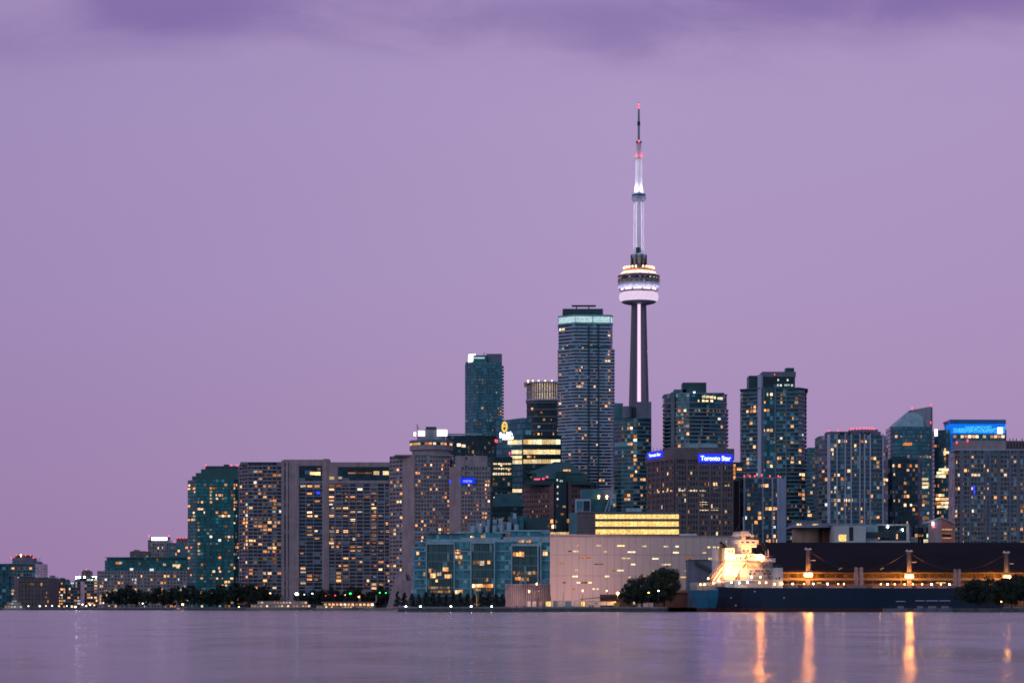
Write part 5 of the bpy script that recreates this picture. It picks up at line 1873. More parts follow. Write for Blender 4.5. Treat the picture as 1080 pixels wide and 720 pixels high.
for k in range(34):
    x_ = xa + 1 + (xb - xa - 3) * k / 33
    y_ = D + 6 * k / 33
    q = MB()
    q.box(x_, x_ + .35, y_ - .5, y_ - .1, G0, ze - .55)
    q.build('column', M['shedwall'], SH)
for yy, hh, nm in ((611.5, .9, 'conveyor_gallery'), (604.5, .5, 'eave_beam'), (616.5, .35, 'lower_rail')):
    q = MB()
    q.prism([(xa + .8, D - 1.4), (xb - .6, D + 4.6), (xb - .6, D + 5.4), (xa + .8, D - .6)], wz(yy, D), wz(yy, D) + hh)
    q.build(nm, M['beige'] if nm == 'conveyor_gallery' else M['shedwall'], SH)
for k in range(60):
    pass
q = MB()
for k in range(140):
    x_ = xa + 2 + (xb - xa - 4) * k / 139
    y_ = D + 7 + 5 * k / 139
    q.box(x_, x_ + .28, y_ - .35, y_ - .02, G0 + 1, ze - .6)
q.build('cladding_rib', M['shedwall'], SH)
for x0, x1 in ((987, 997), (1040, 1046), (862, 866)):
    q = MB()
    q.box(wx(x0, D), wx(x1, D), D - .5, D - .2, wz(614.6, D), wz(613.8, D))
    q.build('gallery_light', M['gold'], SH)

for k in range(13):      # lamps added under the eaves to light the shed wall
    x_ = xa + 14 + (xb - xa - 20) * k / 12.0
    y_ = D + 1.5 + 6 * k / 12.0
    q = MB()
    q.box(x_ - .5, x_ + .5, y_ - .12, y_ + .12, ze - .95, ze - .7)
    q.build('added_eave_lamp', M['sodiumsmall'], SH)
    flood((x_, y_, ze - 1.3), (1, .36, .06), 90, .3)
# grey hopper block left of the ship's house
D = 985
b = Bld('hopper_house', 'dark grey block with a slanting conveyor behind the stern of the ship', 'building', [(726, 0), (759, 0)], D, 18, seed=86)
b.body(590.5, 'bluegrey', None, 4)
b.box('roof_edge', 725.5, 748, 590.6, 589.9, 'darkgrey', -.4, 17)
q = MB()
q.prism([(wx(733, D), D - 2), (wx(762, D), D - 2), (wx(762, D), D - .2), (wx(733, D), D - .2)], wz(609, D), wz(605.5, D), poly2=None)
for i, v in enumerate(q.v):
    tt = (v[0] - wx(733, D)) / (wx(762, D) - wx(733, D))
    q.v[i] = (v[0], v[1], v[2] + (1 - tt) * 5.6)
q.build('conveyor', M['darkgrey'], b.root)
D = 992
b = Bld('dock_store', 'low brown store with a pale roof strip next to the two round trees', 'building', [(690, 0), (733, 0)], D, 10, seed=87)
b.body(624.5, 'redbrick', None, 4)
b.box('roof_edge', 711, 727, 624.4, 621.4, 'beige', -1, 8)
b = Bld('dock_store', 'low reddish store with a lean-to roof in front of the long pale wall', 'building', [(622, 0), (672, 0)], 1010, 14, seed=88)
D = 1010
q = MB()
q.prism([(wx(634, D), D), (wx(673, D), D), (wx(673, D), D + 12), (wx(634, D), D + 12)], G0, wz(626.5, D))
q.build('wall', M['redbrick'], b.root)
q = MB()
q.prism([(wx(612, D), D - 1), (wx(674, D), D - 1), (wx(674, D), D + 13), (wx(612, D), D + 13)], wz(632, D), wz(631.3, D))
for i, v in enumerate(q.v):
    tt = (v[0] - wx(612, D)) / (wx(674, D) - wx(612, D))
    q.v[i] = (v[0], v[1], v[2] + min(1, tt * 2.4) * 2.5)
q.build('roof', M['granite'], b.root)
b.box('post', 613, 613.6, 640, 632, 'redbrick', 0, 1)

# ================================================================ lamps
def lamp_post(px, py, D, label, col='deckwhite', r=.5, base=G0, group=None, watts=0, lc=(1, .8, .6), name='street_lamp'):
    t_ = thing(name, label, 'street lamp', (wx(px, D), D, base), group)
    z = wz(py, D)
    q = MB()
    q.tube([(wx(px, D), D + r * .6, base), (wx(px, D), D + r * .6, z + r * .5)], .11, 6)
    q.tube([(wx(px, D), D + r * .6, z + r * 1.35), (wx(px, D), D - r, z + r * 1.2)], r * .28, 6)
    q.build('post', M['darkgrey'], t_)
    q = MB()
    q.ball((wx(px, D), D, z), r, 8, .8)
    q.build('lamp', M[col], t_)
    if watts:
        spot((wx(px, D), D + r * .2, z - r * 1.2), (wx(px, D), D + 5, base), lc, watts, 150)
    return t_


# floodlight masts along the dock behind the ship
D = 1004
for px, ytop, ylamp, lab in ((852, 577.5, 606, 'tall pale dock mast with an orange floodlight nearest the white ship house'),
                             (958.5, 579.5, 607.6, 'tall dock mast with an orange floodlight between two dock pillars'),
                             (1061, 581, 608.2, 'dock mast with an orange floodlight rising behind the willow trees')):
    t_ = thing('floodlight_mast', lab, 'mast', (wx(px, D), D, G0), 'floodlight masts on the dock')
    q = MB()
    x_ = wx(px, D)
    q.prism([(x_ - 1.1, D - .7), (x_ + 1.1, D - .7), (x_ + 1.1, D + .7), (x_ - 1.1, D + .7)], G0, wz(ytop + 2, D), poly2=[(x_ - .7, D - .5), (x_ + .7, D - .5), (x_ + .7, D + .5), (x_ - .7, D + .5)])
    q.build('post', M['mastpaint'], t_)
    q = MB()
    q.box(x_ - 1.3, x_ + 1.5, D - .8, D + .8, wz(ytop + 2, D), wz(ytop + .8, D))
    q.box(x_ - 1.1, x_ - .4, D - .4, D + .4, wz(ytop + .8, D), wz(ytop - .4, D))
    q.box(x_ + .5, x_ + 1.3, D - .4, D + .4, wz(ytop + .8, D), wz(ytop, D))
    q.build('sheave_head', M['lilac'], t_)
    q = MB()
    q.box(x_ + 1.2, x_ + 3.2, D - .3, D + .3, wz(ytop + 13.5, D), wz(ytop + 12.8, D))
    q.build('bracket', M['lilac'], t_)
    q = MB()
    for k in range(16):
        q.box(x_ + 1.2, x_ + 1.6, D - .5, D - .1, G0 + k * 1.3, G0 + k * 1.3 + .12)
    q.tube([(x_ + 1.25, D - .5, G0), (x_ + 1.0, D - .5, wz(ytop + 3, D))], .07)
    q.build('ladder', M['darkgrey'], t_)
    for sx_ in (-1.0, 1.0):  # one lamp doubled, second ball added to widen glare and water streak
        q = MB()
        q.ball((x_ + sx_ * .8, D - 2.2, wz(ylamp, D)), .68, 10, .9)
        q.build('lamp', M['sodium' if px < 1000 else 'sodiumthird'], t_)
    q = MB()
    q.tube([(x_ - 1.0, D - 2.2, wz(ylamp, D) + .75), (x_ + 1.0, D - 2.2, wz(ylamp, D) + .75)], .1)
    q.tube([(x_, D - 2.2, wz(ylamp, D) + .75), (x_, D - .6, wz(ylamp, D) + .9)], .1)
    q.build('lamp_arm', M['darkgrey'], t_)
    flood((x_, D - 3.9, wz(ylamp, D)), (1, .38, .06), 2500, .6)
    q = MB()
    q.box(x_ - 2.1, x_ + 2.1, D - 1.25, D - 1.05, wz(ylamp, D) - 1.1, wz(ylamp, D) + 1.2)  # plate added to keep the lamp's light off the post
    q.build('added_lamp_shield', M['darkgrey'], t_)
    for sx_ in (-9, 9):  # unseen spots added behind the mast for glow on the shed wall
        spot((x_ + sx_ * .15, D + 1.2, wz(ylamp, D)), (x_ + sx_, D + 15, wz(ylamp, D) - 3), (1, .38, .06), 9000, 120)
for px, x1, ytop, lab in ((905.7, 4.1, 598.5, 'pair of thick dock pillars glowing orange midway along the shed'), (1009.5, 3.4, 600.5, 'pair of thick dock pillars beside the willow trees')):
    D = 1005
    t_ = thing('dock_pillars', lab, 'pillars', (wx(px, D), D, G0), 'thick pillars on the dock')
    for s_ in (-1, 1):
        q = MB()
        xc = wx(px + s_ * x1 * .62, D)
        q.prism([(xc - x1 * .17, D - .7), (xc + x1 * .17, D - .7), (xc + x1 * .17, D + .7), (xc - x1 * .17, D + .7)], G0, wz(ytop, D))
        q.build('pillar', M['concrete'], t_)
    q = MB()
    q.box(wx(px - x1, D), wx(px - x1 * .4, D), D - .9, D + .9, wz(ytop, D), wz(ytop - .8, D))
    q.box(wx(px + x1 * .4, D), wx(px + x1, D), D - .9, D + .9, wz(ytop, D), wz(ytop - .8, D))
    q.build('pillar_cap', M['beige'], t_)
for x0, y0, x1, y1, sag, lab in ((853, 580, 957, 582, 20, 'slack cable hung from the pale dock mast to the next mast'), (959, 582, 1060, 584, 18, 'slack cable hung between the two eastern dock masts')):
    D = 1004
    q = MB()
    q.tube([(wx(x0 + (x1 - x0) * k / 24, D), D, wz(y0 + (y1 - y0) * k / 24 + sag * 4 * (k / 24) * (1 - k / 24), D)) for k in range(25)], 0.06, 5)
    tag(q.build('cable', M['darkgrey']), lab, 'cable', 'cables between the dock masts')
for x0, lab in ((886, 'small white lamp cluster hung on the dock cable near the orange pillars'), (930, 'small white lamp cluster hung on the cable near the second mast')):
    t_ = thing('hanging_lamps', lab, 'lamps', (wx(x0, 1004), 1004, wz(600, 1004)), 'lamp clusters on the dock cable')
    for k in range(3):
        q = MB()
        xx = wx(x0 + k * 1.3 - 1.3, 1004)
        q.ball((xx, 1003.8, wz(600 - k * .6, 1004)), .28, 6)
        q.build('lamp', M['litdim'], t_)
    q = MB()
    q.tube([(wx(x0 - 1.6, 1004), 1004, wz(599, 1004)), (wx(x0 + 1.6, 1004), 1004, wz(597.6, 1004))], .1, 5)
    q.build('hanger', M['darkgrey'], t_)

# ================================================================ the ship
SX, SY = wx(753, 927), 927.0
ha = R(18)
ship = thing('cargo_ship', 'dark blue cargo ship with a floodlit white deckhouse moored at the dock', 'cargo ship', (SX, SY, 0))
ca, sa = math.cos(ha), math.sin(ha)
SL = 132.0


def sp(s_, b_, z_):
    """ship coordinates: along the hull from the stern, across from the near side (0) inboard, height"""
    return (SX + s_ * ca - b_ * sa, SY + s_ * sa + b_ * ca, z_)


zd = wz(619.3, 927)
stations = []
for s_ in (-2.0, -1.0, 0.5, 2.5, 6, 12, 20, 40, 70, 100, 116, 126, SL):
    full = min(1.0, ((s_ + 2.0) / 10) ** .6) if s_ < 8 else (1.0 if s_ < 105 else max(.05, 1 - ((s_ - 105) / 29) ** 2))
    hb = 9.2 + 2.8 * full if s_ < 100 else 12 * full
    fl = min(1.0, max(0, (s_ + 2) / 20)) ** .8 if s_ < 20 else (1 if s_ < 105 else max(.03, 1 - ((s_ - 105) / 26) ** 1.6))
    hw = 4.2 + 7.6 * fl if s_ < 100 else 12 * fl
    sh = .9 * max(0, 1 - (s_ + 2) / 9) + (0 if s_ < 105 else (s_ - 105) / 27 * 2.0)
    stations.append((s_, hb, hw, zd + sh))
prof = [(-1.0, -.8), (0.0, .0), (.2, 1.55), (.45, 3.4), (.75, 5.8), (1.0, None)]
rows = []
for s_, hb, hw, zt in stations:
    lift = 2.8 * max(0, 1 - (s_ + 2) / 10)
    ring = []
    for t_, z_ in prof:
        zz_ = zt if z_ is None else z_
        tt = max(0.0, t_)
        w_ = hw + (hb - hw) * tt ** .75
        rake = (1 - tt) * (2.6 if s_ < 0 else 0) + (tt * (4.0) if s_ > 122 else 0)
        ring.append((s_ + rake, w_, zz_))
    rows.append(ring)
q = MB()
np_ = len(prof)
for A, B in zip(rows, rows[1:]):
    for k in range(np_ - 1):
        m_ = 1 if k < 2 else (2 if B[0][0] < 3.5 else 0)
        for sg_ in (1, -1):
            P4 = [sp(A[k][0], 12 - sg_ * A[k][1], A[k][2]), sp(B[k][0], 12 - sg_ * B[k][1], B[k][2]), sp(B[k + 1][0], 12 - sg_ * B[k + 1][1], B[k + 1][2]), sp(A[k + 1][0], 12 - sg_ * A[k + 1][1], A[k + 1][2])]
            q.face(P4 if sg_ > 0 else P4[::-1], m=m_)
for k in range(np_ - 1):
    A = rows[0]
    q.face([sp(A[k][0], 12 + A[k][1], A[k][2]), sp(A[k][0], 12 - A[k][1], A[k][2]), sp(A[k + 1][0], 12 - A[k + 1][1], A[k + 1][2]), sp(A[k + 1][0], 12 + A[k + 1][1], A[k + 1][2])], m=1 if k < 2 else 2)
    B = rows[-1]
    q.face([sp(B[k][0], 12 - B[k][1], B[k][2]), sp(B[k][0], 12 + B[k][1], B[k][2]), sp(B[k + 1][0], 12 + B[k + 1][1], B[k + 1][2]), sp(B[k + 1][0], 12 - B[k + 1][1], B[k + 1][2])], m=0)
M['hull'] = plain('navy hull paint', (.002, .011, .040), .45, .3, .12)
M['hullred'] = plain('red boot top', (.055, .014, .018), .6, .3, .2)
M['transom'] = plain('stern blue with light painted in', (.004, .13, .24), .45, .25, .2)  # hull blue made lighter, light on the stern put into its colour
hull = q.build('hull', [M['hull'], M['hullred'], M['transom']], ship, True)
q = MB()
for (s0, b0, w0, t0), (s1, b1, w1, t1) in zip(stations, stations[1:]):
    q.face([sp(s0, 12 - b0 + .1, t0 - 1.0), sp(s1, 12 - b1 + .1, t1 - 1.0), sp(s1, 12 + b1 - .1, t1 - 1.0), sp(s0, 12 + b0 - .1, t0 - 1.0)])
q.build('deck', M['granite'], ship)


def shipbox(name, px0, px1, y0, y1, mat, b0=3, b1=20, label=None):
    """a block on the ship between columns and rows of the photo, from b0 to b1 metres inboard"""
    s = []
    for px in (px0, px1):
        kx = (px - CX) / F
        x0_, y0_, _ = sp(0, b0, 0)
        s.append((kx * y0_ - x0_) / (ca - kx * sa))
    Y = sp(sum(s) / 2, b0, 0)[1]
    q = MB()
    P = lambda a_, b_: sp(a_, b_, 0)[:2]
    q.prism([P(s[0], b0), P(s[1], b0), P(s[1], b1), P(s[0], b1)], wz(max(y0, y1), Y), wz(min(y0, y1), Y))
    return q.build(name, M[mat], ship, label=label)


def shippt(px, py, b_):
    kx = (px - CX) / F
    x0_, y0_, _ = sp(0, b_, 0)
    s_ = (kx * y0_ - x0_) / (ca - kx * sa)
    X_, Y_, _ = sp(s_, b_, 0)
    return (X_, Y_, wz(py, Y_))


shipbox('funnel_house', 764.6, 774.6, 622, 577.6, 'warmwhite', 5, 18)
shipbox('deckhouse', 774.7, 789, 622, 584.4, 'warmwhite', 4, 20)
shipbox('accommodation', 789.1, 815, 622, 590.4, 'shipunlit', 3, 21)
shipbox('accommodation', 815.1, 825.6, 624, 598.4, 'warmwhite', 2.4, 21.6)
for x0, x1, y in ((772.5, 816.5, 599.8), (764, 790, 593.5), (789, 817.5, 590.2), (760, 816, 611.6)):
    shipbox('deck_edge', x0, x1, y + .5, y - .5, 'white', 1.8, 3.9)
shipbox('bridge_wing', 803.5, 818, 592.6, 588.4, 'white', 1.0, 22)
shipbox('wheelhouse', 786, 803.5, 590, 584.0, 'warmwhite', 4, 20)
shipbox('wheelhouse_window', 787, 803, 587.6, 585.4, 'g_dark', 3.8, 4.0)
for x0, x1, y0, y1 in ((779.6, 800, 573.6, 569), (781, 798, 577, 573.7), (782, 792.5, 584, 577.1), (782.5, 786.5, 569, 565), (780.5, 792, 565, 562.5), (781.6, 790, 562.4, 560.2)):
    shipbox('radar_deck', x0, x1, y0, y1, 'warmwhite', 6, 14)
for px, y0, y1, r_ in ((784, 545, 561, .13), (807.5, 581, 590, .25), (810, 579, 590, .18), (766, 570, 578, .2), (793.5, 552, 566, .12)):
    q = MB()
    q.tube([shippt(px, y1, 9), shippt(px, y0, 9)], r_)
    q.build('mast', M['warmwhite'], ship)
q = MB()
P0 = [shippt(x_, y_, 8) for x_, y_ in ((757.5, 592), (765, 592), (766.5, 575), (760.5, 573), (758.5, 576))]
P1 = [shippt(x_, y_, 15) for x_, y_ in ((757.5, 592), (765, 592), (766.5, 575), (760.5, 573), (758.5, 576))]
q.face(P0)
q.face(P1[::-1])
for k in range(5):
    q.face([P0[k], P1[k], P1[(k + 1) % 5], P0[(k + 1) % 5]])
q.build('funnel', M['dark'], ship)
q = MB()
q.tube([shippt(762.5, 574.5, 11), shippt(759.5, 571.5, 11)], .55)
q.tube([shippt(765, 575.5, 11), shippt(763, 573, 11)], .4)
q.build('exhaust_pipe', M['dark'], ship)
# slanting stern gear: boom, stairs, crates
for k, (x0, y0, x1, y1, r_) in enumerate(((748, 613, 763.5, 591.5, .5), (751, 614, 764.2, 594.5, .35), (754.5, 614.5, 764.4, 600, .4), (745.5, 611, 757, 597, .25))):
    q = MB()
    q.tube([shippt(x0, y0, 6 + k), shippt(x1, y1, 7 + k)], r_)
    q.build('boom', M['warmwhite' if k else 'granite'], ship)
rs = random.Random(11)
for k in range(16):
    x0 = 740 + k * 1.6
    shipbox('deck_gear', x0, x0 + rs.uniform(1, 2.4), 622, 617.5 - k * .2 - rs.uniform(0, 3), rs.choice(('warmwhite', 'beige', 'granite', 'yellow')), 5 + rs.uniform(0, 5), 12)
q = MB()
for k in range(40):
    pa = shippt(728 + k * .95, 619, 1.5 if k > 12 else 9 - k * .58)
    q.tube([(pa[0], pa[1], zd - 1), (pa[0], pa[1], zd + 1.9)], .07, 4)
pts = [shippt(728 + k * .95, 619, 1.5 if k > 12 else 9 - k * .58) for k in range(40)]
for hz_ in (1.0, 1.9):
    q.tube([(p_[0], p_[1], zd + hz_) for p_ in pts], .06, 4)
q.build('railing', M['white'], ship)
# deck rails, ladders and rigging on the house
for x0, x1, y, b_ in ((773, 816, 599.3, 1.9), (765, 790, 593, 1.9), (790, 817, 588, 1.1), (761, 816, 611, 1.9), (780, 800, 568.6, 6.2), (815.5, 825.5, 598, 2.5), (775, 789, 584, 4.1), (765, 774.5, 577.2, 5.1)):
    q = MB()
    n_ = max(3, int((x1 - x0) / 1.6))
    pts = [shippt(x0 + (x1 - x0) * k / n_, y, b_) for k in range(n_ + 1)]
    for p_ in pts:
        q.tube([p_, (p_[0], p_[1], p_[2] + 1.1)], .05, 4)
    for hh in (.55, 1.1):
        q.tube([(p_[0], p_[1], p_[2] + hh) for p_ in pts], .045, 4)
    q.build('deck_rail', M['mastpaint'], ship)
for x0, y0, x1, y1, b_ in ((776, 611, 781, 600, 1.7), (783, 599, 787, 593.4, 1.7), (812, 611, 808, 600, 1.7), (806, 599, 803, 592, 1.0)):
    q = MB()
    q.tube([shippt(x0, y0, b_), shippt(x1, y1, b_)], .28, 4)
    q.build('stair', M['mastpaint'], ship)
for x0, y0, x1, y1 in ((784, 546, 766, 576), (784, 548, 808, 582), (793.5, 553, 815, 590), (784, 551, 800, 569)):
    q = MB()
    q.tube([shippt(x0, y0, 9), shippt(x1, y1, 9)], .05, 4)
    q.build('stay_wire', M['mastpaint'], ship)
for x0, x1, y0, y1 in ((790.2, 792.4, 603.8, 605.6), (795, 797, 603.8, 605.6), (805.5, 807.5, 603.8, 605.6), (811, 813, 603.8, 605.6), (776.2, 778, 587.4, 589.4), (780, 782, 587.4, 589.4), (785, 787, 587.4, 589.4), (783.5, 785.5, 579.4, 581.2), (788, 790, 579.4, 581.2), (782, 784.5, 571, 572.4), (787, 790, 571, 572.4), (793, 796, 571, 572.4)):
    shipbox('cabin_window', x0, x1, y1, y0, 'g_dark', (2.9 if y0 > 600 else 3.9 if y0 > 586 else 5.9), (3.1 if y0 > 600 else 4.1 if y0 > 586 else 6.1))
# portholes
for k, (x, y) in enumerate([(791.8, 602), (797.5, 602), (800, 602), (804.2, 602), (810.5, 602), (792, 596), (797, 596), (808, 596), (776.5, 609), (780, 609.4), (818.5, 610), (822, 609.5)]):
    p_ = shippt(x, y, 2.96 if 789 < x < 815 else 3.9 if x < 789 else 2.3)
    q = MB()
    q.box(p_[0] - .28, p_[0] + .28, p_[1] - .06, p_[1] + .1, p_[2] - .32, p_[2] + .32)
    q.build('porthole', M['dark' if k not in (5, 6) else 'gold'], ship)
for x0, x1, y0, y1 in ((768, 770.5, 580, 582.5), (771.5, 773.3, 580, 582.5), (778, 780.5, 604, 611.5)):
    p_, p2 = shippt(x0, y1, 4.9), shippt(x1, y0, 4.9)
    shipbox('dark_door', x0, x1, y1, y0, 'granite', 4.85 if x0 < 775 else 3.85, 5.05 if x0 < 775 else 4.05)
# lamps on the house and along the rail
for x, y, mt in ((747, 609.6, 'deck'), (743, 616, 'deck'), (738.7, 616, 'deck'), (800, 587.2, 'sodium'), (804, 587.2, 'sodium'), (792.6, 608, 'deckwhite'), (802, 608.3, 'deck'), (771.2, 613.8, 'deckwhite'), (779.6, 614.2, 'deckwhite'),  # sodium lamp doubled, second ball added to widen its streak
                 (788.3, 613.8, 'deckwhite'), (801, 614, 'deck'), (808, 614, 'deck'), (817, 615.6, 'deck'), (776, 606.5, 'deck'), (789.5, 585.8, 'deck'), (796.3, 586, 'deck'), (764.5, 606, 'deck'), (758, 612, 'deck'), (752.5, 614.5, 'deck')):
    p_ = shippt(x, y, .9)
    q = MB()
    q.ball(p_, (.34 if mt == 'deck' else .28) if mt != 'sodium' else .62, 7)
    q.build('deck_lamp', M[mt], ship)
for k_, (x, y, b_, wt) in enumerate(((770, 600, -3, 5200), (781, 600, -4, 4800), (777, 588, -2, 2600), (768, 588, -1, 2600), (757, 606, 1, 2600), (801.5, 587.5, -1.5, 700), (802, 606, -1.5, 520), (817, 613, -1.5, 420), (793, 607, -1, 220), (748, 613, 0, 1200), (741, 614, 2, 500), (790, 575, 1, 700))):
    p_ = shippt(x, y, b_)
    if k_ < 5:
        spot(p_, (p_[0] + 1, p_[1] + 10, p_[2] + 1), (1, .46, .13), wt * 3.8, 100)  # spots added off the ship's side to overexpose the white house
    else:
        flood(p_, (1, .44, .12), wt * .20, .5)
for x, br in ((825, 1), (836, 0), (848, 1), (857.7, 0), (873, 0), (884, 1), (890, 1), (929, 1), (936, 0), (943.7, 1), (954, 1), (962.8, 1), (972.5, 2), (982.5, 0), (992.3, 1), (1001.3, 0)):
    p_ = shippt(x, 625.6, 1.2)
    q = MB()
    q.ball((p_[0], p_[1], zd + 1.6), .27, 6)
    q.build('deck_lamp', M['deckwhite' if br == 0 else 'deck'], ship)
    if br and x < 1000:
        flood((p_[0], p_[1] + .9, zd + 1.7), (1, .6, .25), 160, .4)
# hatches and coamings
for k in range(8):
    q = MB()
    s0 = 30 + k * 10
    P = lambda a_, b_: sp(a_, b_, 0)[:2]
    q.prism([P(s0, 4), P(s0 + 8.2, 4), P(s0 + 8.2, 20), P(s0, 20)], zd - 1, zd + 1.1, poly2=[P(s0 + .2, 5), P(s0 + 8, 5), P(s0 + 8, 19), P(s0 + .2, 19)])
    q.build('hatch_cover', M['granite'], ship)
q = MB()
for k in range(40):
    p_ = sp(31 + k * 2, .6, 0)
    q.tube([(p_[0], p_[1], zd - 1), (p_[0], p_[1], zd + .95)], .05, 4)
pts = [sp(31 + k * 10, .6, 0) for k in range(8)]
q.tube([(p_[0], p_[1], zd + .95) for p_ in pts], .05, 4)
q.build('railing', M['bluegrey'], ship)
for x, y, w, mt in ((895.5, 625.5, 3, 'redpink'), (906, 625.3, 8, 'white'), (864, 623.8, 3, 'yellow'), (972.5, 623.5, 3.4, 'yellow')):
    shipbox('deck_gear', x - w / 2, x + w / 2, y + 2, y - 1.4, mt if mt != 'redpink' else 'salmon', 2, 4)
# anchor pocket, draught marks
q = MB()
for x0, x1, y0, y1, mt in ((746.5, 748.6, 627, 633.5, 'dark'),):
    p_ = shippt((x0 + x1) / 2, (y0 + y1) / 2, -0.2)
for x, y in ((796, 623.3), (771, 630), (776, 638), (827, 630)):
    p_ = shippt(x, y, -.06)
    q.box(p_[0] - .3, p_[0] + .3, p_[1] - .05, p_[1] + .05, p_[2] - .25, p_[2] + .25)
q.build('hull_fitting', M['lilac'], ship)

# ================================================================ trees
def crown_mesh(name, seed, conical, mat, n_clump=34, n_leaf=70, leaf=.035):
    rg = random.Random(seed)
    q = MB()
    for c in range(n_clump):
        if conical:
            h_ = rg.uniform(.12, 1.0)
            r_ = .24 * (1.02 - h_) + .02
            an = rg.uniform(0, 2 * PI)
            rad = r_ * math.sqrt(rg.random())
            ctr = (rad * math.cos(an), rad * math.sin(an), h_)
            cr = .045 + .06 * (1 - h_)
        else:
            while True:
                p_ = (rg.uniform(-1, 1), rg.uniform(-1, 1), rg.uniform(-1, 1))
                l_ = math.sqrt(sum(v * v for v in p_))
                if .35 < l_ < 1:
                    break
            ctr = (p_[0] * .42, p_[1] * .42, .53 + p_[2] * .40)
            cr = rg.uniform(.05, .13)
        for k in range(n_leaf):
            while True:
                d_ = Vector((rg.uniform(-1, 1), rg.uniform(-1, 1), rg.uniform(-1, 1)))
                if .1 < d_.length < 1:
                    break
            pos = Vector(ctr) + d_ * cr
            a_ = Vector((rg.uniform(-1, 1), rg.uniform(-1, 1), rg.uniform(-1, 1))).normalized()
            b_ = a_.cross(Vector((rg.uniform(-1, 1), rg.uniform(-1, 1), rg.uniform(-1, 1)))).normalized()
            s_ = leaf * rg.uniform(.6, 1.3)
            q.face([pos - a_ * s_, pos + b_ * s_ * .55, pos + a_ * s_, pos - b_ * s_ * .55])
    return q.mesh(name, M[mat])


def trunk_mesh(seed, conical):
    rg = random.Random(seed)
    q = MB()
    q.tube([(0, 0, 0), (rg.uniform(-.015, .015), 0, .3), (rg.uniform(-.03, .03), 0, .62 if not conical else .9)], .024, 7, r2=.008)
    if not conical:
        for k in range(5):
            an = k * 2 * PI / 5 + rg.uniform(-.4, .4)
            q.tube([(0, 0, .28 + .05 * k), (.16 * math.cos(an), .16 * math.sin(an), .46 + .05 * k), (.28 * math.cos(an), .28 * math.sin(an), .62 + .04 * k)], .011, 5, r2=.004)
    return q.mesh('trunk', M['bark'])


BROAD = [(trunk_mesh(i, False), crown_mesh('crown', 50 + i, False, 'leaf', 38, 80)) for i in range(5)]
BIG = [(trunk_mesh(i, False), crown_mesh('crown', 80 + i, False, 'leaf', 120, 120, .020)) for i in range(2)]
CONE = [(trunk_mesh(i, True), crown_mesh('crown', 70 + i, True, 'leaf2', 40, 50, .03)) for i in range(3)]


def tree(px, ytop, D, wide, proto, label, group, base=G0, rz=None, name='tree'):
    h_ = wz(ytop, D) - base
    t_ = thing(name, label, 'tree', (wx(px, D), D, base), group)
    t_.rotation_euler = (0, 0, px * 1.7 if rz is None else rz)
    t_.scale = (h_ * wide, h_ * wide, h_)
    for nm, me in zip(('trunk', 'crown'), proto):
        o = bpy.data.objects.new(nm, me)
        COL.objects.link(o)
        o.parent = t_
    return t_


G1 = 'trees on the far shore'
place = {0: 'before the terraced residence', 1: 'at the foot of the green glass tower', 2: 'below the grey grid faced tower', 3: 'below the broad grid slab'}
far_trees = [
    (112, 626, 'small round tree before the lit ground floor of the terraced residence'), (124, 622.5, 'first tall dark tree before the terraced residence'), (134, 620.5, 'tallest dome shaped tree before the terraced residence'),
    (144, 624, 'lower dark tree filling the dip before the terraced residence'), (153, 629, 'low shrubby tree near the small white shore lamp'), (161, 623, 'broad dark tree before the terraced residence, just past the dip'),
    (171, 621.5, 'high crowned dark tree before the east half of the terraced residence'), (181, 624, 'middle sized dark tree before the end of the terraced residence'), (190, 620, 'dark tree at the gap before the green glass tower'),
    (201, 620.5, 'dark tree under the edge of the green glass tower'), (211, 626, 'low dark tree under the green glass tower'), (220, 623, 'round dark tree under the middle of the green glass tower'),
    (230, 620.5, 'broad dark tree under the lit bays of the green glass tower'), (240, 619, 'tallest dark tree under the green glass tower'), (250, 617.5, 'dark tree where the green tower meets the grey grid tower'),
    (260, 620, 'dark tree below the narrow side of the grey grid tower'), (270, 619, 'broad dark tree below the grey grid tower'), (280, 622, 'dark tree below the east end of the grey grid tower'), (290, 628, 'low dark tree behind the ferry with the red lamp'),
    (318, 627, 'small dark tree by the bright white floodlight'), (327, 625, 'dark tree beyond the bright white floodlight'), (338, 624, 'dark tree below the pillar of the broad slab'), (349, 622.5, 'rounded dark tree below the first bays of the broad slab'),
    (360, 625, 'dark tree beside the red traffic light'), (371, 622, 'tall dark tree below the lit bays of the broad slab'), (381, 623.5, 'dark tree behind the green traffic light'), (391, 624, 'dark tree behind the lit jetty pavilion'), (401, 622, 'dark tree next to the sloping buttress'),
    (410, 629, 'low dark tree in front of the sloping buttress')]
for i, (px, yt, lab) in enumerate(far_trees):
    tree(px, yt - 4.5, 1872 + (i * 7) % 11, .85 + (i % 4) * .09, BROAD[i % 5], lab, G1)
G2 = 'row of small trees before the pale glass office'
xs = [419.5, 426.5, 434.5, 442, 449.5, 456.5, 463.5, 470.5, 478, 485.5, 493, 500.5, 508, 515.5, 523, 530]
ords = ['first', 'second', 'third', 'fourth', 'fifth', 'sixth', 'seventh', 'eighth', 'ninth', 'tenth', 'eleventh', 'twelfth', 'thirteenth', 'fourteenth', 'fifteenth', 'last']
for i, px in enumerate(xs):
    tree(px, 623.5 + (i * 5 % 4) * .9, 966 + (i % 3), 1.25, CONE[i % 3], '%s small conical tree of the row before the pale glass office' % ords[i], G2, name='conical_tree')
tree(677, 603, 968, 1.12, BIG[0], 'wide round dark tree in front of the long pale wall', 'big trees on the dock')
tree(700.5, 596.5, 970, .98, BIG[1], 'taller round dark tree beside the ship stern', 'big trees on the dock', rz=2.2)
tree(664, 611, 965, .9, BROAD[1], 'low spreading tree at the street end of the round dock trees', 'big trees on the dock')
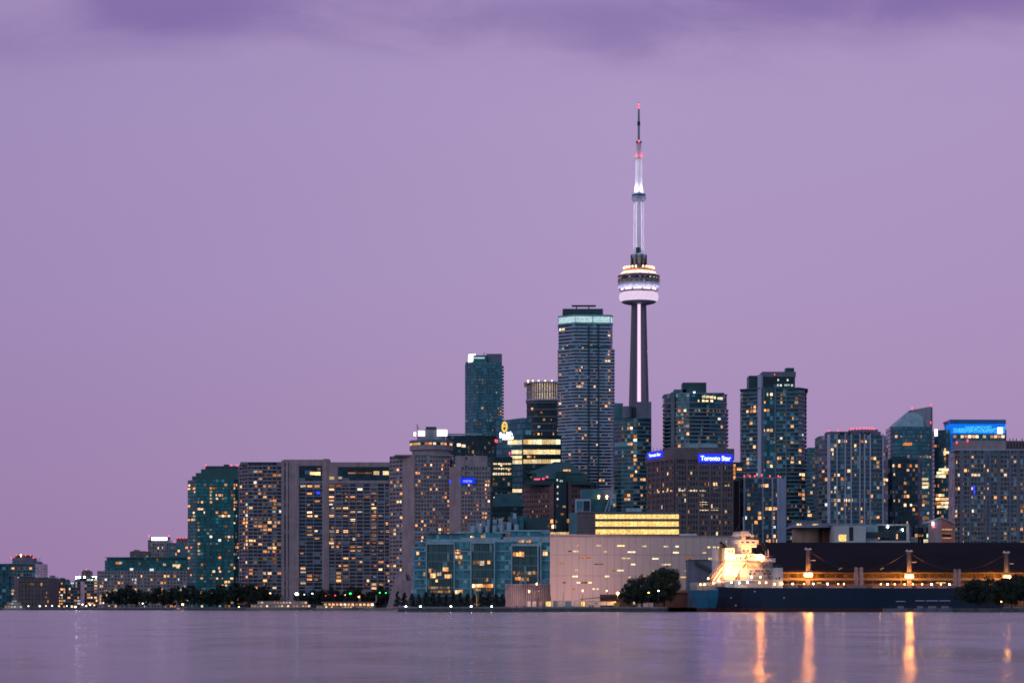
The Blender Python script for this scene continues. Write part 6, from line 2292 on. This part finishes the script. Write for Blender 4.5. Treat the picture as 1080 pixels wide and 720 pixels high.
tree(690, 611, 966, 1.15, BROAD[3], 'low dark tree between the two round dock trees', 'big trees on the dock')
G3 = 'trees on the jetty'
for i, (px, yt, wd, D, lab) in enumerate(((1018, 611.5, .95, 912, 'first round tree of the jetty, nearest the moored boats'), (1031, 609, .95, 914, 'tall round jetty tree before the dock pillars'), (1045, 607.5, .9, 911, 'jetty tree just before the orange floodlight'),
                                     (1056, 606.5, .95, 915, 'jetty tree lit yellow from below'), (1067, 604, .95, 912, 'dense jetty tree beside the orange floodlight'), (1081, 598, .95, 914, 'tallest jetty tree at the edge of the view'))):
    tree(px, yt, D, wd, (BIG if i in (1, 4) else BROAD)[i % 2], lab, G3, base=1.55)

# ================================================================ shore lamps and small lights
GL = 'lamps along the far shore'
for px, py, c, r, lab in (
        (30, 638.8, 'deckwhite', .55, 'small white shore lamp just past the yacht'), (42, 638.8, 'deckwhite', .6, 'white shore lamp under the windowless dark block'), (48.5, 638.6, 'deck', .5, 'warm shore lamp under the windowless dark block'),
        (55, 638.5, 'deckwhite', .6, 'bright white shore lamp under the narrow gap of the far blocks'), (62, 638.7, 'deck', .55, 'warm shore lamp before the brick block'), (70.5, 638.6, 'deckwhite', .45, 'faint white shore lamp before the stepped block'),
        (79.5, 639.8, 'deckwhite', .8, 'brightest white shore lamp of the west end'), (87, 637, 'deckwhite', .7, 'white lamp in the bright cluster of the west end'), (91, 638.6, 'deck', .7, 'warm lamp low in the bright cluster'), (95, 637.4, 'deckwhite', .7, 'white lamp in the middle of the bright cluster'),
        (99.5, 637.8, 'deck', .6, 'warm lamp at the end of the bright cluster'), (109, 635.5, 'deckwhite', .45, 'white lamp before the terraced residence lit rooms'), (115, 638.6, 'deck', .35, 'dim lamp under the small round tree'),
        (150.5, 636, 'deckwhite', .6, 'twin looking white lamp in the dip of the trees'), (192.5, 637, 'sodiumsmall', .9, 'orange glowing lamp by the launch'), (252, 639.5, 'sodiumsmall', .5, 'orange lamp at the west end of the ferry dock'),
        (269.5, 638.4, 'deckwhite', 1.0, 'bright white lamp on the ferry dock'), (285, 625.2, 'deck', .7, 'warm lamp high over the ferry roof'), (313, 626, 'whitelamp', 1.7, 'very bright white floodlight below the broad slab'), (321, 626.5, 'deckwhite', .5, 'small white lamp close beside the floodlight'),
        (329.5, 625.6, 'deckwhite', .7, 'white lamp past the floodlight'), (290, 634, 'red', .8, 'red signal lamp over the ferry'), (353.5, 627.5, 'red', .7, 'red traffic light below the slab'), (343.5, 627.8, 'red', .5, 'small red signal lamp between dark trees'),
        (369.5, 625.5, 'green', .95, 'green traffic light behind the jetty'), (400.5, 624.6, 'green', .7, 'green traffic light next to the buttress'), (407, 624.8, 'green', .6, 'fainter green light next to the buttress'), (364, 627, 'deck', .4, 'dim warm lamp beside the green traffic light'),
        (378.5, 629, 'sodiumsmall', .7, 'orange lamp above the lit jetty pavilion')):
    o = lamp_post(px, py, 1866, lab, {'deckwhite': 'shorewhite', 'deck': 'shorewarm', 'whitelamp': 'shorewhite'}.get(c, c), r * .85, group=GL)
GQ = 'quay lamps before the pale glass office'
for px, lab in ((428, 'low white quay lamp at the start of the small tree row'), (443.5, 'low white quay lamp before the first framed bay'), (475.5, 'low white quay lamp after the first framed bay'), (497, 'low white quay lamp before the second framed bay'), (518.5, 'low white quay lamp near the slatted pavilion')):
    lamp_post(px, 639.2, 964.5, lab, 'deckwhite', .3, group=GQ, watts=25, name='quay_lamp')
t_ = thing('light_sculpture', 'thin forked pale lit sculpture on the quay between small trees', 'sculpture', (wx(503, 965), 965, G0))
for a_, b_ in (((503, 640), (502.2, 625.5)), ((503, 635), (504.5, 629)), ((503, 638), (500, 636)), ((503, 638), (506, 636.5))):
    q = MB()
    q.tube([(wx(a_[0], 965), 965, wz(a_[1], 965)), (wx(b_[0], 965), 965, wz(b_[1], 965))], .1, 5)
    q.build('arm', M['litdim'], t_)
lamp_post(651.5, 625.2, 968, 'orange glowing dock lamp above the yellow skip', 'sodiumsmall', .6, watts=5000, lc=(1, .42, .1))
lamp_post(614.5, 622.4, 967.5, 'small orange lamp on a pole before the pale wall', 'sodiumsmall', .26, watts=1800, lc=(1, .5, .2))
lamp_post(640, 622.5, 967.5, 'small orange lamp on a pole left of the bright dock lamp', 'sodiumsmall', .26, watts=1800, lc=(1, .5, .2))
lamp_post(594, 622, 967.5, 'pole lamp with an added light before the blue and white boxes', 'litdim', .2, watts=1200, lc=(1, .55, .25))  # light added to this pole to warm the boxes
lamp_post(568, 623, 967.5, 'pole lamp with an added light before the pavilion slats', 'litdim', .2, watts=2200, lc=(1, .5, .25))  # light added to this pole to warm the pavilion slats
lamp_post(694.5, 622.6, 960, 'small white lamp shining between the two round dock trees', 'deckwhite', .22)
lamp_post(684, 624.6, 960, 'faint warm lamp in the round dock tree', 'sodiumsmall', .25)
for px, wt in ((586, 2300), (595, 2300), (604, 2600), (545, 2600)):          # shaded dock floodlights on the pale wall, the last added for the slats
    yf = 1020 if px != 545 else 965.4
    t_ = thing('wall_floodlight', 'small floodlight aimed at the pale wall %s' % {586: 'beside the narrow blue box', 595: 'behind the off white box', 604: 'behind the wide blue box', 545: 'but added to warm the slatted pavilion'}[px], 'floodlight', (wx(px, yf), yf, G0), 'floodlights at the pale wall')
    q = MB()
    q.box(wx(px, yf) - .4, wx(px, yf) + .4, yf - .4, yf + .2, G0, G0 + .7)
    q.build('housing', M['darkgrey'], t_)
    q = MB()
    q.box(wx(px, yf) - .3, wx(px, yf) + .3, yf + .2, yf + .26, G0 + .15, G0 + .6)
    q.build('lens', M['deck'], t_)
    y_ = yf + 1.6
    spot((wx(px, y_), y_, G0 + 1.4), (wx(px, 1060), y_ + 40, G0 + 12), (1, .62, .58), wt * (6.5 if px != 545 else 1.5), 140)

# containers, vans and the skip on the quay
GC = 'boxes parked along the quay by the pale wall'
cont = [(556, 560, 'cboxwhite', 'warm lit white box beside the slatted pavilion'), (561, 566, 'cboxwhite', 'second warm white box beside the slatted pavilion'), (567, 572.5, 'pinkconc', 'pinkish box under the pavilion end'), (575, 581.5, 'gold', None),
        (583.5, 587.3, 'cboxblue', 'narrow blue box next to the lit kiosk'), (588, 595.5, 'cboxwhite', 'off white box between two blue boxes'), (596.2, 602.5, 'cboxblue', 'wide blue box in the middle of the row'), (605.5, 611.5, 'cboxwhite', 'white box right under the small pole lamp'),
        (612.5, 617.5, 'gold', None), (619, 650, 'cboxwhite', 'long white trailer with a dark logo')]
for x0, x1, mt, lab in cont:
    D = 972
    yt = 633.4 if x1 - x0 < 20 else 633.8
    nm, cat = ('shipping_container', 'container') if mt != 'gold' else ('lit_kiosk', 'kiosk')
    if x1 - x0 > 20:
        nm, cat = 'trailer', 'trailer'
    lab = lab or ('glowing kiosk between white and blue boxes' if x0 < 600 else 'glowing kiosk beside the long white trailer')
    t_ = thing(nm, lab, cat, (wx(x0, D), D, G0), GC)
    q = MB()
    zb_, zt_ = G0 + (.25 if cat != 'trailer' else .8), wz(yt, D)
    xa_, xb_ = wx(x0, D), wx(x1, D)
    q.box(xa_, xb_, D, D + 2.5, zb_, zt_)
    n_ = max(3, int((xb_ - xa_) / .45))
    for k in range(n_):
        q.box(xa_ + (xb_ - xa_) * (k + .3) / n_, xa_ + (xb_ - xa_) * (k + .7) / n_, D - .06, D + .01, zb_ + .15, zt_ - .15)
    q.build('body', M[mt if mt != 'gold' else 'cboxwhite'], t_)
    q = MB()
    for xe in (xa_, xb_ - .15):
        q.box(xe, xe + .15, D - .1, D + .2, G0, zt_ + .04)
    q.box(xa_ + .16, xb_ - .16, D - .09, D + .2, zt_ - .12, zt_ + .05)
    q.box(xa_ + .16, xb_ - .16, D - .09, D + .2, zb_ - .05, zb_ + .1)
    q.build('corner_frame', M['bluegrey'], t_)
    if cat == 'kiosk':
        q = MB()
        q.box(xa_ + .25, xb_ - .25, D - .2, D - .12, zb_ + .3, zt_ - .25)
        q.build('lit_window', M['gold'], t_)
    if cat == 'trailer':
        for wxx in (xa_ + 1.2, xa_ + 2.4, xb_ - 2.2):
            q = MB()
            q.tube([(wxx, D + .1, G0 + .45), (wxx, D + .5, G0 + .45)], .45, 12)
            q.build('wheel', M['dark'], t_)
        q = MB()
        for k in range(3):
            q.box(xa_ + 3 + k * .5, xa_ + 3.3 + k * .5, D - .12, D - .065, (zb_ + zt_) / 2 - .2, (zb_ + zt_) / 2 + .3 - k * .1)
        q.build('logo', M['darkgrey'], t_)
D = 966
t_ = thing('skip', 'yellow skip standing under the orange dock lamp', 'skip', (wx(650.5, D), D, G0))
q = MB()
xa_, xb_ = wx(647.5, D), wx(653.7, D)
q.prism([(xa_ + .4, D), (xb_ - .4, D), (xb_ - .4, D + 1.7), (xa_ + .4, D + 1.7)], G0 + .1, G0 + 1.75, top=False, poly2=[(xa_, D - .2), (xb_, D - .2), (xb_, D + 1.9), (xa_, D + 1.9)])
q.build('body', M['yellow'], t_)
q = MB()
q.box(xa_ - .08, xb_ + .08, D - .3, D - .15, G0 + 1.7, G0 + 1.9)
for k in range(3):
    q.box(xa_ + .5 + k * .7, xa_ + .6 + k * .7, D - .28, D, G0 + .15, G0 + 1.68)
q.build('rim', M['yellow'], t_)
t_ = thing('dock_machine', 'small lit yellow dock machine beside the trunk of the round tree', 'machine', (wx(669, D), D, G0))
q = MB()
q.box(wx(667.5, D), wx(671, D), D, D + 1.2, G0 + .5, G0 + 1.3)
q.build('chassis', M['yellow'], t_)
q = MB()
q.box(wx(668, D), wx(669.8, D), D + .1, D + 1.1, G0 + 1.32, G0 + 2.3)
q.build('cab', M['office'], t_)
for k in (0, 1):
    q = MB()
    q.tube([(wx(668.2 + k * 2, D), D - .05, G0 + .45), (wx(668.2 + k * 2, D), D + .25, G0 + .45)], .42, 10)
    q.build('wheel', M['dark'], t_)

# yellow lit shrub lamp on the jetty
lamp_post(1056, 634, 908, 'low yellow lamp lighting the jetty trees from below', 'sodiumsmall', .22, base=1.55, watts=260, lc=(1, .75, .15))
lamp_post(1079, 610, 930, 'yellow green glowing lamp at the edge of the view', 'sodiumsmall', .2, watts=420, lc=(.9, .85, .15))


# ================================================================ boats
def hull_mesh(q, x0, x1, D, beam, z1, m=0, bow=1):
    n = 9
    rows = []
    for k in range(n):
        tt = k / (n - 1)
        x = x0 + (x1 - x0) * tt
        w_ = beam / 2 * (min(1, (1 - tt) / .35) ** .6 if bow > 0 else min(1, tt / .35) ** .6)
        w_ = max(.05, w_)
        fl = .75
        sh = z1 + (.25 * (tt if bow > 0 else 1 - tt) ** 2) * z1
        rows.append([(x, D + beam / 2 - w_, sh), (x, D + beam / 2 - w_ * fl, -.3), (x, D + beam / 2 + w_ * fl, -.3), (x, D + beam / 2 + w_, sh)])
    for A, B in zip(rows, rows[1:]):
        for k in range(3):
            q.face([A[k], A[k + 1], B[k + 1], B[k]][::-1], m=m)
        q.face([A[0], B[0], B[3], A[3]], m=m)
    q.face(rows[0], m=m)
    q.face(rows[-1][::-1], m=m)


def passenger_boat(px0, px1, D, ydeck, decks, label, cat, name='ferry', cab=(.1, .9), bow=1, nwin=12, mast=True, litmat='lit', group=None):
    x0, x1 = wx(px0, D), wx(px1, D)
    t_ = thing(name, label, cat, ((x0 + x1) / 2, D, 0), group)
    Lb = x1 - x0
    q = MB()
    zd_ = wz(ydeck, D)
    hull_mesh(q, x0, x1, D, Lb * .18 + 2, zd_, bow=bow)
    q.build('hull', M['boatwhite'], t_)
    q = MB()
    q.box(x0 + Lb * .01, x1 - Lb * .06, D + .8, D + .9, zd_ * .35, zd_ * .5)
    q.build('rubbing_strake', M['darkgrey'], t_)
    z = zd_
    for k, (f0, f1, yt) in enumerate(decks):
        z1 = wz(yt, D)
        q = MB()
        q.box(x0 + Lb * f0, x0 + Lb * f1, D + .9 + k * .5, D + Lb * .18 + .8 - k * .5, z, z1 - .25)
        q.build('cabin', M['boatwhite'], t_)
        q = MB()
        q.box(x0 + Lb * (f0 - .015), x0 + Lb * (f1 + .015), D + .5 + k * .5, D + Lb * .18 + 1.2 - k * .5, z1 - .24, z1)
        q.build('deck_roof', M['boatwhite'], t_)
        n_ = max(2, round(nwin * (f1 - f0)))
        for j in range(n_):
            if (j * 7 + k) % 9 == 4:
                continue
            w_ = Lb * (f1 - f0) / n_
            o = bpy.data.objects.new('window', win_mesh(w_ * .62, (z1 - z) * .42, litmat if (j * 5 + k * 3) % 7 in (1, 4) else 'litdim'))
            COL.objects.link(o)
            o.parent = t_
            o.location = (x0 + Lb * f0 + w_ * (j + .5) - t_.location.x, .9 + k * .5 - .05, z + (z1 - z) * .5)
        z = z1
    if mast:
        q = MB()
        xm = x0 + Lb * (.5 if bow > 0 else .4)
        q.tube([(xm, D + Lb * .09 + .9, z), (xm, D + Lb * .09 + .9, z + 2.6)], .12)
        q.tube([(xm - .7, D + Lb * .09 + .9, z + 1.7), (xm + .7, D + Lb * .09 + .9, z + 1.7)], .07)
        q.build('mast', M['white'], t_)
    return t_


passenger_boat(2.5, 26, 1845, 641.6, [(.08, .88, 637.6), (.2, .8, 634.6), (.42, .62, 632.4)], 'white motor yacht with stacked decks moored at the west end', 'yacht', 'motor_yacht', nwin=7, litmat='cool')
lamp = MB()
passenger_boat(260, 331, 1845, 640.6, [(.06, .95, 636.8), (.16, .9, 633.4)], 'long white ferry with two rows of lit windows at the dock', 'ferry', nwin=22)
passenger_boat(302, 312, 1856, 637, [(.1, .9, 632.2)], 'small white boat cabin with a tall mast behind the long ferry', 'boat', 'ferry', nwin=3)
passenger_boat(332, 376, 1845, 641.2, [(.04, .9, 638.0)], 'low white tour boat with one lit deck next to the ferry', 'tour boat', 'tour_boat', nwin=15, mast=False)
passenger_boat(374, 420, 1846, 640.8, [(.02, .45, 638.4)], 'low pale barge beside the lit jetty pavilion', 'barge', 'barge', nwin=4, mast=False, bow=-1)
passenger_boat(183, 197, 1846, 642.2, [(.2, .75, 640.2)], 'small launch with a lit cabin under the orange lamp', 'launch', 'launch', nwin=4, mast=False)
passenger_boat(405, 418, 1850, 641.5, [(.2, .7, 639.4)], 'small white launch with a bright cabin near the buttress', 'launch', 'launch', nwin=3, mast=False, litmat='office')
# lit jetty pavilion
b = Bld('jetty_pavilion', 'long low pavilion with a row of glowing lamps behind the tour boat', 'pavilion', [(340, 0), (396, 0)], 1866, 8, seed=95)
b.body(635, 'brown', [20])
b.box('roof', 339, 397, 635.2, 634.2, 'concrete', -1.2, 8)
for k in range(13):
    b.winpx(0, 342 + k * 4.1, 344.6 + k * 4.1, 636, 639, 'lit' if k % 5 else 'office', .1)
for px in (346, 358, 378):
    b.box('column', px, px + .5, 641, 635.2, 'white', -1, -.6)
for px in (396, 378.5):
    b.box('sign_post', px, px + 1.6, 634, 627.5, 'beige', 1, 2)

# moored boats with white canopies along the jetty
for i, (x0, x1, lab) in enumerate(((945.5, 955.5, 'small boat with a white canopy moored off the blue hull'), (966, 976, 'white canopied boat nearest the middle of the jetty'), (977.5, 990, 'longer white canopied boat along the jetty'), (991.5, 1003, 'white canopied boat closest to the jetty trees'))):
    D = 897 if i else 895
    t_ = thing('canopy_boat', lab, 'boat', (wx((x0 + x1) / 2, D), D, 0), 'small boats moored at the jetty')
    xa_, xb_ = wx(x0, D), wx(x1, D)
    q = MB()
    hull_mesh(q, xa_ - (.5 if i else 3.5), xb_ + .8, D, 2.4, 1.5 if i else 1.3)
    q.build('hull', M['bluegrey'], t_)
    q = MB()
    zc = wz(633.4 if i else 634, D)
    q.prism([(xa_, D + .2), (xb_, D + .2), (xb_, D + 2.4), (xa_, D + 2.4)], zc, zc + .22, poly2=[(xa_ + .4, D + .6), (xb_ - .4, D + .6), (xb_ - .4, D + 2), (xa_ + .4, D + 2)])
    q.build('canopy', M['lilac'], t_)
    for xx in (xa_ + .25, (xa_ + xb_) / 2, xb_ - .25):
        q = MB()
        q.tube([(xx, D + .35, 1.3), (xx, D + .35, zc)], .04, 5)
        q.build('canopy_post', M['darkgrey'], t_)
    q = MB()
    q.box(xa_ + .8, xb_ - .8, D + .6, D + 1.8, 1.45, 2.3)
    q.build('seat', M['concrete'], t_)
t_ = thing('jetty_railing', 'thin dark railing along the jetty edge', 'railing', (wx(1000, 904), 904, 1.55))
q = MB()
for k in range(60):
    x_ = 143 + k * 2.0
    q.tube([(x_, 904, 1.55), (x_, 904, 2.6)], .04, 4)
q.tube([(143, 904, 2.6), (262, 904, 2.6)], .04, 4)
q.tube([(143, 904, 2.1), (262, 904, 2.1)], .03, 4)
q.build('rail', M['darkgrey'], t_)
